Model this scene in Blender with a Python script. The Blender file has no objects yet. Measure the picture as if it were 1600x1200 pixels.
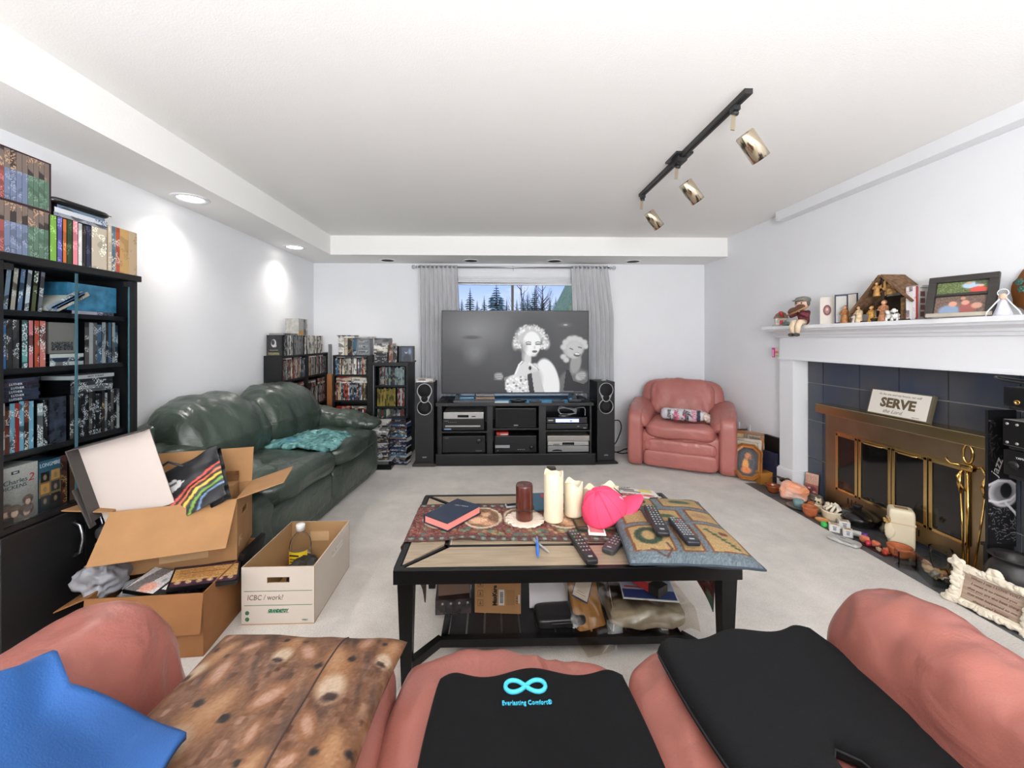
import bpy, bmesh, math, random
import numpy as np
from math import sin, cos, pi, radians, sqrt, atan2, hypot
from mathutils import Vector, Matrix, Euler, noise
random.seed(7)
SC = bpy.context.scene
COL = SC.collection
R = radians
# ------------------------------------------------------------------ camera
cd = bpy.data.cameras.new('camera'); cam = bpy.data.objects.new('camera', cd); COL.objects.link(cam)
cam.location = (0, 0, 1.25); cam.rotation_euler = (R(90), 0, R(-1.4))
cd.sensor_width = 36; cd.lens = 36*630/1600; cd.shift_x = 15/1600; cd.shift_y = -69/1600
cd.clip_start = .02; cd.clip_end = 300
SC.camera = cam
# ------------------------------------------------------------------ world, lights, exposure
w = bpy.data.worlds.new('world'); SC.world = w; w.use_nodes = True
nt = w.node_tree; bg = nt.nodes['Background']
tc = nt.nodes.new('ShaderNodeTexCoord'); sx = nt.nodes.new('ShaderNodeSeparateXYZ'); rp = nt.nodes.new('ShaderNodeValToRGB')
nt.links.new(tc.outputs['Generated'], sx.inputs[0]); nt.links.new(sx.outputs['Z'], rp.inputs[0])
rp.color_ramp.elements[0].position = .0; rp.color_ramp.elements[0].color = (.95, .96, 1, 1)
rp.color_ramp.elements[1].position = .17; rp.color_ramp.elements[1].color = (.26, .45, .95, 1)
ns = nt.nodes.new('ShaderNodeTexNoise'); ns.inputs['Scale'].default_value = 5; ns.inputs['Detail'].default_value = 6
mp = nt.nodes.new('ShaderNodeMapping'); mp.inputs['Scale'].default_value = (1, 1, 3.2)
nt.links.new(tc.outputs['Generated'], mp.inputs[0]); nt.links.new(mp.outputs[0], ns.inputs['Vector'])
cr = nt.nodes.new('ShaderNodeValToRGB'); cr.color_ramp.elements[0].position = .52; cr.color_ramp.elements[1].position = .78
mx = nt.nodes.new('ShaderNodeMixRGB'); mx.inputs[2].default_value = (1, 1, 1, 1)
nt.links.new(ns.outputs['Fac'], cr.inputs[0]); nt.links.new(cr.outputs[0], mx.inputs[0])
nt.links.new(rp.outputs[0], mx.inputs[1]); nt.links.new(mx.outputs[0], bg.inputs[0])
bg.inputs[1].default_value = 1.1
def light(name, kind, loc, energy, color=(1, 1, 1), size=.1, rot=(0, 0, 0), **kw):
    d = bpy.data.lights.new(name, kind); d.energy = energy; d.color = color
    if kind == 'AREA':
        d.shape = 'RECTANGLE'; d.size = size; d.size_y = kw.pop('size_y', size)
    else: d.shadow_soft_size = size
    for k, v in kw.items(): setattr(d, k, v)
    o = bpy.data.objects.new(name, d); COL.objects.link(o); o.location = loc; o.rotation_euler = rot
    return o
# soft frontal fill added behind the camera, tinted as daylight from an assumed window
light('assumed_window_fill', 'AREA', (.2, -2.7, 1.4), 24, (.95, .975, 1), 4.2, (R(90), 0, 0), size_y=1.9)
# added fill light behind the camera, no lamp there: lifts ceiling and far walls
light('ceiling_fill', 'AREA', (.3, -1.7, 1.35), 200, (.96, .98, 1), 1.3, (R(152), 0, 0))
# added point fill behind the camera to brighten the room, no fixture there
light('rear_fill', 'POINT', (.3, -1.2, 1.95), 12, (1, .93, .84), .25)
light('middle_fill', 'AREA', (.25, .35, 2.30), 4, (1, .95, .88), .5, (0, 0, 0))  # second added fill, facing down just ahead of the camera, no fixture there
# the three track heads, lit, aimed at the mantel side
for ty in (1.82, 2.39, 2.955):
    light('track_bulb', 'SPOT', (1.235, ty-.01, 2.085), 3.2, (1, .95, .88), .03, (R(4), R(-38), 0), spot_size=R(95), spot_blend=.6)
CANS = [(-1.9, 3.92), (-1.9, 2.585), (-1.9, 1.2), (-1.9, -.2)]  # last two added out of view, continuing the row of downlights
for cx, cy in CANS:
    light('downlight_bulb', 'SPOT', (cx, cy, 2.13), 25, (1, .95, .89), .045, (0, R(-10), 0), spot_size=R(140), spot_blend=1)
SC.view_settings.view_transform = 'Standard'; SC.view_settings.look = 'None'
SC.view_settings.exposure = .14; SC.view_settings.gamma = 1
SC.view_settings.use_curve_mapping = False
if hasattr(SC, 'cycles'): SC.cycles.transparent_max_bounces = 32   # stacked sheets of clear glass
# ------------------------------------------------------------------ toolkit
def lin(c):
    c = c/255.0 if c > 1 else c
    return c/12.92 if c <= .04045 else ((c+.055)/1.055)**2.4
def L(rgb): return (lin(rgb[0]), lin(rgb[1]), lin(rgb[2]), 1)
MATS = {}
def mat(name, rgb=(200, 200, 200), rough=.55, metal=0, var=0, vs=6, bump=0, bs=80, coat=0, spec=None, trans=0, ior=1.45, alpha=1, emit=0, attr=False, rgb2=None, det=3, vstretch=None, sheen=0):
    if name in MATS: return MATS[name]
    m = bpy.data.materials.new(name); m.use_nodes = True; nt = m.node_tree; b = nt.nodes['Principled BSDF']
    c = L(rgb); b.inputs['Base Color'].default_value = c; b.inputs['Roughness'].default_value = rough; b.inputs['Metallic'].default_value = metal
    if coat: b.inputs['Coat Weight'].default_value = coat; b.inputs['Coat Roughness'].default_value = .15
    if spec is not None: b.inputs['Specular IOR Level'].default_value = spec
    if trans: b.inputs['Transmission Weight'].default_value = trans; b.inputs['IOR'].default_value = ior
    if sheen: b.inputs['Sheen Weight'].default_value = sheen
    if alpha < 1: b.inputs['Alpha'].default_value = alpha
    N = nt.nodes.new; K = nt.links.new
    tco = N('ShaderNodeTexCoord'); src = tco.outputs['Object']
    colout = None
    if attr:
        a = N('ShaderNodeAttribute'); a.attribute_name = 'Col'; colout = a.outputs['Color']; K(colout, b.inputs['Base Color'])
    if var or rgb2:
        n = N('ShaderNodeTexNoise'); n.inputs['Scale'].default_value = vs; n.inputs['Detail'].default_value = det
        if vstretch:
            mpn = N('ShaderNodeMapping'); mpn.inputs['Scale'].default_value = vstretch; K(src, mpn.inputs[0]); K(mpn.outputs[0], n.inputs['Vector'])
        else: K(src, n.inputs['Vector'])
        mr = N('ShaderNodeMapRange'); mr.inputs[1].default_value = .35; mr.inputs[2].default_value = .65; K(n.outputs['Fac'], mr.inputs[0])
        x = N('ShaderNodeMixRGB'); K(mr.outputs[0], x.inputs[0])
        if attr:
            x.blend_type = 'MULTIPLY'; K(colout, x.inputs[1]); x.inputs[2].default_value = (1-var, 1-var, 1-var, 1)
        elif rgb2: x.inputs[1].default_value = c; x.inputs[2].default_value = L(rgb2)
        else:
            x.inputs[1].default_value = [min(1, v*(1-var)) for v in c[:3]]+[1]; x.inputs[2].default_value = [min(1, v*(1+var)) for v in c[:3]]+[1]
        K(x.outputs[0], b.inputs['Base Color']); colout = x.outputs[0]
    if bump:
        n2 = N('ShaderNodeTexNoise'); n2.inputs['Scale'].default_value = bs; n2.inputs['Detail'].default_value = 4; K(src, n2.inputs['Vector'])
        bp = N('ShaderNodeBump'); bp.inputs['Strength'].default_value = bump; bp.inputs['Distance'].default_value = .01
        K(n2.outputs['Fac'], bp.inputs['Height']); K(bp.outputs[0], b.inputs['Normal'])
    if emit:
        b.inputs['Emission Strength'].default_value = emit; b.inputs['Emission Color'].default_value = c
        if colout: K(colout, b.inputs['Emission Color'])
    MATS[name] = m; return m
def glass(name, tint=(235, 245, 245), op=.12, rough=.03):
    """thin sheet glass: mostly transparent with a mirror coat"""
    if name in MATS: return MATS[name]
    m = bpy.data.materials.new(name); m.use_nodes = True; nt = m.node_tree; nt.nodes.clear(); N = nt.nodes.new; K = nt.links.new
    o = N('ShaderNodeOutputMaterial'); t = N('ShaderNodeBsdfTransparent'); t.inputs[0].default_value = L(tint)
    g = N('ShaderNodeBsdfGlossy'); g.inputs['Roughness'].default_value = rough; g.inputs[0].default_value = (1, 1, 1, 1)
    f = N('ShaderNodeLayerWeight'); f.inputs[0].default_value = op
    x = N('ShaderNodeMixShader'); K(f.outputs['Fresnel'], x.inputs[0]); K(t.outputs[0], x.inputs[1]); K(g.outputs[0], x.inputs[2]); K(x.outputs[0], o.inputs[0])
    MATS[name] = m; return m
def spine(rgb, rgb2=(235, 235, 230), rgb3=None, f=1.0):
    """printed case spine: base colour with blocks of a second colour, offset per object"""
    rgb3 = rgb3 or tuple(int(v*.55) for v in rgb)
    name = 'spine_%d_%d_%d_%d' % (*rgb, sum(rgb2))
    if name in MATS: return MATS[name]
    m = bpy.data.materials.new(name); m.use_nodes = True; nt = m.node_tree; b = nt.nodes['Principled BSDF']; N = nt.nodes.new; K = nt.links.new
    b.inputs['Roughness'].default_value = .35
    tco = N('ShaderNodeTexCoord'); oi = N('ShaderNodeObjectInfo')
    ml = N('ShaderNodeMath'); ml.operation = 'MULTIPLY'; ml.inputs[1].default_value = 97; K(oi.outputs['Random'], ml.inputs[0])
    def ns(sc, det):
        mpn = N('ShaderNodeMapping'); mpn.inputs['Scale'].default_value = sc; K(tco.outputs['Object'], mpn.inputs[0])
        n = N('ShaderNodeTexNoise'); n.noise_dimensions = '4D'; n.inputs['Scale'].default_value = 1; n.inputs['Detail'].default_value = det
        K(ml.outputs[0], n.inputs['W']); K(mpn.outputs[0], n.inputs['Vector']); return n.outputs['Fac']
    def st(sock, lo, hi):
        q = N('ShaderNodeMapRange'); q.inputs[1].default_value = lo; q.inputs[2].default_value = hi; K(sock, q.inputs[0]); return q.outputs[0]
    blk = st(ns((9*f, 9*f, 16*f), 0), .56, .58); fine = st(ns((230*f, 230*f, 190*f), 1), .50, .56); grp = st(ns((25*f, 25*f, 24*f), 0), .54, .58)
    x1 = N('ShaderNodeMixRGB'); x1.inputs[1].default_value = L(rgb); x1.inputs[2].default_value = L(rgb3); K(blk, x1.inputs[0])
    mu = N('ShaderNodeMath'); mu.operation = 'MULTIPLY'; K(fine, mu.inputs[0]); K(grp, mu.inputs[1])
    x2 = N('ShaderNodeMixRGB'); K(mu.outputs[0], x2.inputs[0]); K(x1.outputs[0], x2.inputs[1]); x2.inputs[2].default_value = L(rgb2); K(x2.outputs[0], b.inputs['Base Color'])
    MATS[name] = m; return m
def M3(rx=0, ry=0, rz=0, loc=(0, 0, 0)):
    return Matrix.Translation(loc) @ Euler((rx, ry, rz)).to_matrix().to_4x4()
class MB:
    def __init__(s): s.v = []; s.f = []; s.m = []; s.s = []
    def add(s, vs, fs, m=0, sm=False, T=None):
        o = len(s.v)
        s.v += [tuple(T @ Vector(p)) for p in vs] if T is not None else [tuple(p) for p in vs]
        for f in fs: s.f.append([i+o for i in f]); s.m.append(m); s.s.append(sm)
        return s
    def bx(s, x0, x1, y0, y1, z0, z1, m=0, T=None, fm=None):
        vs = [(x, y, z) for z in (z0, z1) for y in (y0, y1) for x in (x0, x1)]
        fs = [(0, 2, 3, 1), (4, 5, 7, 6), (0, 1, 5, 4), (2, 6, 7, 3), (0, 4, 6, 2), (1, 3, 7, 5)]  # -z +z -y +y -x +x
        if fm is None: return s.add(vs, fs, m, False, T)
        for i, f in enumerate(fs): s.add(vs, [f], fm.get(i, m), False, T)
        return s
    def cb(s, c, d, m=0, T=None): return s.bx(c[0]-d[0]/2, c[0]+d[0]/2, c[1]-d[1]/2, c[1]+d[1]/2, c[2]-d[2]/2, c[2]+d[2]/2, m, T)
    def prism(s, poly, z0, z1, m=0, T=None, sm=False):
        n = len(poly); vs = [(x, y, z0) for x, y in poly]+[(x, y, z1) for x, y in poly]
        s.add(vs, [list(range(n))[::-1], list(range(n, 2*n))], m, False, T)
        return s.add(vs, [(i, (i+1) % n, n+(i+1) % n, n+i) for i in range(n)], m, sm, T)
    def lathe(s, prof, n=24, m=0, T=None, sm=True, wob=None):
        vs = []; fs = []; k = len(prof)
        for j, (r, z) in enumerate(prof):
            for i in range(n):
                a = 2*pi*i/n; rr, zz = (r, z) if wob is None else wob(r, z, a, j)
                vs.append((rr*cos(a), rr*sin(a), zz))
        for j in range(k-1):
            for i in range(n): fs.append((j*n+i, j*n+(i+1) % n, (j+1)*n+(i+1) % n, (j+1)*n+i))
        if prof[0][0] > 1e-6: fs.append(list(range(n))[::-1])
        if prof[-1][0] > 1e-6: fs.append([(k-1)*n+i for i in range(n)])
        return s.add(vs, fs, m, sm, T)
    def tube(s, pts, r, n=8, m=0, T=None, closed=False):
        pts = [Vector(p) for p in pts]; vs = []; fs = []; k = len(pts); up = None
        for i, p in enumerate(pts):
            if closed: d = (pts[(i+1) % k]-pts[i-1])
            else: d = pts[min(i+1, k-1)]-pts[max(i-1, 0)]
            d = d.normalized() if d.length > 0 else Vector((0, 0, 1))
            if up is None: up = d.orthogonal().normalized()
            else:
                up = up-d*up.dot(d); up = up.normalized() if up.length > 1e-6 else d.orthogonal().normalized()
            sd = d.cross(up); rr = r[i] if isinstance(r, (list, tuple)) else r
            for j in range(n): a = 2*pi*j/n; vs.append(p+up*rr*cos(a)+sd*rr*sin(a))
        for i in range(k if closed else k-1):
            a, b = i*n, ((i+1) % k)*n
            for j in range(n): fs.append((a+j, a+(j+1) % n, b+(j+1) % n, b+j))
        if not closed: fs.append(list(range(n))[::-1]); fs.append([(k-1)*n+j for j in range(n)])
        return s.add(vs, fs, m, True, T)
    def grid(s, fn, nu, nv, m=0, sm=True, T=None):
        vs = [fn(i/nu, j/nv) for j in range(nv+1) for i in range(nu+1)]
        fs = [(j*(nu+1)+i, j*(nu+1)+i+1, (j+1)*(nu+1)+i+1, (j+1)*(nu+1)+i) for j in range(nv) for i in range(nu)]
        return s.add(vs, fs, m, sm, T)
    def sheet(s, fn, nu, nv, th=.004, m=0, T=None):
        """a grid surface with thickness: top fn, underside th lower along z, closed rim"""
        N = (nu+1)*(nv+1); top = [Vector(fn(i/nu, j/nv)) for j in range(nv+1) for i in range(nu+1)]
        vs = top+[p-Vector((0, 0, th)) for p in top]; fs = []
        for j in range(nv):
            for i in range(nu):
                a = j*(nu+1)+i; q = (a, a+1, a+nu+2, a+nu+1); fs.append(q); fs.append(tuple(x+N for x in q[::-1]))
        b = [i for i in range(nu+1)]+[j*(nu+1)+nu for j in range(1, nv+1)]+[nv*(nu+1)+i for i in range(nu-1, -1, -1)]+[j*(nu+1) for j in range(nv-1, 0, -1)]
        for i in range(len(b)): p, q = b[i], b[(i+1) % len(b)]; fs.append((q, p, p+N, q+N))
        return s.add(vs, fs, m, True, T)
    def puff(s, c, d, k=4, n=10, m=0, T=None, fn=None, wr=0, wf=(6, 6, 6), seed=0):
        """rounded superellipsoid block, centre c, size d; wr = wrinkle depth, wf = wrinkle frequency"""
        ids = {}; vs = []; fs = []
        ks = k if isinstance(k, tuple) else (k, k, k)
        def vid(p):
            key = tuple(round(x, 4) for x in p)
            if key not in ids:
                x, y, z = p; kk = max(ks)
                nn = (abs(x)**ks[0]+abs(y)**ks[1]+abs(z)**ks[2])**(1/kk) if len(set(ks)) == 1 else 1
                if len(set(ks)) > 1:
                    lo, hi = 0, 2.0
                    for _ in range(18):
                        md = (lo+hi)/2
                        if (abs(x*md)**ks[0]+abs(y*md)**ks[1]+abs(z*md)**ks[2]) > 1: hi = md
                        else: lo = md
                    nn = 1/max(lo, 1e-6)
                q = Vector((x/nn, y/nn, z/nn)); pos = Vector((q.x*d[0]/2, q.y*d[1]/2, q.z*d[2]/2))
                if wr:
                    f = noise.noise(Vector((pos.x*wf[0]+seed*7.1, pos.y*wf[1]+seed*3.3, pos.z*wf[2]+seed)))
                    f2 = noise.noise(Vector((pos.x*wf[0]*2.3+seed, pos.y*wf[1]*2.3, pos.z*wf[2]*2.3+5)))
                    nrm = Vector((q.x/d[0], q.y/d[1], q.z/d[2])).normalized(); pos += nrm*wr*(f-abs(f2)*.7)
                if fn: pos = Vector(fn(q, pos))
                ids[key] = len(vs); vs.append(pos+Vector(c))
            return ids[key]
        for ax in range(3):
            for sg in (-1, 1):
                for i in range(n):
                    for j in range(n):
                        qs = []
                        for (a, b) in ((0, 0), (1, 0), (1, 1), (0, 1)):
                            u = -1+2*(i+a)/n; w_ = -1+2*(j+b)/n
                            p = [0, 0, 0]; p[ax] = sg; p[(ax+1) % 3] = u; p[(ax+2) % 3] = w_; qs.append(vid(tuple(p)))
                        fs.append(qs if sg > 0 else qs[::-1])
        return s.add(vs, fs, m, True, T)
    def mesh(s, name, mats, bevel=0, seg=2, ang=30):
        me = bpy.data.meshes.new(name); me.from_pydata(s.v, [], s.f)
        for m in (mats if isinstance(mats, (list, tuple)) else [mats]): me.materials.append(m)
        me.polygons.foreach_set('material_index', s.m); me.polygons.foreach_set('use_smooth', s.s)
        if bevel:
            b = bmesh.new(); b.from_mesh(me); bmesh.ops.remove_doubles(b, verts=b.verts, dist=1e-6)
            es = [e for e in b.edges if len(e.link_faces) == 2 and e.calc_face_angle(0) > R(ang)]
            bmesh.ops.bevel(b, geom=es, offset=bevel, segments=seg, affect='EDGES', profile=.6, clamp_overlap=True)
            b.to_mesh(me); b.free()
        me.update(); return me
    def build(s, name, mats, parent=None, loc=(0, 0, 0), rot=(0, 0, 0), bevel=0, seg=2, ang=30):
        o = bpy.data.objects.new(name, s.mesh(name, mats, bevel, seg, ang)); COL.objects.link(o)
        o.parent = parent; o.location = loc; o.rotation_euler = rot; return o
def tag(o, label=None, cat=None, group=None, kind=None):
    if label: o['label'] = label
    if cat: o['category'] = cat
    if group: o['group'] = group
    if kind: o['kind'] = kind
    return o
def thing(name, label, cat, loc=(0, 0, 0), rz=0, group=None, rx=0, ry=0):
    o = bpy.data.objects.new(name, None); COL.objects.link(o); o.location = loc; o.rotation_euler = (rx, ry, rz); o.empty_display_size = .05
    return tag(o, label, cat, group)
def copy_tree(o, parent=None):
    c = o.copy(); COL.objects.link(c); c.parent = parent
    for ch in o.children: copy_tree(ch, c)
    return c
def struct(name, mb, m, parent=None, **k):
    o = mb.build(name, m, parent, **k); o['kind'] = 'structure'; return o
def text(s, parent, c, right, up, h, m, maxw=None, name='lettering', shear=0, ext=.0004, off=0, align='CENTER'):
    """flat lettering: centre c, reading direction right, cap height h"""
    cu = bpy.data.curves.new('t', 'FONT'); cu.body = s; cu.align_x = align; cu.align_y = 'CENTER'; cu.size = h/.72; cu.extrude = ext; cu.shear = shear; cu.offset = off; cu.resolution_u = 2
    o = bpy.data.objects.new('t', cu); COL.objects.link(o); bpy.context.view_layer.update()
    wd = o.dimensions.x; me = bpy.data.meshes.new_from_object(o); bpy.data.objects.remove(o); bpy.data.curves.remove(cu)
    k = min(1, maxw/wd) if maxw and wd > 0 else 1
    r = Vector(right).normalized(); u = Vector(up).normalized(); n = r.cross(u)
    T = Matrix.Translation(Vector(c)+n*(ext*.6)) @ Matrix((r, u, n)).transposed().to_4x4() @ Matrix.Diagonal((k, 1, 1, 1))
    me.transform(T); me.materials.clear(); me.materials.append(m); me.name = name
    ob = bpy.data.objects.new(name, me); COL.objects.link(ob); ob.parent = parent; return ob
class Ras:
    """small drawing surface; colours 0-255, y downwards, unit coordinates 0..1 of width and height"""
    def __init__(s, w, h, bg=(128, 128, 128)):
        s.w, s.h = w, h; s.a = np.zeros((h, w, 3)); s.a[:] = bg
        s.X, s.Y = np.meshgrid((np.arange(w)+.5)/w, (np.arange(h)+.5)/h); s.asp = h/w
    def blend(s, k, c): k = np.clip(k, 0, 1)[..., None]; s.a = s.a*(1-k)+np.array(c, float)*k; return s
    def ell(s, cx, cy, rx, ry, c, soft=.12, rot=0, op=1):
        dx = s.X-cx; dy = (s.Y-cy)*s.asp; ry_ = ry*s.asp; ca, sa = cos(rot), sin(rot)
        q = np.sqrt(((dx*ca+dy*sa)/rx)**2+((-dx*sa+dy*ca)/ry_)**2); return s.blend((1-q)/soft*op if op == 1 else np.clip((1-q)/soft, 0, 1)*op, c)
    def rect(s, x0, y0, x1, y1, c, op=1): return s.blend(((s.X >= x0) & (s.X < x1) & (s.Y >= y0) & (s.Y < y1))*float(op), c)
    def poly(s, pts, c, op=1):
        ins = np.zeros(s.X.shape, bool); n = len(pts)
        for i in range(n):
            (x0, y0), (x1, y1) = pts[i], pts[(i+1) % n]
            if y0 == y1: continue
            cnd = (y0 > s.Y) != (y1 > s.Y); ins ^= cnd & (s.X < (x1-x0)*(s.Y-y0)/(y1-y0)+x0)
        return s.blend(ins*float(op), c)
    def line(s, pts, wd, c, op=1):
        for (x0, y0), (x1, y1) in zip(pts, pts[1:]):
            y0_, y1_ = y0*s.asp, y1*s.asp; dx, dy = x1-x0, y1_-y0_; l2 = dx*dx+dy*dy or 1e-9
            t = np.clip(((s.X-x0)*dx+(s.Y*s.asp-y0_)*dy)/l2, 0, 1); q = np.sqrt((s.X-x0-t*dx)**2+(s.Y*s.asp-y0_-t*dy)**2)
            s.blend(np.clip((wd/2-q)/(1/s.w)+.5, 0, 1)*op, c)
        return s
    def speck(s, rng, amt=20, cell=1):
        n = rng.normal(0, amt, (s.h//cell+1, s.w//cell+1, 1)); n = np.kron(n, np.ones((cell, cell, 1)))[:s.h, :s.w]; s.a = np.clip(s.a+n, 0, 255); return s
    def at(s, u, v):
        return s.a[min(s.h-1, max(0, int(v*s.h))), min(s.w-1, max(0, int(u*s.w)))]
def colour_mesh(me, fn):
    at = me.color_attributes.new('Col', 'FLOAT_COLOR', 'POINT')
    arr = np.ones((len(me.vertices), 4), np.float32); 
    for i, v in enumerate(me.vertices): arr[i, :3] = fn(v.co)
    a = np.clip(arr[:, :3]/255, 0, 1); arr[:, :3] = np.where(a <= .04045, a/12.92, ((a+.055)/1.055)**2.4)
    at.data.foreach_set('color', arr.ravel())
def print_sheet(name, ras, c, right, up, wd, ht, m, parent=None):
    """flat print: coloured grid of the size of the drawing, facing right x up"""
    r = Vector(right).normalized(); u = Vector(up).normalized(); c = Vector(c)
    W, H_ = ras.w, ras.h
    ii, jj = np.meshgrid(np.arange(W+1)/W-.5, .5-np.arange(H_+1)/H_)
    P = np.array(c)[None, None]+ii[..., None]*wd*np.array(r)+jj[..., None]*ht*np.array(u)
    idx = np.arange((W+1)*(H_+1)).reshape(H_+1, W+1)
    F = np.stack([idx[1:, :-1], idx[1:, 1:], idx[:-1, 1:], idx[:-1, :-1]], -1).reshape(-1, 4)
    me = bpy.data.meshes.new(name); me.from_pydata(P.reshape(-1, 3).tolist(), [], F.tolist()); me.materials.append(m)
    at = me.color_attributes.new('Col', 'FLOAT_COLOR', 'CORNER')
    a = np.clip(ras.a/255, 0, 1); a = np.where(a <= .04045, a/12.92, ((a+.055)/1.055)**2.4).reshape(-1, 3)
    arr = np.ones((len(F)*4, 4), np.float32); arr[:, :3] = np.repeat(a, 4, axis=0)
    at.data.foreach_set('color', arr.ravel()); me.update()
    o = bpy.data.objects.new(name, me); COL.objects.link(o); o.parent = parent; return o
PRINT = lambda: mat('printed_paper', rough=.45, attr=True)
CLOTHPRINT = lambda: mat('printed_cloth', rough=.9, attr=True, bump=.25, bs=300)
rng = np.random.default_rng(5)
# ================================================================== THE ROOM
XL, XR, YB, ZC, ZS = -2.07, 2.51, 4.72, 2.34, 2.14
m_wall = mat('wall_paint', (235, 236, 239), .85, var=.015, vs=2, bump=.04, bs=120)
m_ceil = mat('ceiling_texture', (244, 243, 240), .95, bump=.14, bs=150)
m_trim = mat('white_trim_paint', (232, 233, 236), .5)
def carpet_mat():
    m = mat('carpet', (172, 165, 158), 1, sheen=.3); nt = m.node_tree; N = nt.nodes.new; K = nt.links.new; b = nt.nodes['Principled BSDF']
    t = N('ShaderNodeTexCoord'); a = N('ShaderNodeTexNoise'); a.inputs['Scale'].default_value = 3.5; a.inputs['Detail'].default_value = 8; a.inputs['Roughness'].default_value = .7; K(t.outputs['Object'], a.inputs[0])
    c = N('ShaderNodeTexNoise'); c.inputs['Scale'].default_value = 150; c.inputs['Detail'].default_value = 3; K(t.outputs['Object'], c.inputs[0])
    r = N('ShaderNodeValToRGB'); r.color_ramp.elements[0].position = .3; r.color_ramp.elements[0].color = L((184, 177, 170)); r.color_ramp.elements[1].position = .7; r.color_ramp.elements[1].color = L((212, 205, 197)); K(a.outputs['Fac'], r.inputs[0])
    x = N('ShaderNodeMixRGB'); x.blend_type = 'OVERLAY'; x.inputs[0].default_value = .28; K(r.outputs[0], x.inputs[1]); K(c.outputs['Fac'], x.inputs[2]); K(x.outputs[0], b.inputs['Base Color'])
    bp = N('ShaderNodeBump'); bp.inputs['Strength'].default_value = .5; bp.inputs['Distance'].default_value = .006; K(c.outputs['Fac'], bp.inputs['Height']); K(bp.outputs[0], b.inputs['Normal'])
    return m
YR = -3.0
struct('floor', MB().bx(XL-.1, 2.2, YR, YB+.1, -.1, 0).bx(2.2, XR+.2, 3.47, YB+.1, -.1, 0), carpet_mat())
struct('ceiling', MB().bx(XL-.1, XR+.2, YR, YB+.1, ZC, ZC+.1), m_ceil)
struct('wall_left', MB().bx(XL-.1, XL, YR, YB+.1, 0, ZC), m_wall)
# back wall with the window opening
WX0, WX1, WZ0, WZ1 = -.50, .98, 1.02, 2.03
struct('wall_back', MB().bx(XL, WX0, YB, YB+.12, 0, ZC).bx(WX1, XR+.2, YB, YB+.12, 0, ZC).bx(WX0, WX1, YB, YB+.12, 0, WZ0).bx(WX0, WX1, YB, YB+.12, WZ1, ZC), m_wall)
struct('wall_right', MB().bx(XR, XR+.2, 3.30, YB, 0, ZC).bx(XR, XR+.2, YR, 3.30, 1.08, ZC).bx(XR, XR+.2, YR, 1.0, 0, 1.08), m_wall)
# rear wall behind the camera: solid sides, assumed opening added to let light in
struct('wall_rear', MB().bx(XL, -1.95, YR-.1, YR, 0, ZC).bx(2.35, XR, YR-.1, YR, 0, ZC).bx(-1.95, 2.35, YR-.1, YR, 2.1, ZC), m_wall)
# dropped soffits
struct('trim_1', MB().bx(XL, -1.69, YR, YB, ZS, ZC), m_ceil)['label'] = 'dropped soffit along the left wall'
struct('trim_2', MB().bx(-1.69, XR, 4.25, YB, ZS, ZC), m_ceil)['label'] = 'dropped soffit over the window wall'
struct('trim_3', MB().bx(2.42, XR, YR, 3.39, 2.262, ZC), m_trim)['label'] = 'shallow boxed beam under the ceiling above the mantel'
struct('baseboard_back', MB().bx(XL, XR, YB-.014, YB, 0, .085).bx(XL, XR, YB-.008, YB, .085, .095), m_trim)
struct('baseboard_left', MB().bx(XL, XL+.014, YR, YB, 0, .085), m_trim)
struct('baseboard_right', MB().bx(XR-.014, XR, 3.39, YB, 0, .085), m_trim)
# hearth floor of slate tiles
m_slate = mat('slate_tile', (86, 86, 88), .35, var=.3, vs=5, bump=.1, bs=30)
m_grout = mat('grout', (150, 148, 142), .9)
hf = struct('floor_hearth', MB().bx(2.2, 2.6, .9, 3.47, -.1, -.004), m_grout)
for j in range(9):
    for (x0, x1) in ((2.2, 2.345), (2.349, 2.575)):
        y1 = 3.468-j*.302; MB().bx(x0, x1, y1-.298, y1, -.02, 0).build('tile', m_slate, hf)
# fireplace wall of blue slate tiles
m_tile = mat('blue_slate_tile', (56, 66, 86), .36, rgb2=(74, 74, 78), vs=3.5, bump=.12, bs=14, det=6)
fw = struct('wall_fireplace', MB().bx(2.578, 2.7, .9, 3.235, 0, 1.12), m_grout)
ys = [3.225, 3.074, 2.762, 2.488, 2.212, 1.90, 1.60, 1.30, 1.0]; zs = [.002, .302, .603, .903, 1.11]
for i in range(8):
    for j in range(4):
        g = .0035; x = 2.57+random.uniform(-.0008, .0008)
        MB().bx(x, 2.582, ys[i+1]+g, ys[i]-g, zs[j]+g, zs[j+1]-g).build('tile', m_tile, fw)
# window
win = tag(bpy.data.objects.new('window_1', None), kind='structure'); COL.objects.link(win); win.location = (0, YB, 0)
m_brown = mat('bronze_aluminium', (74, 66, 60), .45, .3)
wf = MB()
for x0, x1, z0, z1 in ((WX0, WX1, WZ0, WZ0+.03), (WX0, WX1, WZ1-.03, WZ1), (WX0, WX0+.03, WZ0, WZ1), (WX1-.03, WX1, WZ0, WZ1)): wf.bx(x0, x1, .03, .09, z0, z1)
wf.build('window_frame', m_brown, win)
MB().bx(.222, .25, .025, .085, WZ0+.03, WZ1-.03).build('mullion', m_brown, win)
m_pane = glass('window_glass', (250, 252, 255), .04, .02)
MB().bx(WX0+.03, .222, .05, .054, WZ0+.03, WZ1-.03).build('pane', m_pane, win); MB().bx(.25, WX1-.03, .06, .064, WZ0+.03, WZ1-.03).build('pane', m_pane, win)
tr = MB(); t = .055
tr.bx(WX0-t, WX1+t, -.014, 0, WZ1, WZ1+t).bx(WX0-t, WX0, -.014, 0, WZ0-t, WZ1).bx(WX1, WX1+t, -.014, 0, WZ0-t, WZ1).bx(WX0-t-.02, WX1+t+.02, -.03, 0, WZ0-t, WZ0)
tr.build('casing', m_trim, win)
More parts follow.
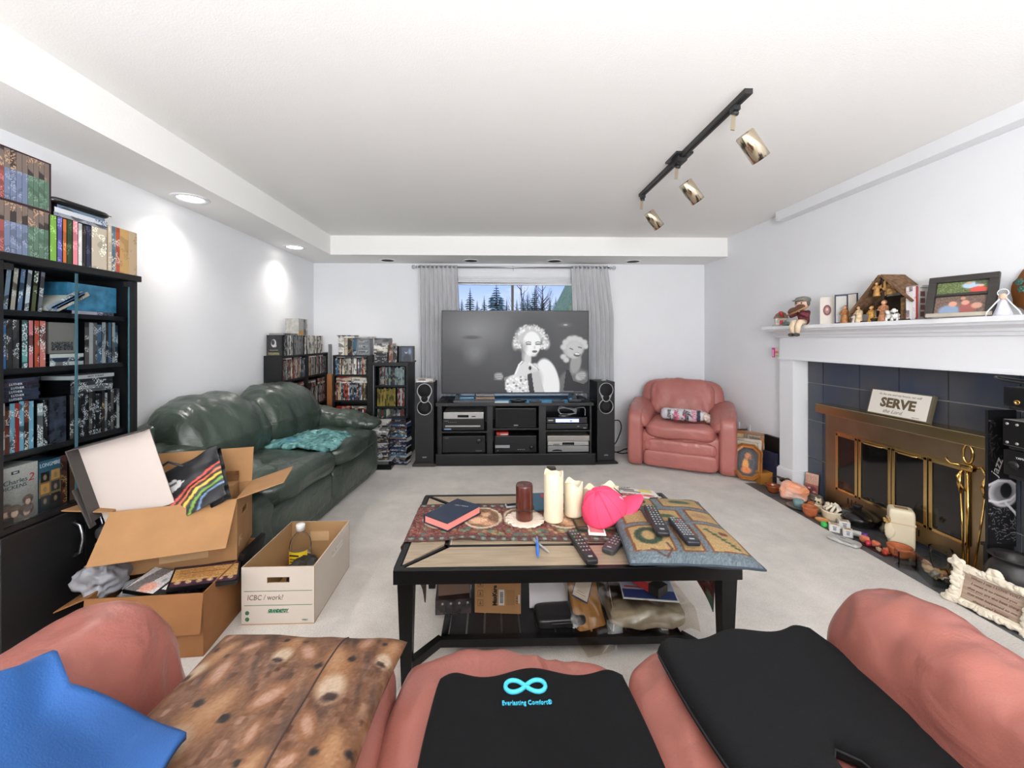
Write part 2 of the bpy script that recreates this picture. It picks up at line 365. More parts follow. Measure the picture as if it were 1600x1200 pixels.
bl = thing('window_blind', 'white slatted blind pulled up to the top of the window', 'blind', (0, YB, 0))
MB().bx(WX0+.01, WX1-.01, -.012, .028, 1.985, 2.03).build('headrail', m_trim, bl)
for k in range(7): MB().bx(WX0+.015, WX1-.015, -.010, .026, 1.975-k*.011, 1.984-k*.011).build('slat', m_trim, bl)
MB().bx(WX0+.015, WX1-.015, -.010, .026, 1.893, 1.916, 0, M3(0, R(.35), 0)).build('bottom_rail', m_trim, bl)
# downlights
m_bulb = mat('lit_lamp', (255, 250, 240), emit=6); m_blackhole = mat('dark_baffle', (22, 20, 18), .7)
for i, (cx, cy) in enumerate(CANS[:3]):
    t = thing('downlight', ('lit round downlight in the left soffit, nearest the window corner', 'lit round downlight in the left soffit above the green sofa', 'added unseen lit round downlight in the left soffit above the glass cabinet')[i], 'downlight', (cx, cy, ZS), group='downlights in the left soffit')
    MB().lathe([(.072, -.0005), (.074, -.006), (.1, -.006), (.104, -.001), (.104, .0)], 32).build('trim_ring', m_trim, t)
    MB().lathe([(.0, -.001), (.071, -.001), (.071, .0)], 32).build('lens', m_bulb, t)
for i, x in enumerate((-1.174, -.243, .697, 1.594)):
    t = thing('downlight', ('unlit black downlight in the back soffit left of the left curtain', 'unlit black downlight in the back soffit above the left curtain', 'unlit black downlight in the back soffit above the right curtain', 'unlit black downlight in the back soffit right of the right curtain')[i], 'downlight', (x, 4.54, ZS), group='unlit downlights in the back soffit')
    MB().lathe([(.07, -.001), (.072, -.005), (.088, -.005), (.09, 0)], 28).build('trim_ring', m_ceil, t)
    MB().lathe([(0, -.003), (.069, -.003), (.069, 0)], 28).build('baffle', m_blackhole, t)
# track light
m_dark = mat('dark_grey_metal', (60, 60, 60), .4, .5); m_nick = mat('polished_nickel', (214, 200, 176), .16, 1)
t = thing('track_light', 'dark ceiling track with three brushed nickel cylinder spotlights', 'light', (1.11, 0, ZC))
MB().bx(-.018, .018, 1.72, 2.99, -.022, 0).bx(-.006, .006, 1.74, 2.97, -.0235, -.022, 1).build('track', [m_dark, m_blackhole], t)
MB().bx(-.05, .05, 2.30, 2.45, -.012, 0).bx(-.028, .028, 2.33, 2.42, -.04, -.012).build('feed_canopy', m_dark, t)
for yy in (1.82, 2.39, 2.955):
    hd = MB(); hd.bx(-.014, .014, yy-.02, yy+.02, -.045, -.022, 1); hd.lathe([(.014, -.062), (.016, -.055), (.014, -.045)], 12, 1, M3(loc=(0, yy, 0)))
    hd.bx(-.009, .009, yy-.003, yy+.003, -.13, -.055, 0, M3(0, R(5), 0))
    T = M3(R(4), R(-38), 0, (.045, yy, -.15))
    hd.lathe([(0, .005), (.036, .005), (.040, 0), (.040, -.135), (.037, -.135), (.035, -.05), (0, -.05)], 28, 0, T)
    hd.build('spotlight_head', [m_nick, m_dark], t)
# ================================================================== MANTEL AND FIREPLACE
t = thing('mantelpiece', 'white painted mantelpiece with stepped moulding around the tiled fireplace', 'mantel', (0, 0, 0))
MB().bx(2.335, XR, .95, 3.45, 1.335, 1.362).build('shelf', m_trim, t, bevel=.004)
cr = MB(); prof = [(2.36, 1.335), (2.36, 1.322), (2.385, 1.318), (2.41, 1.305), (2.415, 1.292), (2.43, 1.288), (2.435, 1.272), (2.45, 1.268), (XR, 1.268), (XR, 1.335)]
cr.prism([(x, z) for x, z in prof], -3.425, -.95, 0, Matrix(((1, 0, 0, 0), (0, 0, -1, 0), (0, 1, 0, 0), (0, 0, 0, 1))))
cr.build('crown_moulding', m_trim, t)
MB().bx(2.45, XR, .95, 3.384, 1.10, 1.27).build('header_board', m_trim, t)
MB().bx(2.438, XR, .95, 3.395, 1.086, 1.10).bx(2.444, XR, .95, 3.389, 1.10, 1.108).build('header_lip', m_trim, t)
MB().bx(2.45, 2.578, 3.232, 3.384, 0, 1.086).build('column', m_trim, t)
MB().bx(2.436, 2.59, 3.218, 3.398, 0, .165).bx(2.443, 2.585, 3.225, 3.391, .165, .178).build('column_base', m_trim, t)
MB().bx(2.45, 2.578, .95, 1.1, 0, 1.086).build('column', m_trim, t)
m_brass = mat('polished_brass', (214, 184, 124), .2, 1, var=.1, vs=3); m_antb = mat('antique_brass_sheet', (168, 148, 118), .36, 1, var=.12, vs=4)
m_smoke = mat('smoked_glass', (20, 19, 18), .06, spec=.6, var=.3, vs=9); m_black = mat('black_paint', (18, 18, 19), .5)
t = thing('fireplace_insert', 'brass framed fireplace with four smoked glass doors and a hood', 'fireplace', (2.57, 0, 0))
T = t
fr = MB(); y0, y1 = 1.94, 3.025
fr.bx(-.022, .004, y0, y1, .575, .70).bx(-.022, .004, 2.925, y1, .0, .575).bx(-.022, .004, y0, 2.085, .0, .575).bx(-.022, .004, 2.085, 2.925, .04, .145)
fr.build('frame', m_antb, T)
MB().prism([(-.105, .70), (-.105, .765), (0, .77), (0, .70)], -3.02, -1.95, 0, Matrix(((1, 0, 0, 0), (0, 0, -1, 0), (0, 1, 0, 0), (0, 0, 0, 1)))).build('hood', mat('hood_brass', (212, 188, 136), .24, 1), T, bevel=.003)
MB().bx(-.03, -.018, 2.085, 2.925, .563, .575).build('top_rail', m_brass, T)
for k in range(2):
    for yy in ((2.79, 2.37)[k],):
        for q in range(3): MB().bx(-.0235, -.02, yy-.025+q*.03, yy-.017+q*.03, .075, .115).build('vent_slot', m_black, T)
for i, (a, b) in enumerate(((2.745, 2.922), (2.508, 2.737), (2.294, 2.503), (2.087, 2.286))):
    d = MB(); f = .020; z0, z1 = .146, .562
    d.bx(-.034, -.02, a, b, z0, z0+f*.9).bx(-.034, -.02, a, b, z1-f*.9, z1).bx(-.034, -.02, a, a+f, z0, z1).bx(-.034, -.02, b-f, b, z0, z1)
    dd = d.build('door', m_brass, T, bevel=.002); MB().bx(-.028, -.024, a+f, b-f, z0+f*.9, z1-f*.9).build('pane', m_smoke, dd)
    if i in (1, 2): MB().tube([(-.036, a+.04, z1-.012), (-.05, a+.06, z1-.014), (-.05, b-.06, z1-.014), (-.036, b-.04, z1-.012)], .004, 8).build('handle', m_brass, dd)
# ================================================================== LARGE FURNITURE
def leather(name, rgb, rough=.4, dark=.22, wr=.5):
    if name in MATS: return MATS[name]
    m = mat(name, rgb, rough, var=dark, vs=3, coat=.15); nt = m.node_tree; N = nt.nodes.new; K = nt.links.new; b = nt.nodes['Principled BSDF']
    t = N('ShaderNodeTexCoord'); v = N('ShaderNodeTexVoronoi'); v.inputs['Scale'].default_value = 260; K(t.outputs['Object'], v.inputs['Vector'])
    n = N('ShaderNodeTexNoise'); n.inputs['Scale'].default_value = 9; n.inputs['Detail'].default_value = 3; n.inputs['Distortion'].default_value = 1.2; K(t.outputs['Object'], n.inputs['Vector'])
    b1 = N('ShaderNodeBump'); b1.inputs['Strength'].default_value = .12; b1.inputs['Distance'].default_value = .003; K(v.outputs['Distance'], b1.inputs['Height'])
    b2 = N('ShaderNodeBump'); b2.inputs['Strength'].default_value = wr; b2.inputs['Distance'].default_value = .03; K(n.outputs['Fac'], b2.inputs['Height']); K(b1.outputs[0], b2.inputs['Normal']); K(b2.outputs[0], b.inputs['Normal'])
    return m
m_bw = mat('black_woodgrain', (16, 16, 18), .5, var=.25, vs=6, vstretch=(1, 1, 12)); m_bwi = mat('black_laminate', (19, 19, 21), .45)
# ---- glass door media cabinet on the left
CX0, CX1, CY0, CY1 = XL+.012, -1.75, 1.46, 2.03
cab = thing('media_cabinet', 'tall black media cabinet with glass doors above solid doors', 'cabinet', (CX1, 0, 0))
dp = CX0-CX1
CS = [.568, .828, 1.143, 1.361]
MB().bx(dp, 0, CY0, CY0+.02, 0, 1.535).build('side_panel', m_bwi, cab); MB().bx(dp, 0, CY1-.02, CY1, 0, 1.535).build('side_panel', m_bwi, cab)
MB().bx(dp, dp+.008, CY0, CY1, .02, 1.535).build('back_panel', m_bwi, cab)
MB().bx(dp, .012, CY0-.02, CY1+.012, 1.535, 1.564).build('top_board', m_bwi, cab, bevel=.003)
MB().bx(dp+.02, -.03, CY0+.02, CY1-.02, 0, .06).build('plinth', m_bwi, cab)
for i, z in enumerate(CS): MB().bx(dp+.008, -.022 if i else 0, CY0+.02, CY1-.02, z-.02, z).build('shelf', m_bwi, cab)
m_cabglass = glass('cabinet_glass', (240, 244, 246), .06, .02); m_gedge = mat('glass_edge', (74, 108, 118), .2)
for a, b in ((1.487, 1.742), (1.747, 1.99)):
    d = MB().bx(-.008, -.003, a, b, .575, 1.53).build('glass_door', m_cabglass, cab)
    MB().bx(-.009, -.002, b-.001, b, .575, 1.53).bx(-.009, -.002, a, a+.001, .575, 1.53).build('glass_edge', m_gedge, d)
    h = (a if a < 1.6 else b-.03)
    for hz in (1.505, .578): MB().bx(-.012, 0, h, h+.03, hz, hz+.022).build('hinge', m_black, d)
for a, b in ((CY1-.04, CY1), (CY0, CY0+.027)): MB().bx(-.014, -.001, a, b, .568, 1.535).build('front_stile', m_bwi, cab)
for a, b, hy in ((1.465, 1.758, 1.715), (1.762, 2.025, 1.803)):
    d = MB().bx(-.002, .016, a, b, .06, .545).build('solid_door', m_bw, cab, bevel=.003)
    MB().tube([(.016, hy, .355), (.04, hy, .37), (.05, hy, .42), (.05, hy, .44), (.04, hy, .48), (.016, hy, .495)], .006, 8).build('handle', mat('satin_steel', (170, 172, 175), .3, 1), d)
# ---- green leather loveseat
m_green = leather('green_leather', (58, 70, 61), .31, .3, .28); m_gseam = mat('green_leather_shadow_seam', (30, 42, 36), .6)
so = thing('loveseat', 'dark green puffy leather loveseat against the left wall', 'sofa', (-1.545, 2.985, 0), R(-6))
# local: y along the sofa (-.83..+.83), +x = front
MB().puff((0, 0, .15), (.76, 1.62, .30), (14, 14, 10), 14, wr=.006).build('base', m_green, so)
for s, nm in ((-1, 0), (1, 1)):
    f = MB().puff((.345, s*.37, .19), (.13, .72, .26), (4, 8, 5), 14, wr=.012, wf=(6, 5, 6), seed=s+3); f.build('front_panel', m_green, so)
    c = MB().puff((.09, s*.37, .385), (.76, .735, .18), (4, 6, 3), 28, wr=.016, wf=(9, 3, 4), seed=s+9, fn=lambda q, p: p+Vector((0, 0, .025*(1-q.y*q.y)*(q.z > 0)))); c.build('seat_cushion', m_green, so)
def bcf(q, p):
    z = p.z; p = Vector(p); p.x -= .10*max(0, q.z); p.z += -.05*abs(q.y)**3*(q.z > 0); return p
for s in (-1, 1):
    b = MB().puff((-.20, s*.345, .64), (.40, .74, .52), (2.6, 3.2, 3), 34, wr=.022, wf=(4, 9, 2.2), seed=s+4, fn=bcf); b.build('back_cushion', m_green, so)
MB().puff((-.36, 0, .42), (.16, 1.6, .74), 6, 10).build('back_frame', m_green, so)
def armf(q, p):
    p = Vector(p); t = (p.x+.4)/.85; p.z -= .14*t*(q.z*.5+.5); return p
for s in (-1, 1):
    MB().puff((.0, s*.745, .22), (.80, .22, .42), (9, 7, 8), 14, wr=.006).build('arm_base', m_green, so)
    MB().puff((.02, s*.735, .565), (.88, .29, .27), (4, 2.4, 2.4), 34, wr=.020, wf=(13, 3, 3), seed=s+2, fn=armf).build('arm', m_green, so)
# ---- pink leather armchair
m_pink = leather('pink_leather', (172, 104, 96), .45, .08, .18)
ac = thing('armchair', 'dusty pink leather armchair beside the right speaker', 'armchair', (1.935, 4.10, 0), R(-27.4))
# local: front = -y, width x
MB().puff((0, .02, .19), (.80, .70, .34), (12, 12, 8), 10).build('base', m_pink, ac)
MB().puff((0, -.345, .10), (.64, .06, .155), (10, 4, 6), 10).build('front_rail', m_pink, ac)
MB().puff((0, -.335, .225), (.63, .07, .13), (8, 3, 4), 20, wr=.012, wf=(26, 5, 4)).build('front_band', m_pink, ac)
MB().puff((0, -.09, .365), (.645, .58, .17), (7, 5, 3.4), 20, wr=.014, wf=(5, 9, 5)).build('seat_cushion', m_pink, ac)
MB().puff((0, .285, .46), (.82, .20, .66), (8, 4, 5), 14, fn=lambda q, p: p+Vector((0, .05*q.z, .03*(1-q.x*q.x)*(q.z > 0)))).build('back_frame', m_pink, ac)
MB().puff((0, .18, .635), (.63, .18, .40), (4, 3, 3.4), 24, wr=.022, wf=(9, 4, 4), seed=5, fn=lambda q, p: p+Vector((-.0, .06*q.z, 0))).build('back_cushion', m_pink, ac)
def paf(q, p):
    p = Vector(p); p.z += .11*(p.y+.36)*(q.z > 0); return p
for s in (-1, 1):
    MB().puff((s*.405, -.005, .27), (.155, .75, .54), (6, 9, 9), 16, fn=paf).build('arm', m_pink, ac)
    MB().puff((s*.372, -.02, .50), (.235, .68, .16), (3, 5, 3), 20, wr=.012, wf=(6, 9, 6), seed=s+6, fn=lambda q, p: paf(q, p)-Vector((s*0, 0, .07*(1-s*q.x)*.5))).build('arm_pad', m_pink, ac)
# ---- tv stand
m_st = mat('tv_stand_black', (17, 17, 19), .42, var=.15, vs=5)
SY = 4.02
st = thing('tv_stand', 'wide black tv stand with three open bays', 'tv stand', (.2235, SY, 0))
MB().bx(-.785, .805, -.02, .48, 0, .115).build('plinth', m_st, st, bevel=.003)
MB().bx(-.785, .785, -.02, .50, .592, .622).build('top_board', m_st, st, bevel=.003)
for a, b in ((-.765, -.728), (-.278, -.222), (.24, .31), (.752, .768)): MB().bx(a, b, 0, .48, .115, .592).build('upright', m_st, st)
MB().bx(-.765, .768, .47, .48, .115, .592).build('back_panel', m_st, st)
for a, b, z in ((-.728, -.278, .338), (-.222, .24, .365), (.31, .752, .345)): MB().bx(a, b, .01, .47, z-.016, z).build('shelf', m_st, st)
# ---- television
m_bez = mat('tv_bezel', (20, 20, 22), .35)
tv = thing('television', 'large flat television showing a black and white film still', 'television', (.2395, 4.20, 0))
MB().bx(-.7685, .7685, 0, .03, .688, 1.556).bx(-.60, .60, .03, .07, .75, 1.3).build('housing', m_bez, tv, bevel=.002)
for s in (-1, 1): MB().prism([(-.012, .69), (.012, .69), (.03, .632), (.034, .623), (-.034, .623), (-.03, .632)], -.11, .11, 0, M3(R(90), 0, 0, (s*.60, .02, 0))).build('foot', m_bez, tv)
def film():
    r = Ras(230, 129, (70, 70, 72)); E = r.ell
    r.a *= (.8+.35*(1-r.Y))[..., None]
    E(.22, .22, .30, .34, (126, 126, 128), 1.0); E(.22, .50, .10, .20, (110, 110, 112), .8); E(.20, .32, .08, .03, (74, 74, 76), .6); E(.30, .85, .25, .2, (58, 58, 60), 1)  # window reflection at the left, painted into the still as soft grey blobs
    E(.60, .42, .2, .5, (44, 44, 46), 1)
    # second figure behind, laughing
    E(.92, .96, .15, .28, (104, 104, 104), .15); E(.915, .64, .045, .16, (150, 150, 150), .3, .2); E(.90, .44, .085, .16, (176, 176, 176), .2, .3)
    for cx, cy in ((.83, .44), (.845, .38), (.875, .34), (.91, .335), (.945, .35), (.975, .38), (.83, .56), (.85, .60), (.985, .43)): E(cx, cy, .028, .045, (196, 196, 196), .5)
    E(.905, .47, .058, .12, (188, 188, 188), .25, .3); r.line([(.875, .455), (.895, .47)], .006, (60, 60, 60)); r.line([(.935, .44), (.955, .45)], .006, (60, 60, 60)); E(.925, .535, .028, .03, (90, 90, 90), .3, .1); E(.925, .525, .022, .012, (235, 235, 235), .3, .1)
    r.poly([(.83, .98), (.85, .72), (.87, .72), (.90, .86), (.97, .90), (1, .86), (1, 1)], (40, 40, 42)); E(.95, .80, .045, .06, (172, 172, 172), .3, -.5)
    for k in range(4): r.line([(.92+.01*k, .77+.02*k), (.98, .75+.03*k)], .006, (140, 140, 140))
    # main figure
    E(.72, .86, .085, .30, (232, 232, 232), .12, -.2); E(.60, .84, .10, .20, (200, 200, 200), .25); E(.575, .55, .038, .16, (160, 160, 160), .3); E(.585, .60, .03, .14, (205, 205, 205), .4)
    r.poly([(.51, .70), (.56, .62), (.60, .66), (.60, .8), (.5, .8)], (212, 212, 212))
    E(.575, .36, .095, .17, (120, 120, 120), .3)
    rh = np.random.default_rng(4); E(.60, .30, .115, .15, (190, 190, 190), .3); E(.50, .40, .03, .1, (170, 170, 170), .5); E(.71, .40, .035, .09, (190, 190, 190), .5)
    for k in range(170):
        a = rh.uniform(2.4, 7.1); q = rh.uniform(.75, 1.08); cx, cy = .607+.112*q*cos(a), .365+.19*q*sin(a)*(1 if sin(a) < 0 else .75)
        E(cx, cy, rh.uniform(.006, .016), rh.uniform(.008, .02), (int(rh.choice([250, 235, 215, 150, 240])),)*3, .8, rh.uniform(0, 3), .75)
    E(.612, .40, .066, .165, (236, 236, 236), .14); E(.56, .44, .03, .1, (168, 168, 168), .8, 0, .8)
    for s in (.59, .655): r.line([(s-.018, .385), (s, .375), (s+.016, .382)], .005, (70, 70, 70)); r.line([(s-.014, .405), (s+.014, .405)], .008, (60, 60, 60))
    E(.632, .445, .008, .03, (200, 200, 200), .6); E(.632, .495, .022, .018, (96, 96, 96), .3); E(.625, .54, .03, .03, (215, 215, 215), .9)
    E(.63, .70, .035, .075, (205, 205, 205), .3, .4)
    for k in range(4): E(.60+.016*k, .645+.018*k, .016, .022, (228, 228, 228), .4); r.line([(.605+.014*k, .63+.02*k), (.62+.014*k, .67+.02*k)], .004, (120, 120, 120))
    E(.60, .70, .012, .03, (30, 30, 30), .4); r.poly([(.61, .76), (.66, .74), (.70, 1), (.62, 1)], (190, 190, 190)); r.poly([(.58, .78), (.61, .76), (.63, 1), (.595, 1)], (46, 46, 48))
    r.line([(.485, .83), (.525, .66), (.545, .62)], .012, (240, 240, 240)); r.poly([(.42, .82), (.47, .79), (.50, 1), (.44, 1)], (128, 128, 128)); E(.385, .80, .035, .05, (176, 176, 176), .3, .3)
    for k in range(4): r.line([(.355, .775+.022*k), (.405, .76+.028*k)], .007, (120, 120, 120))
    E(.505, .91, .082, .14, (214, 214, 214), .12)
    rr = np.random.default_rng(3)
    for k in range(60): E(.43+rr.random()*.15, .80+rr.random()*.22, .010, .016, (int(rr.choice([250, 245, 120, 235])),)*3, .7)
    E(.845, .165, .02, .012, (255, 255, 255), .9); E(.845, .165, .06, .04, (150, 150, 150), 1.2, 0, .5)  # light spot reflected in the screen glass, painted into the still
    r.a = np.clip(r.a, 0, 255); return r
m_scr = mat('screen_picture', (10, 10, 11), rough=.42, attr=True, emit=.9, spec=.3); m_scr.node_tree.links.remove(m_scr.node_tree.nodes['Principled BSDF'].inputs['Base Color'].links[0])
print_sheet('screen', film(), (0, -.0008, 1.124), (1, 0, 0), (0, 0, 1), 1.517, .842, m_scr, tv)
light('tv_backlight', 'AREA', (.24, 4.27, .70), 3.2, (.15, .55, 1), 1.2, (R(0), 0, 0), size_y=.10)
# ---- floor speakers
m_spk = mat('speaker_black', (17, 17, 19), .5, var=.1, vs=8); m_ring = mat('speaker_ring', (165, 165, 168), .35, .8); m_mesh = mat('speaker_grille', (7, 7, 8), .8)
def speaker(label, loc, rz, sr):
    t = thing('floor_speaker', label, 'speaker', loc, rz, 'floor standing speakers')
    MB().bx(-.09, .09, 0, .26, .035, .828).build('cabinet', m_spk, t, bevel=.003)
    b = MB(); b.bx(-.115, .115, -.025, .285, .006, .022); b.prism([(-.115, .022), (.115, .022), (.09, .035), (-.09, .035)], -.28, .02, 0, M3(R(90), 0, 0)); b.build('plinth', m_spk if sr else mat('dark_smoked_plinth', (70, 68, 66), .3, .3), t)
    for sx_ in (-1, 1):
        for yy in (0, .26): MB().lathe([(.008, 0), (.008, .006)], 8, 0, M3(loc=(sx_*.1, yy, 0))).build('foot', m_black, t)
    FT = M3(R(90), 0, 0)   # local x,y -> x,z ; z -> -y
    y2, r2 = .625, .074
    MB().lathe([(r2-.006, .0), (r2-.006, .004), (r2, .005), (r2+.002, 0)], 36, 0, M3(R(90), 0, 0, (0, 0, y2-.045))).build('woofer_ring', m_ring, t)
    MB().lathe([(0, .002), (.03, .0025), (r2-.006, .001)], 36, 0, M3(R(90), 0, 0, (0, 0, y2-.045))).build('woofer_grille', m_mesh, t)
    # keyhole trim around upper driver and tweeter
    out = [(.074*cos(a), .745+.074*sin(a)) for a in [R(-38+i*(256/28)) for i in range(29)]]; lo = [(.042*cos(a), .668+.042*sin(a)) for a in [R(200+i*(140/12)) for i in range(13)]]
    pl = out+lo; kh = MB(); kh.prism(pl, 0, .004, 0, FT); kh.build('keyhole_trim', m_ring, t)
    MB().lathe([(0, .007), (.066, .005), (.067, 0)], 36, 0, M3(R(90), 0, 0, (0, 0, .747))).build('driver_grille', m_mesh, t)
    MB().lathe([(0, .0075), (.033, .005), (.034, 0)], 28, 0, M3(R(90), 0, 0, (0, 0, .668))).build('tweeter_grille', m_mesh, t)
    MB().bx(-.02, .02, -.003, 0, .085, .096).build('badge', m_ring, t)
    return t
speaker('black floor speaker left of the television, cases stacked on it', (-.672, 4.0, 0), R(0), False)
speaker('black floor speaker right of the television, next to the pink armchair', (1.142, 4.03, 0), R(4), True)
# ---- curtains
m_cur = mat('grey_curtain_cloth', (212, 212, 214), .9, var=.06, vs=4, vstretch=(8, 8, 1), bump=.1, bs=400)
def curtain(label, x0, x1, xb0, xb1, seed):
    rn = random.Random(seed); fol = 9; ph = [rn.uniform(-.5, .5) for _ in range(fol+1)]
    def fn(u, v):
        z = 2.105-v*2.08; k = min(1, v*3.5); x = (x0+(x1-x0)*u)*(1-k)+(xb0+(xb1-xb0)*u)*k
        a = u*fol*2*pi; y = 4.625+(.026+.016*k)*sin(a+ph[int(u*fol)]*v*1.2)+.012*noise.noise(Vector((u*9, v*3, seed)))
        if v < .03: y = 4.625+(y-4.625)*.6
        return (x+.006*sin(a*2), y, z)
    m = MB(); m.grid(fn, 90, 30); o = m.build('curtain', m_cur)
    sd = o.modifiers.new('thickness', 'SOLIDIFY'); sd.thickness = .003
    tag(o, label, 'curtain', 'window curtains'); return o
curtain('grey curtain panel at the left side of the window', -.845, -.405, -.835, -.375, 1)
curtain('grey curtain panel at the right side of the window', .905, 1.325, .925, 1.40, 2)
m_chr = mat('brushed_rod', (170, 170, 172), .3, .9); m_crys = mat('clear_crystal', (225, 228, 232), .08, trans=.6)
cr = thing('curtain_rod', 'thin silver curtain rod with crystal finials over the window', 'curtain rod', (.24, 4.625, 2.082))
MB().tube([(-1.09, 0, 0), (1.11, 0, 0)], .009, 10).build('rod', m_chr, cr)
for s, x in ((-1, -1.10), (1, 1.12)):
    MB().lathe([(0, .0), (.02, .004), (.008, .018), (.016, .026), (.024, .036), (.024, .05), (.014, .06), (0, .062)], 14, 0, M3(0, R(90*s), 0, (x, 0, 0)), False).build('finial', m_crys, cr)
for x in (-1.0, 0, 1.02): MB().bx(x-.006, x+.006, -.005, .094, -.006, .006).bx(x-.012, x+.012, .088, .094, -.03, .03).bx(x-.004, x+.004, -.012, .012, -.04, -.012).build('bracket', m_chr, cr)
# ---- coffee table
m_tf = mat('table_black_steel', (11, 11, 12), .35, .2); m_wood = mat('grey_oak_veneer', (160, 142, 120), .30, rgb2=(140, 124, 104), vs=5, vstretch=(1.5, 22, 1), det=5)
TX0, TX1, TY0, TY1, TZ = -.345, .885, 1.405, 2.09, .45
ct = thing('coffee_table', 'black framed coffee table with pale wood panels and slatted lower shelf', 'coffee table', (0, 0, 0))
fr = MB()
fr.bx(TX0, TX1, TY0, TY0+.02, TZ-.05, TZ).bx(TX0, TX1, TY1-.02, TY1, TZ-.05, TZ).bx(TX0, TX0+.02, TY0+.02, TY1-.02, TZ-.05, TZ).bx(TX1-.02, TX1, TY0+.02, TY1-.02, TZ-.05, TZ)
fr.build('top_frame', m_tf, ct, bevel=.002)
IX0, IX1, IY0, IY1 = TX0+.165, TX1-.165, TY0+.165, TY1-.135
g = .006
A, B, C_, D = (TX0+.02, TY0+.02), (TX1-.02, TY0+.02), (TX1-.02, TY1-.02), (TX0+.02, TY1-.02); a, b, c, d = (IX0, IY0), (IX1, IY0), (IX1, IY1), (IX0, IY1)
def panel(pts):
    cx = sum(p[0] for p in pts)/len(pts); cy = sum(p[1] for p in pts)/len(pts)
    out = []
    for x, y in pts:
        v = Vector((x-cx, y-cy)); v = v*(1-.013/max(v.length, .01)*1.6); out.append((cx+v.x, cy+v.y))
    return out
for pts in ((A, B, b, a), (B, C_, c, b), (C_, D, d, c), (D, A, a, d)): MB().prism(panel(pts), TZ-.02, TZ-.001).build('wood_panel', m_wood, ct)
MB().prism(panel((a, b, c, d)), TZ-.02, TZ-.001).build('wood_panel', m_wood, ct)
mu = MB()
for p, q in ((A, a), (B, b), (C_, c), (D, d)):
    v = (Vector(q)-Vector(p)).normalized(); n = Vector((-v.y, v.x))*.006; P, Q = Vector(p), Vector(q); mu.prism([tuple(P-n), tuple(Q-n), tuple(Q+n), tuple(P+n)][:: 1], TZ-.03, TZ-.0005)
for p, q in ((a, b), (b, c), (c, d), (d, a)):
    v = (Vector(q)-Vector(p)).normalized(); n = Vector((-v.y, v.x))*.008; P, Q = Vector(p)-v*.008, Vector(q)+v*.008; mu.prism([tuple(P-n), tuple(Q-n), tuple(Q+n), tuple(P+n)], TZ-.03, TZ-.0004)
mu.build('inlay_bars', m_tf, ct)
for sx_, x in ((0, TX0+.012), (1, TX1-.012)):
    for sy_, y in ((0, TY0+.012), (1, TY1-.012)):
        dx = (1, -1)[sx_]; dy = (1, -1)[sy_]; l = MB()
        top = [(x, y), (x+dx*.055, y), (x+dx*.055, y+dy*.055), (x, y+dy*.055)]; bot = [(x+dx*.012, y+dy*.012), (x+dx*.045, y+dy*.012), (x+dx*.045, y+dy*.045), (x+dx*.012, y+dy*.045)]
        vs = [(p[0], p[1], TZ-.05) for p in top]+[(p[0], p[1], 0) for p in bot]
        fs = [(0, 1, 2, 3), (7, 6, 5, 4)]+[(i, i+4, (i+1) % 4+4, (i+1) % 4) for i in range(4)]
        if dx*dy < 0: fs = [f[::-1] for f in fs]
        l.add(vs, fs); l.build('leg', m_tf, ct)
        br = MB(); p0 = Vector((x+dx*.03, y+dy*.03, .085)); p1 = Vector(((IX0-.02, IX1+.02)[sx_], (IY0+.0, IY1)[sy_], .085)); v = (p1-p0).normalized(); n = Vector((-v.y, v.x, 0))*.014
        br.prism([(p-Vector((0, 0, 0))).to_2d()[:] for p in (p0-n, p1-n, p1+n, p0+n)], .07, .10); br.build('brace', m_tf, ct)
SX0, SX1, SZ = IX0-.02, IX1+.02, .10
MB().bx(SX0, SX1, IY0-.02, IY0+.01, .07, SZ).bx(SX0, SX1, IY1-.01, IY1+.02, .07, SZ).bx(SX0, SX0+.025, IY0, IY1, .07, SZ).bx(SX1-.025, SX1, IY0, IY1, .07, SZ).build('shelf_frame', m_tf, ct)
k = 0; x = SX0+.03
while x < SX1-.09: MB().bx(x, x+.062, IY0+.01, IY1-.01, .08, .096).build('shelf_slat', mat('shelf_slat_black', (26, 25, 28), .5), ct); x += .071
# ---- pink leather sofa in the foreground (seen from behind and above)
m_psofa = leather('rose_leather', (150, 90, 80), .36, .10, .2)
ps = thing('sofa', 'rose pink leather sofa in the foreground seen over its back', 'sofa', (0, .72, 0))
MB().puff((.055, -.05, .17), (1.78, .68, .32), (20, 12, 8), 12).build('base', m_psofa, ps)
def seatf(q, p):
    p = Vector(p); p.z += .018*(1-q.x*q.x)*(q.z > 0); return p
for i, (a, b) in enumerate(((-.76, -.225), (-.225, .315), (.315, .87))):
    MB().puff(((a+b)/2, -.03, .375), (b-a+.006, .72, .155), (9, 6, 4), 44, wr=.022, wf=(7, 3, 4), seed=i+1, fn=seatf).build('seat_cushion', m_psofa, ps)
MB().puff((.055, -.50, .38), (1.95, .22, .74), (14, 4, 5), 14, wr=.01).build('backrest', m_psofa, ps)
for s in (-1, 1):
    def af(q, p, s=s):
        p = Vector(p); t = max(0, q.y)
        p.z -= .03*t**3*(q.z > 0)
        if s < 0: p.x += .03*q.y
        else: p.x += .025*q.y
        return p
    MB().puff((.91 if s > 0 else -.87, -.05, .33), (.25 if s > 0 else .27, .72, .70), (2.8, 7, 3.4), 44, wr=.016, wf=(5, 8, 4), seed=s+12, fn=af).build('arm', m_psofa, ps)
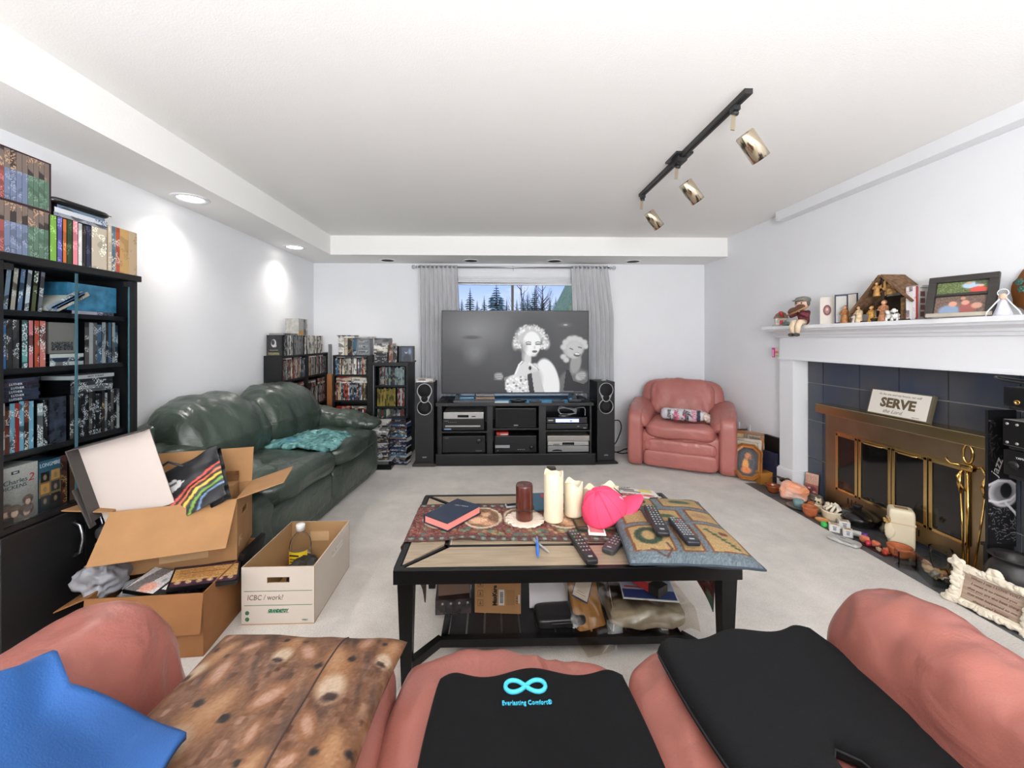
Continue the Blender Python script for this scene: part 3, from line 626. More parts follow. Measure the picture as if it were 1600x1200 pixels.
# ================================================================== CASES, BOOKS AND RACKS
m_case = mat('black_case_plastic', (15, 15, 17), .3); m_paper = mat('paper_block', (222, 214, 198), .8, var=.05, vs=40)
SP = [spine(c, d) for c, d in (((228, 226, 220), (60, 60, 66)), ((30, 30, 34), (200, 200, 200)), ((40, 56, 92), (220, 220, 225)), ((150, 40, 36), (235, 225, 210)), ((196, 178, 146), (80, 60, 40)), ((92, 84, 78), (210, 205, 195)), ((64, 96, 120), (230, 232, 235)), ((206, 202, 196), (150, 60, 50)), ((52, 44, 40), (190, 160, 110)), ((120, 60, 44), (230, 220, 200)), ((170, 168, 164), (50, 50, 60)), ((60, 78, 62), (220, 214, 190)))]
GOLD = [spine((168, 134, 48), (70, 56, 30)), spine((150, 128, 44), (60, 60, 30)), spine((180, 150, 66), (110, 70, 36))]
_cm = {}
def case_mesh(w, d, h, sp, cov=None, flat=False, hi=None):
    key = (w, d, h, sp.name, cov.name if cov else 0, flat, hi.name if hi else 0)
    if key in _cm: return _cm[key]
    b = MB(); cov = cov or m_case
    if flat: b.bx(-h/2, h/2, 0, d, 0, w, 1, None, {2: 0})
    elif hi: b.bx(-w/2, w/2, 0, d, 0, h*.62, 1, None, {2: 0}).bx(-w/2, w/2, 0, d, h*.62, h, 1, None, {2: 2})
    else: b.bx(-w/2, w/2, 0, d, 0, h, 1, None, {2: 0})
    _cm[key] = b.mesh('dvd_case', [sp, cov]+([hi] if hi else [])); return _cm[key]
def put(fr, x, y, z, me, label, group, cat='dvd case', name='dvd_case', lean=0, tw=0, rx=0):
    o = bpy.data.objects.new(name, me); COL.objects.link(o); c, s = cos(fr[2]), sin(fr[2])
    o.location = (fr[0]+c*x-s*y, fr[1]+s*x+c*y, z); o.rotation_euler = (rx, lean, fr[2]+tw); return tag(o, label, cat, group)
STUFF = {'v': MB(), 'mats': []}
def mass(fr, x, y, z, me):
    T = Matrix.Translation((fr[0]+cos(fr[2])*x-sin(fr[2])*y, fr[1]+sin(fr[2])*x+cos(fr[2])*y, z)) @ Matrix.Rotation(fr[2], 4, 'Z')
    mi = []
    for m in me.materials:
        if m not in STUFF['mats']: STUFF['mats'].append(m)
        mi.append(STUFF['mats'].index(m))
    vs = [v.co.copy() for v in me.vertices]
    for p in me.polygons: STUFF['v'].add([vs[i] for i in p.vertices], [list(range(len(p.vertices)))], mi[p.material_index], False, T)
def row(fr, x0, x1, y, z, label, group, pal=None, h=.188, d=.13, w=(.014, .0145, .0155), rn=random, jit=.004, cat='dvd case', maxh=None, name='dvd_case', stuff=False):
    x = x0; pal = pal or SP
    while True:
        ww = rn.choice(w)
        if x+ww > x1: break
        hh = round(h-rn.choice((0, 0, 0, .004, .012, .0)), 4); yy = y+rn.random()*jit; me = case_mesh(ww, d, hh, rn.choice(pal))
        if stuff: mass(fr, x+ww/2, yy, z, me)
        else: put(fr, x+ww/2, yy, z, me, label, group, cat, name)
        x += ww+.0006
def stack(fr, x, y, z, n, label, group, pal=None, h=.188, d=.13, w=(.013, .0145, .016), rn=random, jit=.008, cat='dvd case', name='dvd_case', rot=.04, cov=None, stuff=False):
    for k in range(n):
        ww = rn.choice(w); xx, yy = x+rn.uniform(-jit, jit), y+rn.uniform(0, jit); me = case_mesh(ww, d, h, rn.choice(pal or SP), (rn.choice(cov) if cov else None), True)
        if stuff: mass(fr, xx, yy, z, me)
        else: put(fr, xx, yy, z, me, label, group, cat, name, tw=rn.uniform(-rot, rot))
        z += ww+.0004
    return z
def rack(name, label, fr, wd, dp, ht, shelves, split=None, th=.018, back=True, cat='rack', group=None):
    t = thing(name, label, cat, (fr[0], fr[1], 0), fr[2], group)
    MB().bx(0, th, 0, dp, 0, ht-th).build('side_panel', m_bw, t); MB().bx(wd-th, wd, 0, dp, 0, ht-th).build('side_panel', m_bw, t)
    MB().bx(0, wd, 0, dp, ht-th, ht).build('top_board', m_bw, t); MB().bx(th, wd-th, dp-.006, dp, 0, ht-th).build('back_panel', m_bw, t)
    for z in shelves: MB().bx(th, wd-th, .002, dp-.006, z-th, z).build('shelf', m_bw, t)
    return t
rn = random.Random(11)
# ---- corner racks along the left wall (facing the room)
FA = (-1.9, 3.685, R(90)); FA2 = (-1.9, 4.195, R(90)); DA = .150
for f, lab, nm in ((FA, 'black dvd rack behind the sofa arm, nearer of the two along the left wall', 0), (FA2, 'black dvd rack in the left corner, far one along the left wall', 1)):
    rack('dvd_rack', lab, f, .508, DA+.012, 1.105, (.05, .285, .565, .878), group='dvd racks in the corner')
    w_ = ('nearer left rack', 'corner left rack')[nm]
    row(f, .022, .484, .012, .878, 'dvd case in the top row of the %s' % w_, 'dvds in the %s' % w_, rn=rn)
    for xx in (.10, .30): stack(f, xx+.02, .012, 1.0665, 1, 'dvd case flat over the top row of the %s' % w_, 'dvds in the %s' % w_, rn=rn, rot=0, w=(.014,))
    row(f, .022, .484, .012, .565, 'dvd case standing in the second shelf row of the %s' % w_, 'dvds in the %s' % w_, rn=rn, stuff=True)
    for xx in (.125, .355): stack(f, xx, .012, .7535, 5, 'dvd case in a flat pile over the second row of the %s' % w_, 'dvds in the %s' % w_, rn=rn, rot=.01, jit=.004, w=(.0145,), stuff=True)
row(FA2, .022, .484, .012, .285, 'dvd case standing in the low third row of the corner left wall rack', 'dvds in the corner left wall rack', rn=rn, pal=SP[3:6]+GOLD, stuff=True)
# on top of them
t = thing('box_set', 'black boxed film set with grey emblem on the nearer left wall rack', 'box set', (-2.045, 3.70, 1.1055))
MB().bx(0, .128, 0, .03, 0, .188).build('box', mat('charcoal_print', (44, 44, 46), .35, var=.3, vs=20), t)
r = Ras(40, 58, (46, 46, 48)); r.ell(.5, .40, .2, .22, (205, 205, 205), .2).ell(.46, .36, .13, .14, (60, 60, 62), .2).ell(.62, .52, .1, .08, (190, 190, 190), .3); r.rect(.2, .72, .8, .75, (170, 170, 150)); r.rect(.1, .84, .9, .97, (120, 116, 80)); r.speck(rng, 14)
print_sheet('cover_print', r, (.064, -.0006, .094), (1, 0, 0), (0, 0, 1), .126, .186, PRINT(), t)
PALE = [spine((214, 208, 196), (120, 100, 80)), spine((196, 186, 168), (90, 80, 70)), spine((222, 220, 214), (90, 70, 60))]; GREY = [spine((120, 120, 122), (70, 70, 74)), spine((140, 140, 144), (90, 88, 90))]
row(FA, .052, .225, .005, 1.1055, 'monochrome case in the row on the nearer left rack', 'cases on top of the left wall racks', pal=SP[:2]+SP[10:11], rn=rn)
row(FA, .232, .44, .005, 1.1055, 'grey case in the row on the nearer left rack', 'cases on top of the left wall racks', pal=GREY, rn=rn)
row(FA, .448, .50, .005, 1.1055, 'pale case ending the row on the nearer left rack', 'cases on top of the left wall racks', pal=PALE, rn=rn)
row(FA2, .004, .25, .005, 1.1055, 'cream case in the row on the corner left rack', 'cases on top of the left wall racks', pal=PALE, rn=rn, w=(.018, .02))
row(FA2, .256, .40, .005, 1.1055, 'thick case at the far end on the corner rack', 'cases on top of the left wall racks', pal=SP[:2]+PALE, rn=rn, w=(.02, .026))
put(FA, .16, .0, 1.2945, case_mesh(.016, .13, .26, GREY[0], mat('grey_card', (150, 150, 148), .6), True), 'thin grey album lying flat on the cases of the nearer rack', None, 'album', 'album')
t = thing('box_set', 'clear wrapped box set with orange lower band on top of the left racks', 'box set', (-1.9, 4.0, 1.2945), R(90))
MB().bx(0, .19, 0, .13, 0, .165).build('box', mat('pale_grey_card', (178, 176, 170), .4, var=.15, vs=30), t)
r = Ras(36, 30, (168, 166, 162)); r.rect(0, .74, 1, 1, (196, 140, 56)); r.speck(rng, 22)
print_sheet('cover_print', r, (.05, -.0006, .0825), (1, 0, 0), (0, 0, 1), .098, .163, PRINT(), t)
for k in range(3): MB().bx(.106+k*.028, .131+k*.028, -.002, 0, .004, .161).build('spine', (GREY+PALE)[k], t)
# wooden plank in the corner
tag(MB().bx(-1.885, -1.83, 4.64, 4.66, 0, .86).build('wood_plank', mat('orange_pine', (176, 112, 62), .5, var=.15, vs=4, vstretch=(10, 10, 1))), 'narrow orange wood plank standing between the corner racks', 'plank')
tag(MB().bx(-1.882, -1.855, 4.67, 4.70, 0, 1.2).build('metal_strip', mat('grey_strip', (128, 128, 128), .5)), 'tall grey strip standing in the corner behind the wood plank', 'strip')
# ---- rack facing the camera
FB = (-1.765, 4.50, 0)
rack('dvd_rack', 'black dvd rack facing the room between the corner and the glass cabinet', FB, .435, .2, 1.08, (.05, .30, .582, .866), group='dvd racks in the corner')
MB().bx(.378, .433, -.004, .0, 0, 1.06).build('front_stile', m_bw, bpy.data.objects['dvd_rack.002'])
for z, nm in ((.866, 'top'), (.582, 'second'), (.30, 'third')):
    row(FB, .022, .376, .015, z, 'dvd case in the %s row of the rack facing the room' % nm, 'dvds in the rack facing the room', rn=rn, w=(.0145, .0155), h=.18 if z > .8 else .188, stuff=z < .5)
    for xx in (.115, .285): stack(FB, xx, .015, z+.1885, 1 if z > .8 else (5 if z > .5 else 2), 'dvd case flat over the %s row, rack facing the room' % nm, 'dvds in the rack facing the room', rn=rn, rot=.01, jit=.003, w=(.0135,), h=.165, pal=SP[:1]+SP[7:8]+PALE+SP[3:5], stuff=z < .5)
for xx, ww, sp, lab in ((.088, .062, PALE[2], 'thick white book standing at the left on the rack facing the room'), (.140, .028, PALE[1], 'cream book next to the thick white book on the rack'), (.182, .046, SP[8], 'dark boxed set with yellow mark on the rack facing the room'), (.232, .042, SP[6], 'blue grey boxed set beside the clear case on the rack')):
    put(FB, xx+.002, .01, 1.0805, case_mesh(ww, .14, .19, sp, m_paper), lab, None, 'book', 'book')
t = thing('box_set', 'grey boxed set with rows of pale lettering on the facing rack', 'box set', (FB[0]+.262, FB[1]+.01, 1.0805))
MB().bx(0, .14, 0, .12, 0, .185).build('box', mat('silver_card', (128, 132, 136), .4, var=.2, vs=25), t)
for k in range(3): MB().bx(.02, .12, -.001, 0, .03+k*.055, .055+k*.055).build('printed_band', spine((150, 154, 158), (220, 222, 224), f=2), t)
for k, (xx, zz, wl, sp, lab) in enumerate(((.13, 1.272, .18, PALE[2], 'white magazine pile end lying across the books on the facing rack'), (.315, 1.268, .20, SP[10], 'flat grey case lying across the boxed sets on the facing rack'))):
    put(FB, xx+.02, .0, zz, case_mesh(.016, .15, wl, sp, m_paper, True), lab, None, 'magazine', 'magazine')
put(FB, .14, .0, 1.2885, case_mesh(.012, .15, .19, SP[1], m_case, True), 'slim black case on the white magazine at the left of the facing rack', None, 'dvd case', 'dvd_case')
# ---- glass door cabinet beside the speaker
FC = (-1.236, 4.215, R(1)); 
cc = rack('glass_cabinet', 'narrow black dvd cabinet with a glass door left of the speaker', FC, .352, .44, .997, (.05, .34, .556, .776), th=.02, cat='cabinet')
MB().bx(-.012, .364, -.014, .45, .997, 1.015).build('cornice', m_bw, cc)
d = MB().bx(.004, .348, -.007, -.003, .03, .975).build('glass_door', m_cabglass, cc); MB().bx(.0, .006, -.01, -.001, .03, .985).build('door_edge_strip', m_chr, d)
MB().bx(.30, .33, -.012, 0, .94, .962).build('hinge', m_black, d)
for z, pal, nm, h in ((.776, SP[8:11]+[spine((132, 150, 150), (200, 190, 120)), spine((70, 60, 54), (180, 170, 160))], 'top', .19), (.556, GOLD, 'second', .188), (.34, SP, 'third', .188)):
    row(FC, .03 if z < .7 else .05, .235 if nm == 'second' else .325, .03, z, 'dvd case in the %s shelf of the narrow cabinet' % nm if nm != 'second' else 'gold dvd case in the second shelf of the narrow cabinet', 'dvds in the narrow glass cabinet', pal=pal, rn=rn, h=h, w=(.0145, .017, .022) if nm == 'top' else (.0145, .017), stuff=nm == 'third')
row(FC, .24, .328, .03, .556, 'reddish dvd case at the right of the second cabinet shelf', 'dvds in the narrow glass cabinet', pal=[SP[9], SP[7], SP[3]], rn=rn)
zt = 1.0155
z = stack(FC, .075, .0, zt, 7, 'black flat case in the pile on the narrow glass cabinet', 'flat pile on the narrow glass cabinet', pal=SP[1:2], h=.135, d=.15, w=(.0145,), rn=rn, jit=.003, rot=0)
z = stack(FC, .075, .0, z, 4, 'cream flat case in the pile on the narrow glass cabinet', 'flat pile on the narrow glass cabinet', pal=PALE, h=.14, d=.15, w=(.016, .02), rn=rn, jit=.003, rot=0, cov=[m_paper])
z = stack(FC, .085, .0, z, 4, 'silvery flat case at the top of the cabinet pile', 'flat pile on the narrow glass cabinet', pal=GREY+SP[10:11], h=.15, d=.15, w=(.018,), rn=rn, jit=.004, rot=0)
put(FC, .175, .01, zt, case_mesh(.042, .16, .195, spine((110, 66, 50), (214, 204, 196)), m_paper), 'brown patterned book with pale motifs on the narrow glass cabinet', None, 'book', 'book')
for k, xx in enumerate((.205, .225)): put(FC, xx+.004, .012, zt, case_mesh(.018, .15, .17-.004*k, SP[1]), ('upright black case beside the brown patterned book', 'upright black case touching the photo box on the glass cabinet')[k], None, 'dvd case', 'dvd_case', lean=R(2))
t = thing('photo_box', 'black box with a grey portrait photo on the narrow glass cabinet', 'box', (FC[0]+.32, FC[1]+.025, zt), R(4))
MB().bx(-.065, .085, 0, .14, 0, .168).build('box', m_case, t, bevel=.004)
r = Ras(44, 52, (60, 72, 92)); r.ell(.42, .32, .17, .17, (170, 176, 190), .4).ell(.42, .25, .18, .12, (70, 70, 80), .3).ell(.5, .85, .4, .4, (36, 40, 50), .2).ell(.75, .3, .2, .3, (130, 146, 172), .7); r.speck(rng, 8)
print_sheet('photo', r, (.022, -.0007, .084), (1, 0, 0), (0, 0, 1), .112, .145, PRINT(), t)
# ---- dvd piles on the floor
t = thing('plastic_bin', 'small clear plastic bin under a dvd pile by the sofa arm', 'bin', (-1.09, 3.90, 0))
MB().bx(-.115, .115, 0, .16, 0, .004).bx(-.115, .115, 0, .003, .004, .085).bx(-.115, .115, .157, .16, .004, .085).bx(-.115, -.112, .003, .157, .004, .085).bx(.112, .115, .003, .157, .004, .085).build('tub', glass('clear_plastic', (236, 240, 242), .2, .1), t)
MB().bx(-.118, .118, -.003, .163, .085, .09).build('lid', mat('translucent_lid', (205, 210, 214), .3, trans=.3), t)
FD = (0, 0, R(2)); DARK = [SP[1], SP[2], SP[8], SP[1], spine((36, 44, 66), (150, 60, 50)), SP[5]]
stack((-1.10, 3.91, R(8)), 0, 0, .0905, 14, 'dvd case in the floor pile on the clear bin', 'left floor pile of dvds', pal=DARK+[SP[10]], rn=rn, w=(.0145,), rot=.07, cov=[m_case, m_case, mat('grey_case', (120, 120, 122), .35)])
stack((-1.10, 3.91, R(4)), 0, .0, .2995, 9, 'pale topped dvd case in the left floor pile', 'left floor pile of dvds', pal=[SP[10], SP[1], SP[0]], rn=rn, w=(.0145, .018), rot=.09, cov=[m_case, mat('grey_case'), mat('white_cover', (190, 190, 186), .5)])
stack((-.925, 4.05, R(-10)), -.03, 0, .0, 30, 'dvd case in the floor pile before the glass cabinet', 'right floor pile of dvds', pal=DARK+[SP[6], SP[2]], rn=rn, w=(.0145, .016), rot=.06, d=.125, cov=[m_case, mat('navy_case', (36, 60, 110), .3), m_case, mat('white_cover')])
# on the left speaker
for k in range(2):
    put((-.672, 4.015, 0), 0, 0, .8285+k*.0165, case_mesh(.016, .13, .17, (PALE[2], SP[7])[k], mat('white_cover'), True), ('lower white dvd case lying on the left speaker', 'upper white dvd case lying on the left speaker')[k], 'cases on the left speaker')
# ---- left cabinet: on top
FL = (-1.752, 1.48, R(90)); ZT = 1.5645
PORT = spine((120, 106, 98), (196, 160, 130), (60, 54, 54), f=.8); ser = [spine(c, tuple(min(255, v+46) for v in c), tuple(int(v*.85) for v in c), f=1.4) for c in ((150, 80, 78), (112, 124, 150), (90, 118, 100))]
for lv, z in enumerate((ZT, ZT+.193)):
    t = thing('slipcase', ('lower dark slipcase of the series box sets on the cabinet', 'upper dark slipcase of the series box sets on the cabinet')[lv], 'slipcase', (FL[0]-.004, FL[1]-.10, z), R(90), 'series box sets')
    s = MB(); W_, D_, H_ = .268, .15, .192; e = .003
    m_slip = mat('slipcase_card', (62, 40, 46), .5)
    s.bx(0, W_, 0, D_, 0, e).bx(0, W_, 0, D_, H_-e, H_).bx(0, e, 0, D_, e, H_-e).bx(W_-e, W_, 0, D_, e, H_-e).bx(e, W_-e, D_-e, D_, e, H_-e).build('case', m_slip, t)
    for k in range(14):
        cl = ser[0] if k < 6 else (ser[1] if k < 10 else ser[2])
        put((FL[0]-.006, FL[1]-.10, R(90)), .0125+k*.0186, .0, z+.0035, case_mesh(.0178, .13, .184, cl, None, False, PORT), ('red series dvd in the %s slipcase' if k < 6 else ('blue series dvd in the %s slipcase' if k < 10 else 'green series dvd in the %s slipcase')) % ('lower', 'upper')[lv]+' on the cabinet', 'series dvds in slipcases')
bk = [(.178, .023, (120, 170, 70), .183, 'lime green dvd book'), (.202, .017, (96, 92, 160), .182, 'purple dvd book'), (.221, .013, (200, 110, 50), .18, 'orange dvd book'), (.240, .019, (46, 70, 40), .182, 'dark green dvd book'), (.263, .019, (232, 140, 150), .184, 'pink dvd book'), (.283, .015, (222, 222, 218), .18, 'white dvd book'), (.300, .013, (44, 40, 40), .178, 'slim dark dvd book'), (.318, .018, (40, 44, 70), .18, 'navy dvd book'), (.366, .07, (198, 186, 166), .184, 'wide cream boxed series'), ]
for x, ww, c, h, nm in bk: put(FL, x-.006 if x < .3 else x-.0055, .0, ZT, case_mesh(ww, .14, h, spine(c, tuple(min(255, v+70) for v in c), tuple(int(v*.85) for v in c), f=.9), m_case), nm+' standing in the row on the glass cabinet', 'books on the glass cabinet', 'book', 'book')
far = [(.410, .014, (206, 196, 178), 'beige case before the blue one on the cabinet end'), (.4285, .018, (92, 122, 140), 'blue grey case near the far end on the cabinet'), (.449, .02, (186, 82, 56), 'orange red case near the far end on the cabinet'), (.482, .043, (196, 158, 100), 'tan boxed series with small portraits on the cabinet end'), (.528, .045, (190, 166, 136), 'pale tan boxed series at the very end of the cabinet top')]
for x, ww, c, nm in far: put(FL, x, .0, ZT, case_mesh(ww, .15, .21, spine(c, (150, 122, 88) if ww > .03 else (230, 226, 214), tuple(int(v*.88) for v in c)), mat('tan_card', (196, 170, 132), .6)), nm, None, 'book', 'book')
z = ZT+.185
for k, (ww, h, c, nm) in enumerate(((.014, .225, (150, 152, 158), 'grey flat case directly on the book row of the cabinet'), (.020, .22, (206, 212, 218), 'pale blue lettered book lying over the cabinet book row'), (.012, .20, (110, 130, 150), 'blue grey flat case below the black binder'))):
    put(FL, .286, .0, z, case_mesh(ww, .16, h, spine(c, (70, 96, 130)), m_case, True), nm, 'flat books on the glass cabinet', 'book', 'book'); z += ww+.0005
t = thing('binder', 'black zip binder lying on top of the flat books', 'binder', (FL[0]+.008, FL[1]+.285, z), R(90))
MB().puff((0, .09, .015), (.245, .19, .03), (9, 9, 3), 10).build('cover', m_case, t); MB().tube([(-.12, -.003, .015), (.12, -.003, .015)], .002, 6).build('zip', mat('zip_grey', (70, 70, 72), .4), t)
# ---- left cabinet: inside
FI = (-1.79, 1.48, R(90)); gI = 'cases inside the glass door cabinet'
cols1 = [(150, 170, 190), (190, 176, 160), (96, 120, 150), (200, 205, 210), (84, 88, 50), (120, 116, 120)]
for k, c in enumerate(cols1): put(FI, .045+k*.0225, .0, CS[3]+.001, case_mesh(.014, .12, .158, spine(c)), 'pale leaning case in the top shelf behind glass', gI, lean=R(5))
for k, c in enumerate(((150, 160, 172), (86, 116, 160), (196, 180, 160))): put(FI, .185+k*.020, .0, CS[3]+.014, case_mesh(.017, .12, .15, spine(c), m_paper), 'steeply sloping case in the top shelf behind glass', gI, lean=R(58))
t = thing('wrapped_box', 'blue box in shiny plastic wrap in the top cabinet shelf', 'box', (-1.80, 1.752, CS[3]+.0165), R(90))
MB().bx(0, .222, 0, .12, 0, .118).build('box', mat('blue_wrapped_print', (62, 128, 160), .2, var=.3, vs=22, coat=.6), t)
put(FI, .375, .0, CS[3], case_mesh(.015, .12, .19, spine((190, 180, 190), (40, 40, 60)), None, True), 'flat case beneath the blue wrapped box', gI)
for k, (c, ww) in enumerate((((70, 120, 180), .02), ((60, 54, 50), .018), ((70, 64, 60), .02), ((110, 170, 160), .018), ((216, 120, 120), .014), ((190, 80, 50), .016), ((214, 120, 104), .02))):
    put(FI, .038+k*.0205+(0 if k < 3 else .008), .0, CS[2], case_mesh(ww, .12, .182, spine(c)), 'coloured case at the left of the second cabinet shelf', gI)
for k, c in enumerate(((200, 198, 192), (40, 52, 72), (210, 208, 200))): put(FI, .262, .0, CS[2]+k*.0165, case_mesh(.0155, .12, .135, spine(c), None, True), 'flat case in the small pile on the second cabinet shelf', gI)
t = thing('art_book', 'grey book shown cover forward on the second cabinet shelf', 'book', (-1.80, 1.68, CS[2]+.051), R(90), rx=R(0))
MB().bx(0, .105, 0, .02, 0, .128).build('cover', mat('warm_grey_card', (128, 120, 112), .5), t); r = Ras(30, 14, (60, 58, 56)); r.speck(rng, 40); print_sheet('cover_photo', r, (.052, -.0007, .03), (1, 0, 0), (0, 0, 1), .085, .035, PRINT(), t)
row(FI, .335, .505, .0, CS[2], 'case in the right half of the second cabinet shelf', gI, pal=[SP[1], SP[5], SP[10], SP[8], SP[6]], d=.12, rn=rn, w=(.0145, .018, .02))
row(FI, .03, .148, .0, CS[1], 'colourful case at the left of the third cabinet shelf', gI, pal=[SP[6], SP[9], SP[7], SP[11], spine((120, 170, 190)), SP[3]], d=.12, rn=rn, w=(.0145, .016))
put(FI, .160, .0, CS[1], case_mesh(.02, .12, .17, spine((170, 176, 176)), None), 'pale grey thick case in the third cabinet shelf', gI); put(FI, .178, .0, CS[1], case_mesh(.0145, .12, .18, SP[1]), 'black case next to the pale grey one in the third shelf', gI)
t = thing('wrapped_box', 'dark boxed set in clear wrap in the third cabinet shelf', 'box', (-1.79, 1.675, CS[1]), R(90)); MB().bx(0, .062, 0, .12, 0, .187).build('box', mat('dark_wrapped_print', (52, 54, 62), .15, var=.5, vs=30, coat=.8), t)
row(FI, .275, .505, .0, CS[1], 'dark case in the right of the third cabinet shelf', gI, pal=[SP[1], SP[1], SP[5], SP[10], SP[8]], d=.12, rn=rn)
m_wtxt = mat('white_print', (226, 226, 226), .5); m_ktxt = mat('black_print', (24, 24, 26), .5)
for k in range(6):
    o = put(FI, .09+(.006 if k % 2 else 0), .0, CS[1]+.191+k*.0142, case_mesh(.0138, .12, .128, spine((44+30*(k == 4), 52, 70), (70, 60, 80)), None, True), 'navy lettered case in the third cabinet shelf pile', gI)
    if k < 5: text('LUTHER', o, (-.012, -.0004, .007), (1, 0, 0), (0, 0, 1), .0085, m_wtxt, .07)
z = CS[1]+.191
for k, c in enumerate(((80, 82, 84), (150, 148, 146), (52, 54, 58), (30, 34, 44))): put(FI, .37, .0, z, case_mesh(.0145, .12, .19, spine(c), None, True), 'dark case in the pile under the white lettered one', gI); z += .015
o = put(FI, .372, .0, z, case_mesh(.0165, .12, .2, mat('white_cover'), mat('white_cover'), True), 'white case lettered in black at the top of the third shelf pile', gI); text('NOT TODAY', o, (.012, -.0004, .0083), (1, 0, 0), (0, 0, 1), .009, m_ktxt, .1)
# bottom shelf boxes
t = thing('box_set', 'large cream boxed set with portraits behind the glass door', 'box set', (-1.782, 1.492, CS[0]+.0005), R(90))
MB().bx(0, .132, 0, .11, 0, .208).build('box', mat('cream_card', (196, 190, 180), .5), t)
r = Ras(66, 104, (150, 144, 136)); r.a *= (1.25-.5*r.Y)[..., None]
for cx, cy, rr in ((.18, .78, .2), (.42, .82, .17), (.72, .86, .17), (.75, .68, .13)):
    r.ell(cx, cy-.02, rr*1.15, rr*.75, (86, 72, 62), .2); r.ell(cx, cy+.02, rr*.6, rr*.5, (206, 168, 146), .25); r.ell(cx, cy-.06, rr*1.1, rr*.3, (110, 92, 78), .3); r.ell(cx, cy+.16, rr*1.1, rr*.5, (116, 100, 92), .4)
r.speck(rng, 7); print_sheet('cover_print', r, (.066, -.0006, .104), (1, 0, 0), (0, 0, 1), .130, .206, PRINT(), t)
text('Charles', t, (.058, -.001, .152), (1, .0, 0), (0, 0, 1), .018, mat('teal_print', (54, 78, 84), .5), .085, shear=.0); text('DICKENS', t, (.052, -.001, .132), (1, 0, 0), (0, 0, 1), .015, mat('teal_print'), .09); text('2', t, (.108, -.001, .153), (1, 0, 0), (0, 0, 1), .03, mat('red_print', (170, 40, 40), .5), .03, shear=.2)
MB().bx(.045, .07, -.0015, -.0006, .18, .191).build('logo_box', m_ktxt, t); text('BBC', t, (.0575, -.002, .1855), (1, 0, 0), (0, 0, 1), .006, m_wtxt, .02)
t = thing('box_set', 'blue and tan boxed western series next to the cream boxed set', 'box set', (-1.782, 1.627, CS[0]+.0005), R(90))
MB().bx(0, .082, 0, .11, 0, .200).build('box', mat('teal_card', (40, 70, 86), .4), t)
r = Ras(40, 90, (52, 92, 112)); r.rect(0, .35, 1, 1, (126, 104, 70)); r.rect(0, .72, 1, 1, (46, 46, 44))
for j in range(3):
    for i in range(2): r.rect(.07+.48*i, .22+.24*j, .47+.48*i, .42+.24*j, ((40, 36, 34), (196, 140, 70), (60, 60, 62))[(i+j) % 3]); r.ell(.27+.48*i, .33+.24*j, .1, .07, (150, 120, 96), .4)
print_sheet('cover_print', r, (.041, -.0006, .1), (1, 0, 0), (0, 0, 1), .080, .198, PRINT(), t); text('LONGMIRE', t, (.041, -.001, .182), (1, 0, 0), (0, 0, 1), .016, mat('silver_print', (206, 214, 216), .4), .074)
for k, (c, ww) in enumerate((((90, 50, 44), .03), ((96, 72, 50), .045), ((60, 40, 30), .03), ((40, 70, 40), .04), ((110, 40, 40), .05), ((60, 54, 60), .04))):
    put(FI, .246+.0475*k, .0, CS[0], case_mesh(ww, .12, .20-.006*(k % 3), spine(c, (190, 150, 80))), ('maroon box', 'brown box with gilt print', 'dark brown box', 'dark green box', 'red box', 'charcoal box')[k]+' standing in the bottom glass shelf', gI, 'box set', 'box_set')
o = STUFF['v'].build('packed_dvd_cases', STUFF['mats']); tag(o, 'tightly packed dvd cases in the lower rows of the corner racks', 'dvd cases', kind='stuff')
# ================================================================== TV STAND CONTENTS
m_hifi = mat('hifi_black', (15, 15, 17), .35); m_silv = mat('hifi_silver', (176, 174, 170), .35, .5); m_lcd = mat('lcd_dark', (14, 18, 22), .1); m_lit = mat('blue_led', (120, 160, 255), emit=5)
def device(name, label, cat, x0, x1, z0, z1, m, dp=.34, y=4.045, feet=.006, extra=None, group=None):
    t = thing(name, label, cat, ((x0+x1)/2, y, z0), 0, group); w_, h_ = (x1-x0)/2, z1-z0
    MB().bx(-w_, w_, 0, dp, feet, h_).build('chassis', m, t, bevel=.003)
    for sx_ in (-1, 1):
        for yy in (.04, dp-.04): MB().lathe([(.012, 0), (.012, feet)], 10, 0, M3(loc=(sx_*(w_-.04), yy, 0))).build('foot', m_black, t)
    if extra: extra(t, w_, h_)
    return t
def knob(t, x, z, r, m): MB().lathe([(r, 0), (r, .012), (r*.8, .014), (0, .014)], 18, 0, M3(R(90), 0, 0, (x, 0, z))).build('knob', m, t)
def strip(t, x0, x1, z0, z1, m, nm='display', d=.0015): MB().bx(x0, x1, -d, 0, z0, z1).build(nm, m, t)
def vents(t, w_, h_, n=16):
    for k in range(n): MB().bx(-w_+.03+k*(2*w_-.06)/n, -w_+.03+k*(2*w_-.06)/n+.012, .05, .26, h_, h_+.001).build('vent_slot', m_black, t)
device('dvd_player', 'silver dvd player on top in the left bay of the tv stand', 'dvd player', -.49, -.09, .4525, .525, m_silv, extra=lambda t, w, h: (strip(t, -.06, .05, .02, .045, m_lcd), strip(t, .08, .12, .025, .035, m_black, 'button')))
device('disc_player', 'black disc player with long tray under the silver player', 'disc player', -.50, -.085, .3385, .452, m_hifi, extra=lambda t, w, h: (strip(t, -.18, .17, .04, .055, m_silv, 'tray'), strip(t, -.19, -.12, .012, .024, mat('blue_sticker', (120, 150, 190), .5), 'sticker'), [strip(t, -.15+.018*k, -.144+.018*k, .085, .089, m_silv, 'button') for k in range(5)], text('ONKYO', t, (-.17, -.001, .098), (1, 0, 0), (0, 0, 1), .008, m_silv)))
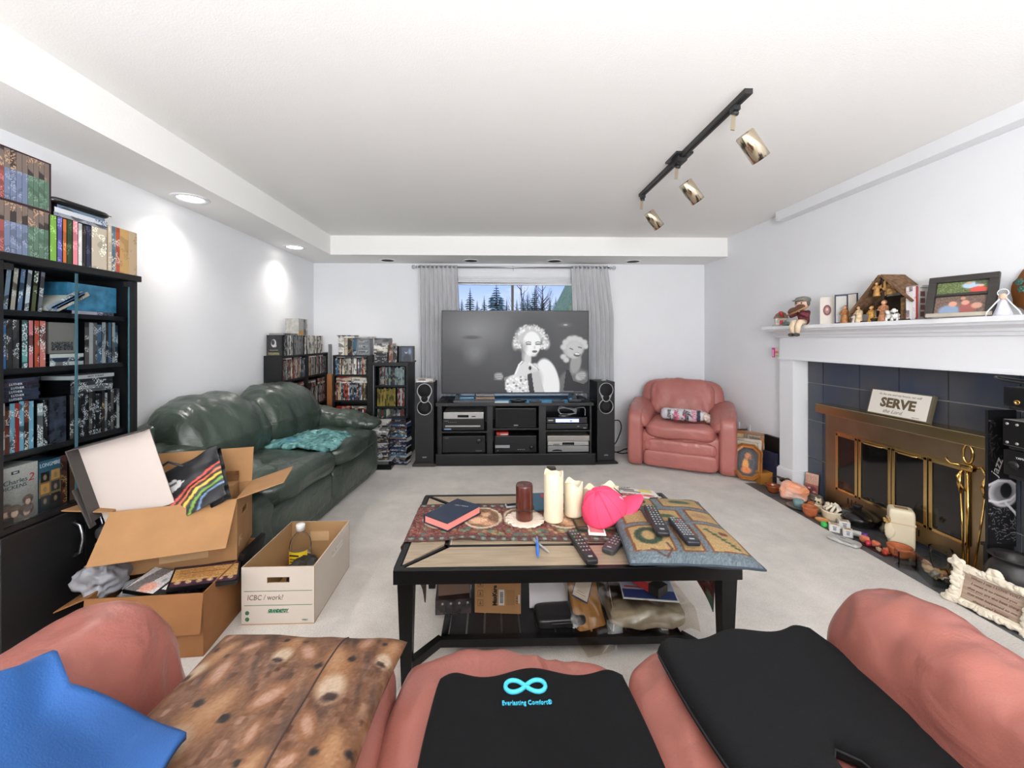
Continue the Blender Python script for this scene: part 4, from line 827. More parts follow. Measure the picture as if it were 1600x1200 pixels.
device('av_receiver', 'black stereo receiver at the bottom of the left bay', 'receiver', -.50, -.075, .1155, .285, m_hifi, extra=lambda t, w, h: (knob(t, .15, .12, .026, m_hifi), strip(t, -w+.002, w-.002, .076, .078, m_black, 'seam'), [strip(t, .12+.016*k, .13+.016*k, .02, .026, m_silv, 'button') for k in range(4)], [knob(t, -.18+.03*k, .025, .006, m_hifi) for k in range(2)], text('ONKYO', t, (-.17, -.001, .15), (1, 0, 0), (0, 0, 1), .008, m_silv), vents(t, w, h)))
t = thing('centre_speaker', 'black centre speaker on the middle shelf of the tv stand', 'speaker', (.235, 4.06, .3655)); MB().bx(-.205, .205, 0, .25, .0, .195).build('cabinet', m_hifi, t, bevel=.004); MB().bx(-.195, .195, -.008, 0, .012, .185).build('grille', m_mesh, t, bevel=.003); MB().bx(-.022, .022, -.0095, -.008, .02, .03).build('badge', m_ring, t)
device('av_receiver', 'black surround receiver with a pale label in the middle bay', 'receiver', .025, .44, .1155, .285, m_hifi, extra=lambda t, w, h: (knob(t, .16, .055, .02, m_hifi), strip(t, -.205, -.06, .05, .078, mat('grey_label', (150, 152, 156), .5), 'label'), strip(t, -w+.002, w-.002, .09, .093, m_black, 'seam'), knob(t, -.18, .025, .005, m_silv), [strip(t, .02+.02*k, .03+.02*k, .03, .036, m_silv, 'button') for k in range(4)], vents(t, w, h)))
t = thing('toner_box', 'small red printed box on the middle receiver', 'box', (.10, 4.07, .2865), R(3)); MB().bx(-.06, .06, 0, .10, 0, .028).build('box', mat('red_print_card', (190, 50, 36), .45, var=.4, vs=30), t); MB().bx(-.02, .055, -.001, 0, .002, .013).build('label', mat('white_cover'), t)
device('cable_box', 'black cable box with lit blue display in the right bay', 'cable box', .545, .955, .4035, .468, m_hifi, extra=lambda t, w, h: (strip(t, -.115, .12, .016, .05, mat('lit_display', (170, 180, 235), emit=1.2)), strip(t, -.02, .0, .024, .034, m_lit, 'led'), strip(t, .03, .05, .024, .034, m_lcd, 'led'), strip(t, -.19, -.14, .03, .042, m_silv, 'button'), strip(t, .15, .19, .03, .042, m_black, 'button')))
device('media_player', 'slim black player under the cable box', 'player', .545, .962, .3455, .403, m_hifi, extra=lambda t, w, h: (strip(t, .1, .12, .03, .036, m_silv, 'button'), strip(t, .16, .19, .012, .02, m_silv, 'badge')))
device('video_recorder', 'champagne silver recorder at the top of the lower right bay', 'recorder', .55, .978, .2265, .285, mat('champagne_metal', (160, 156, 148), .35, .6), dp=.36, y=4.035)
device('video_recorder', 'silver recorder with dark display in the lower right bay', 'recorder', .555, .970, .1805, .226, m_silv, extra=lambda t, w, h: (strip(t, -.06, .06, .012, .036, m_lcd), [strip(t, -.15+.016*k, -.14+.016*k, .012, .022, m_black, 'button') for k in range(4)]))
device('video_recorder', 'grey recorder with curved black slot at the bottom right', 'recorder', .555, .970, .1155, .180, mat('grey_metal', (148, 148, 146), .35, .5), extra=lambda t, w, h: MB().prism([(-.17, .015), (-.06, .015), (-.07, .026), (-.11, .032), (-.15, .028)], 0, .002, 0, M3(R(90), 0, 0)).build('slot', m_lcd, t))
def cable(name, label, pts, r, m, sm=8, cat='cable', parent=None, group=None):
    P = [Vector(p) for p in pts]; out = []
    for i in range(len(P)-1):
        p0, p1, p2, p3 = P[max(i-1, 0)], P[i], P[i+1], P[min(i+2, len(P)-1)]
        for k in range(sm):
            t = k/sm; out.append(.5*((2*p1)+(p2-p0)*t+(2*p0-5*p1+4*p2-p3)*t*t+(3*p1-p0-3*p2+p3)*t**3))
    out.append(P[-1]); o = MB().tube(out, r, 8).build(name, m, parent); 
    if label: tag(o, label, cat, group)
    return o
m_cab = mat('grey_cable', (150, 152, 156), .45); m_kcab = mat('black_cable', (16, 16, 17), .45)
pts = []
for k in range(20): a = k*1.05; pts.append((.77+.10*cos(a)+.02*sin(k*3.1), 4.13+.02*sin(a*1.3), .482+.036*(1+sin(a*.97))+.012*cos(k*2.2)))
pts += [(.90, 4.10, .56), (.94, 4.09, .55), (.945, 4.1, .475)]
cable('cable_coil', 'tangled grey cable coil on the cable box', pts, .0045, m_cab)
t = thing('adapter_box', 'small black adapter among the grey cables', 'adapter', (.72, 4.07, .4685)); MB().bx(-.05, .05, 0, .05, 0, .02).build('body', m_hifi, t, bevel=.003); MB().bx(-.02, .02, -.0015, 0, .006, .012).build('label', m_cab, t)
# on top of the stand
def slab(name, label, cat, c, d, m, rz=0, top=None, bev=.003, group=None):
    t = thing(name, label, cat, c, rz, group); MB().bx(-d[0]/2, d[0]/2, -d[1]/2, d[1]/2, 0, d[2]).build('body', m, t, bevel=bev)
    if top: MB().bx(-d[0]*.4, d[0]*.4, -d[1]*.35, d[1]*.35, d[2], d[2]+.001).build('top_panel', top, t)
    return t
ZS2 = .6225
slab('soundbar_remote', 'long flat grey case at the front of the tv stand top', 'case', (-.18, 4.06, ZS2), (.42, .10, .024), mat('dark_grey_plastic', (62, 64, 68), .4), top=m_hifi)
slab('paper_stack', 'white flat card beside the long grey case', 'card', (.09, 4.05, ZS2), (.14, .09, .012), mat('white_cover'), top=mat('pale_blue_print', (170, 190, 205), .5))
z = ZS2+.0245
for k, (wd, c) in enumerate(((.2, (70, 60, 56)), (.19, (140, 110, 84)), (.2, (46, 46, 50)), (.18, (120, 120, 124)))):
    slab('dvd_box', ('brown', 'tan', 'black', 'grey')[k]+' case in the pile on the long grey case', 'dvd case', (-.08+.006*(k % 2), 4.08, z), (wd, .13, .0145), mat('flat_case_%d' % k, c, .4), group='pile before the television'); z += .015
slab('dvd_box', 'dark case lying left under the television edge', 'dvd case', (-.27, 4.15, ZS2), (.16, .13, .03), m_hifi, top=mat('grey_card'))
t = thing('webcam_puck', 'flat black oval gadget at the middle of the stand top', 'gadget', (.26, 4.07, ZS2)); MB().puff((0, 0, .016), (.18, .1, .032), (2, 2, 3), 10).build('body', m_hifi, t); MB().lathe([(.03, .031), (.03, .034), (0, .034)], 16).build('cap', m_lcd, t)
slab('remote_box', 'small black box right of the oval gadget', 'box', (.43, 4.05, ZS2), (.12, .08, .02), m_hifi, top=m_lcd); slab('remote_box', 'small dark box right of the middle on the stand top', 'box', (.66, 4.05, ZS2), (.12, .07, .022), m_hifi, top=m_lcd); slab('hard_drive', 'rounded black drive near the right end of the stand top', 'drive', (.83, 4.06, ZS2), (.13, .08, .032), m_hifi, top=m_lcd, bev=.008)
pts = [(.70+.12*cos(k*.9)+.02*k, 4.13+.03*sin(k*1.7), ZS2+.006+.006*(k % 3)) for k in range(14)]; cable('cable_coil', 'blue tinged cable tangle on the right of the stand top', pts, .003, m_kcab)
cable('power_cable', 'black cable running over the left end of the stand top', [(-.48, 4.06, ZS2+.004), (-.42, 4.12, ZS2+.004), (-.46, 4.2, ZS2+.004), (-.38, 4.3, ZS2+.004), (-.40, 4.42, ZS2+.004)], .003, m_kcab); cable('power_cable', 'thin cable over the left corner of the stand top', [(-.53, 4.10, ZS2+.004), (-.47, 4.15, ZS2+.004), (-.50, 4.26, ZS2+.004), (-.34, 4.2, ZS2+.004)], .0025, m_kcab)
cable('power_cable', 'black cable looping to the floor beside the right speaker', [(1.25, 4.2, .40), (1.36, 4.3, .38), (1.40, 4.36, .28), (1.36, 4.4, .13), (1.30, 4.40, .05), (1.42, 4.38, .006), (1.60, 4.5, .006)], .006, m_kcab)
cable('power_cable', 'black cable curling along the floor behind the armchair', [(1.28, 4.42, .006), (1.4, 4.45, .006), (1.5, 4.55, .006), (1.62, 4.62, .006)], .006, m_kcab)
slab('remote_control', 'small white tag on top of the right speaker', 'tag', (1.15, 4.15, .829), (.05, .02, .008), mat('white_cover'), R(20), top=m_cab, bev=.002)
# outlets
for k, (y, lab) in enumerate(((4.07, 'white wall outlet plate nearer the armchair back'), (3.90, 'white wall outlet plate above the picture frames'))):
    t = thing('wall_outlet', lab, 'outlet', (XR, y, .36)); MB().bx(-.006, 0, -.036, .036, -.058, .058).build('plate', m_trim, t, bevel=.002)
    for zz in (-.022, .022): MB().bx(-.0085, -.006, -.016, .016, zz-.014, zz+.014).build('socket', mat('ivory_plastic', (214, 212, 206), .4), t, bevel=.001)
cable('power_cable', 'two black cords reaching the outlet behind the armchair', [(2.50, 3.90, .37), (2.44, 3.93, .36), (2.36, 4.0, .32), (2.40, 3.85, .1), (2.36, 3.95, .006)], .006, m_kcab)
# ================================================================== ARMCHAIR BLANKET AND PICTURE FRAMES
def roll_print():
    r = Ras(150, 60, (206, 202, 204)); rr = np.random.default_rng(9)
    for k in range(34):
        x, y = rr.random(), rr.random(); c = ((40, 40, 44), (214, 86, 130), (60, 62, 70), (190, 190, 200))[k % 4]
        r.line([(x, y), (x+.04*rr.normal(), y+.16*rr.normal()), (x+.04*rr.normal()+.02, y+.12*rr.normal())], .012, c)
    r.rect(.78, 0, .86, 1, (58, 64, 78)); return r
rp_ = roll_print()
t = thing('rolled_blanket', 'rolled white blanket with pink and black lettering on the armchair', 'blanket', (1.885, 3.94, .455), R(-27.4))
b = MB(); b.puff((0, 0, .055), (.42, .15, .115), (7, 2.3, 2.3), 40, wr=.01, wf=(9, 9, 9)); o = b.build('roll', CLOTHPRINT(), t)
colour_mesh(o.data, lambda c: rp_.at((c.x+.21)/.42, (atan2(c.z-.055, c.y)/(2*pi)) % 1))
MB().puff((.205, -.01, .045), (.07, .13, .09), 2.6, 12, wr=.02, wf=(25, 25, 25)).build('fringe_end', mat('cream_fleece', (206, 186, 176), .95, var=.3, vs=40), t)
for k, (w1, s1, s2) in enumerate((('Love', (40, 40, 44), -.13), ('HAPPY', (214, 80, 120), -.055), ('family', (50, 50, 56), .03), ('LOVE', (216, 110, 150), .10))):
    text(w1, t, (s2, -.083, .06), (0, 0, 1), (-1, 0, 0), .045, mat('blanket_ink_%d' % k, s1, .9), .10, ext=.0015, off=.001)
m_oak = mat('honey_oak', (158, 98, 44), .35, var=.25, vs=8); m_gilt = mat('gilt_wood', (176, 140, 84), .35, .3); m_dkw = mat('dark_walnut', (70, 44, 30), .4)
def pframe(label, loc, w_, h_, fw_, m, pic, rx, rz, th=.022, mat_w=0, octa=False, roll=0, group='picture frames stacked by the armchair'):
    """a frame leaning on the wall: local x = width, z = height, -y = picture side, base at z 0"""
    t = thing('picture_frame', label, 'picture frame', loc, rz, group, rx=rx, ry=roll)
    if octa:
        n = 8; ca = .3
        def oc(s): W2, H2 = w_/2-s, h_/2-s; c = min(W2, H2)*.55; return [(-W2+c, -H2), (W2-c, -H2), (W2, -H2+c), (W2, H2-c), (W2-c, H2), (-W2+c, H2), (-W2, H2-c), (-W2, -H2+c)]
        lv = [(0, 0), (0, th), (fw_*.3, th*1.3), (fw_*.55, th*.8), (fw_, th*.6), (fw_, .004)]; vs = []; fs = []
        for s, d in lv: vs += [(x, -d, z+h_/2) for x, z in oc(s)]
        for j in range(len(lv)-1):
            for i in range(8): fs.append((j*8+i, j*8+(i+1) % 8, (j+1)*8+(i+1) % 8, (j+1)*8+i))
        fs.append(tuple(range(8))); MB().add(vs, fs).build('frame', m, t)
    else:
        f = MB(); H2, W2 = h_, w_/2
        f.bx(-W2, W2, -th, 0, 0, fw_).bx(-W2, W2, -th, 0, H2-fw_, H2).bx(-W2, -W2+fw_, -th, 0, fw_, H2-fw_).bx(W2-fw_, W2, -th, 0, fw_, H2-fw_); f.build('frame', m, t, bevel=.003)
        MB().bx(-W2+fw_, W2-fw_, -.006, -.001, fw_, H2-fw_).build('backing', mat('mount_card', (196, 186, 166), .8), t)
    print_sheet('picture', pic, (0, -.0075, h_/2), (1, 0, 0), (0, 0, 1), w_-2*fw_-2*mat_w, h_-2*fw_-2*mat_w, PRINT(), t)
    return t
p1 = Ras(30, 40, (46, 40, 38)); p1.ell(.45, .5, .42, .46, (60, 62, 70), .1).ell(.4, .62, .2, .3, (222, 150, 70), .4).ell(.45, .8, .32, .14, (214, 120, 60), .4).ell(.5, .28, .2, .14, (190, 120, 80), .4).ell(.62, .36, .1, .08, (150, 80, 60), .5); p1.speck(rng, 10)
p2 = Ras(30, 40, (170, 150, 120)); p2.rect(.1, .1, .9, .9, (120, 110, 96)).rect(.2, .2, .8, .8, (180, 160, 130)); p2.speck(rng, 10)
p3_ = Ras(40, 30, (200, 166, 110)); p3_.rect(.04, .06, .96, .94, (196, 168, 112)).ell(.2, .3, .08, .12, (90, 60, 40), .3).ell(.75, .7, .1, .12, (100, 70, 40), .3)
p4_ = Ras(30, 40, (150, 140, 124)); p4_.rect(.1, .05, .95, .4, (110, 90, 76)).rect(.1, .45, .6, .95, (170, 160, 146)).ell(.7, .25, .15, .1, (220, 200, 190), .4); p4_.speck(rng, 12)
RZ = R(-62)
pframe('octagonal carved oak frame with a figure in orange robes, in front of the stack', (2.245, 3.505, .012), .225, .315, .034, m_oak, p1, R(-24), R(-38), octa=True, th=.03)
pframe('silver edged frame with beige mount behind the octagonal frame', (2.265, 3.60, .005), .27, .35, .028, mat('pewter_wood', (150, 140, 128), .3, .5), p2, R(-17), R(-42), mat_w=.03)
pframe('wooden frame with a yellowed print behind the silver edged one', (2.315, 3.665, .004), .30, .40, .03, m_oak, p3_, R(-13), R(-44), mat_w=.01)
pframe('brown and white framed photo montage at the right of the stack', (2.40, 3.60, .004), .22, .39, .018, mat('taupe_wood', (130, 104, 80), .45), p4_, R(-9), R(-46))
slab('folder_case', 'black folder standing against the wall behind the frames', 'folder', (2.475, 3.50, 0), (.03, .17, .40), m_hifi, R(4), bev=.004); slab('folder_case', 'dark blue binder between the frames and the mantel column', 'folder', (2.435, 3.475, 0), (.03, .13, .27), mat('navy_vinyl', (34, 38, 60), .4, var=.3, vs=20), R(10), bev=.004)
t = thing('wooden_box', 'small yellow wooden box beside the picture frames', 'box', (2.372, 3.43, .0), R(6)); MB().bx(-.055, .055, 0, .09, 0, .082).build('body', mat('golden_wood', (166, 112, 44), .4, var=.12, vs=6), t, bevel=.003); MB().bx(-.056, .056, -.001, .091, .082, .10).build('lid', mat('golden_wood'), t, bevel=.003)
# ================================================================== ON THE MANTEL
ZM = 1.3625
def figurine(label, y, x, h, robe, skin=(206, 158, 120), hair=(90, 60, 40), rz=0, hood=None, arms=1, halo=False, base=True, group='nativity figures', z=ZM, name='nativity_figure', bend=0):
    t = thing(name, label, 'figurine', (x, y, z), R(rz), group); k = h
    m1 = mat('glaze_%d_%d_%d' % robe, robe, .5, var=.3, vs=60); m2 = mat('skin_%d' % skin[0], skin, .6); m3 = mat('hair_%d_%d_%d' % (hood or hair), hood or hair, .7, var=.2, vs=60)
    b = MB(); b.lathe([(.20*k, 0), (.215*k, .03*k), (.19*k, .2*k), (.15*k, .42*k), (.17*k, .60*k), (.15*k, .72*k), (.06*k, .78*k), (.05*k, .80*k)], 14, 0, None, True, lambda r, zz, a, j: (r*(1+.10*sin(a*5+zz*60)), zz))
    b.tube([(.10*k, -.08*k, .68*k), (.13*k, -.17*k, .52*k), (.02*k, -.20*k, .50*k)], [.055*k, .05*k, .035*k], 8); b.tube([(-.10*k, -.08*k, .68*k), (-.13*k, -.17*k, .52*k), (-.02*k, -.20*k, .52*k)], [.055*k, .05*k, .035*k], 8)
    b.build('robe', m1, t)
    hd = MB(); hd.puff((0, -.02*k, .88*k), (.17*k, .18*k, .21*k), 2, 6); hd.puff((0, -.115*k, .875*k), (.035*k, .04*k, .05*k), 2, 3); hd.puff((0, -.20*k, .50*k), (.08*k, .06*k, .06*k), 2, 4); hd.build('head_and_hands', m2, t)
    MB().puff((0, .015*k, .905*k), (.205*k, .20*k, .22*k), 2.2, 6, 0, None, lambda q, p: p if q.y > -.35 else p*Vector((1, .35, 1)).length*.0+Vector((p.x, -.03*k, p.z))).build('hair', m3, t)
    return t
# village house
t = thing('village_house', 'small painted village house ornament with brown roof at the mantel end', 'ornament', (2.40, 3.30, ZM), R(-30))
MB().bx(-.055, .055, -.04, .04, 0, .012).build('base', mat('grey_green_base', (150, 158, 150), .7, var=.3, vs=40), t); MB().bx(-.04, .04, -.03, .03, .012, .072).build('walls', mat('house_cream', (196, 180, 160), .6, var=.35, vs=45), t)
MB().prism([(-.05, .068), (.05, .068), (.03, .105), (0, .125), (-.03, .105)], -.036, .036, 0, M3(R(90), 0, 0)).build('roof', mat('roof_brown', (120, 92, 76), .7, var=.25, vs=50), t)
MB().bx(-.012, .012, -.034, -.03, .012, .05).build('door', mat('red_print'), t)
for sx_ in (-1, 1): MB().bx(sx_*.026-.008, sx_*.026+.008, -.033, -.03, .03, .055).build('window', mat('window_dark', (60, 70, 80), .3), t)
MB().tube([(-.012, -.036, .12), (0, -.042, .10), (.008, -.04, .075)], [.008, .01, .006], 8).build('red_ribbon', mat('ribbon_red', (206, 52, 44), .5), t)
t = thing('village_shrub', 'grey green miniature hedge ornament beside the village house', 'ornament', (2.39, 3.19, ZM)); MB().puff((0, 0, .016), (.09, .10, .034), 2.2, 12, wr=.012, wf=(60, 60, 60)).build('foliage', mat('hedge_green', (112, 124, 116), .8, var=.4, vs=50), t); MB().puff((-.01, -.03, .03), (.03, .03, .03), 2, 6, wr=.006, wf=(80, 80, 80)).build('snow_cap', m_trim, t)
# seated doll
t = thing('doll', 'cloth doll in a cap playing a fiddle, legs dangling off the mantel', 'doll', (2.338, 3.0, ZM), R(-70))
# local: -y front (towards the room), sits at z=0
m_dsk = mat('doll_skin', (224, 182, 156), .7); m_drd = mat('doll_plaid', (112, 52, 58), .9, var=.4, vs=60); m_dcr = mat('doll_cream', (222, 200, 172), .9, var=.1, vs=30); m_dgr = mat('doll_cap', (126, 124, 116), .9, var=.2, vs=50)
MB().puff((0, .03, .055), (.075, .065, .115), 2.6, 10, wr=.006, wf=(30, 30, 30)).build('body', m_drd, t); MB().puff((0, .012, .155), (.085, .08, .09), 2.1, 10).build('head', m_dsk, t)
MB().puff((0, -.03, .148), (.018, .018, .018), 2, 5).build('nose', m_dsk, t)
for s in (-1, 1): MB().puff((s*.018, -.024, .165), (.010, .008, .012), 2, 4).build('eye', m_black, t)
cp = MB(); cp.puff((0, .02, .19), (.098, .10, .055), 2.2, 10); cp.puff((0, -.032, .184), (.08, .06, .012), 2.4, 8); cp.build('cap', m_dgr, t)
for s in (-1, 1):
    MB().puff((s*.042, .015, .165), (.02, .03, .05), 2, 6).build('ear_hair', mat('doll_hair', (96, 92, 86), .9), t)
    MB().tube([(s*.02, .0, .02), (s*.022, -.05, .018), (s*.02, -.07, -.01), (s*.018, -.068, -.06)], [.024, .024, .02, .016], 10).build('leg', m_dcr, t); MB().puff((s*.018, -.082, -.075), (.028, .058, .026), 2.6, 8).build('shoe', mat('doll_shoe', (62, 56, 50), .5), t)
    MB().tube([(s*.035, .02, .095), (s*.06, -.02, .07), (s*.03, -.06, .09)], [.018, .016, .012], 10).build('arm', m_drd, t)
MB().puff((.05, -.065, .105), (.13, .03, .06), (2, 4, 2), 12, 0, M3(0, R(-22), 0), lambda q, p: Vector((p.x, p.y, p.z*(1-.35*math.exp(-(q.x*3)**2))))).build('fiddle', mat('fiddle_brown', (96, 62, 44), .3), t); MB().tube([(-.06, -.075, .07), (.10, -.085, .13)], .006, 8).build('bow', mat('bow_wood', (170, 130, 90), .5), t)
# keepsake box and books
t = thing('keepsake_box', 'cream box with an oval portrait standing on the mantel', 'box', (2.40, 2.835, ZM), R(-60)); MB().bx(-.045, .045, 0, .03, 0, .195).build('box', mat('ivory_card', (222, 214, 204), .6), t, bevel=.004)
r = Ras(30, 60, (222, 214, 204)); r.ell(.5, .5, .3, .22, (120, 70, 74), .12).ell(.5, .5, .22, .17, (170, 130, 126), .3).ell(.5, .47, .10, .07, (230, 190, 170), .3); print_sheet('oval_portrait', r, (0, -.0006, .1), (1, 0, 0), (0, 0, 1), .084, .18, PRINT(), t)
put((2.43, 2.80, R(-55)), .03, .0, ZM, case_mesh(.025, .12, .19, spine((120, 110, 112), (200, 196, 190)), m_paper), 'grey book beside the cream portrait box', None, 'book', 'book')
t = thing('greeting_card', 'open card with a dark border standing on the mantel', 'card', (2.42, 2.69, ZM), R(-62))
c = MB(); c.bx(-.07, 0, 0, .004, 0, .2, 0, M3(0, 0, R(12))); c.bx(0, .07, 0, .004, 0, .2, 0, M3(0, 0, R(-24))); c.build('cover', mat('navy_card', (50, 54, 76), .5), t)
MB().bx(-.062, -.006, -.0015, -.0002, .008, .188, 0, M3(0, 0, R(12))).build('page', mat('white_cover'), t); MB().bx(.005, .062, -.0015, -.0002, .02, .195, 0, M3(0, 0, R(-24))).build('page', mat('ivory_card'), t)
# nativity stable
t = thing('nativity_stable', 'wooden nativity stable with bark roof on the mantel', 'nativity', (2.425, 2.39, ZM), R(-90))
# local: x along -Y... width, -y towards the room
m_bark = mat('bark', (118, 88, 62), .95, var=.4, vs=45, bump=1, bs=90); m_bkd = mat('dark_stable_wood', (54, 40, 30), .8, var=.2, vs=20)
MB().bx(-.19, .17, -.07, .07, 0, .008).build('floor_board', m_bkd, t); MB().bx(-.16, .15, .058, .066, .008, .16).build('back_wall', m_bkd, t)
for a, b, nm in (((-.205, .055), (.0, .275), 0), ((.0, .275), (.185, .10), 1)):
    v = Vector((b[0]-a[0], b[1]-a[1])).normalized(); n = Vector((-v.y, v.x))*.012
    MB().prism([(a[0], a[1]), (b[0], b[1]), (b[0]+n.x, b[1]+n.y), (a[0]+n.x, a[1]+n.y)], -.072, .078, 0, M3(R(90), 0, 0)).build('roof_slope', m_bark, t)
MB().bx(.10, .16, -.05, .06, .008, .135).build('side_wall', m_bark, t)
MB().bx(-.005, .005, -.06, -.05, .008, .26).build('post', m_bkd, t)
sh = mat('stable_straw', (150, 116, 66), .95, var=.4, vs=50)
MB().puff((.02, -.035, .19), (.10, .05, .07), 2, 10, wr=.02, wf=(60, 60, 60)).build('straw_ledge', sh, t)
a_ = figurine('ochre angel figure hanging under the stable gable', 2.415, 2.355, .085, (176, 128, 66), hair=(120, 80, 40), rz=-90, z=ZM+.155); MB().grid(lambda u, v: ((u-.5)*.09, .012, .045+v*.045*abs(u-.5)*2+.01*v), 8, 4).build('wings', mat('wing_gold', (180, 140, 80), .6), a_)
figurine('standing king figure in orange cloak left of the stable', 2.66, 2.375, .118, (170, 110, 58), rz=-80, hair=(120, 60, 40)); figurine('small dark kneeling figure next to the standing king', 2.60, 2.37, .075, (96, 74, 54), rz=-70); figurine('pair like figure in pale robe before the stable', 2.545, 2.365, .105, (206, 182, 146), rz=-100); figurine('white robed small figure beside the pale one', 2.575, 2.36, .06, (216, 210, 200), rz=-90)
figurine('golden kneeling figure at the stable opening', 2.465, 2.37, .098, (184, 134, 58), rz=-110, hood=(176, 126, 60)); figurine('tall figure in tan and red robe at the stable right', 2.385, 2.37, .128, (176, 120, 84), rz=-80, hood=(150, 110, 80))
t = thing('manger', 'tiny brown manger in front of the stable', 'ornament', (2.36, 2.43, ZM), R(-90)); MB().prism([(-.02, .02), (.02, .02), (.012, .006), (-.012, .006)], -.015, .015, 0, M3(R(90), 0, 0)).build('trough', m_bkd, t); MB().puff((0, 0, .022), (.035, .028, .012), 2, 6).build('straw', sh, t)
for k, (y, x, g) in enumerate(((2.345, 2.365, 1), (2.305, 2.36, 0))):
    t = thing('sheep_figurine', ('white lamb figurine with a green tint before the stable', 'white lamb figurine at the right end of the stable')[k], 'figurine', (x, y, ZM), R(-60), 'lamb figurines'); m_lmb = mat('white_glaze', (226, 224, 220), .35)
    MB().puff((0, 0, .028), (.035, .05, .034), 2.2, 10, wr=.006, wf=(110, 110, 110)).build('body', m_lmb, t); MB().puff((0, -.026, .05+.008*k), (.022, .028, .026), 2, 8).puff((.012, -.02, .056), (.008, .008, .014), 2, 4).puff((-.012, -.02, .056), (.008, .008, .014), 2, 4).build('head', m_lmb, t)
    for sx_ in (-1, 1):
        for yy in (-.015, .017): MB().lathe([(.006, 0), (.005, .018)], 8, 0, M3(loc=(sx_*.011, yy, 0))).build('leg', m_lmb, t)
    if g: MB().puff((0, .005, .046), (.03, .034, .008), 2, 6).build('green_saddle', mat('mint_glaze', (150, 186, 166), .4), t)
# white boxed books
t = thing('box_set', 'white boxed series with pink lettering and grey case on the mantel', 'box set', (2.36, 2.245, ZM), R(-90)); 
# local x -> -Y (towards the camera), -y -> -X (room)
MB().bx(0, .066, .002, .12, 0, .192).build('slip_case', mat('grey_card'), t)
for k in range(3): MB().bx(.003+k*.018, .019+k*.018, -.003, .004, .004, .186).build('spine', spine((226, 222, 222), (206, 150, 160)), t)
MB().bx(.057, .062, -.003, .004, .004, .186).build('spine', mat('red_print'), t)
r = Ras(50, 80, (176, 172, 166)); r.rect(.06, .05, .7, .09, (120, 120, 124))
for k in range(4): r.rect(.06, .18+k*.2, .3, .32+k*.2, (110, 70, 66)); r.rect(.38, .2+k*.2, .95, .22+k*.2, (130, 128, 124)); r.rect(.38, .26+k*.2, .85, .28+k*.2, (130, 128, 124))
r.speck(rng, 5); print_sheet('back_cover', r, (.0667, .061, .096), (0, 1, 0), (0, 0, 1), .114, .188, PRINT(), t)
# double photo frame
t = thing('picture_frame', 'dark wooden frame holding two family photos on the mantel', 'photo frame', (2.365, 1.99, ZM), R(-68), rx=R(-17))
f = MB(); W2, H2, fw_ = .125, .225, .032
m_dkf = mat('charcoal_wood', (50, 46, 44), .4, var=.15, vs=10, vstretch=(1, 1, 8))
for x0, x1, z0, z1, nm in ((-W2, W2, H2-fw_, H2, 'top_rail'), (-W2, -W2+fw_, 0, H2-fw_, 'stile'), (W2-fw_, W2, 0, H2-fw_, 'stile'), (-W2+fw_, W2-fw_, .115, .128, 'divider')): MB().bx(x0, x1, -.02, 0, z0, z1).build(nm, m_dkf, t, bevel=.003)
MB().bx(-W2+fw_*.2, W2-fw_*.2, -.021, 0, 0, .022).build('bottom_rail', mat('pale_champagne', (176, 168, 156), .3, .4), t, bevel=.003)
MB().bx(-W2+.01, W2-.01, -.004, .002, .01, H2-.01).build('backing', m_black, t)
q1 = Ras(46, 26, (96, 110, 66)); q1.speck(rng, 18); q1.ell(.66, .35, .2, .3, (170, 190, 214), .3).ell(.62, .15, .07, .12, (196, 160, 140), .3).ell(.82, .75, .2, .3, (206, 80, 70), .3).ell(.85, .42, .07, .11, (210, 170, 150), .3).rect(.75, 0, 1, .3, (70, 74, 70), .6)
q2 = Ras(46, 26, (110, 90, 80)); q2.speck(rng, 12); q2.ell(.3, .85, .25, .4, (130, 150, 176), .3).ell(.36, .45, .1, .18, (214, 150, 130), .3).ell(.65, .75, .18, .4, (150, 84, 80), .3).ell(.6, .4, .09, .17, (206, 150, 130), .3).ell(.82, .6, .12, .2, (200, 150, 130), .3).ell(.55, .14, .06, .1, (200, 140, 120), .3)
print_sheet('photo', q1, (0, -.006, .160), (1, 0, 0), (0, 0, 1), .184, .064, PRINT(), t); print_sheet('photo', q2, (0, -.006, .069), (1, 0, 0), (0, 0, 1), .184, .09, PRINT(), t)
MB().bx(-.02, .02, .0, .006, -.19, 0, 0, M3(R(30), 0, 0, (0, .004, .185))).build('easel_leg', m_black, t)
# round wooden plaque
t = thing('wall_plaque', 'round varnished wood plaque with green and pink flowers leaning on the wall', 'plaque', (2.485, 1.755, ZM), R(-90), rx=R(-5))
MB().lathe([(0, -.012), (.118, -.012), (.125, 0), (.118, .012), (0, .012)], 36, 0, M3(R(90), 0, 0, (0, 0, .122)), True, lambda r, z, a, j: (r*(1+.03*sin(a*9)+.02*sin(a*23)), z)).build('disc', mat('varnished_wood', (130, 78, 32), .3, var=.25, vs=9), t)
for k, (x, z, rr, c) in enumerate(((-.085, .16, .016, (60, 92, 80)), (-.075, .125, .015, (60, 92, 80)), (-.03, .20, .022, (206, 176, 150)), (-.02, .15, .02, (214, 170, 140)))):
    fl = MB(); 
    for q in range(6): a = q*pi/3; fl.puff((x+rr*.6*cos(a), -.018, z+rr*.6*sin(a)), (rr, .008, rr), 2, 4)
    fl.puff((x, -.022, z), (rr*.7, .008, rr*.7), 2, 4); fl.build('flower', mat('flower_%d' % k, c, .6), t)
t = thing('angel_ornament', 'white wire angel ornament in front of the round plaque', 'ornament', (2.39, 1.83, ZM), R(-70))
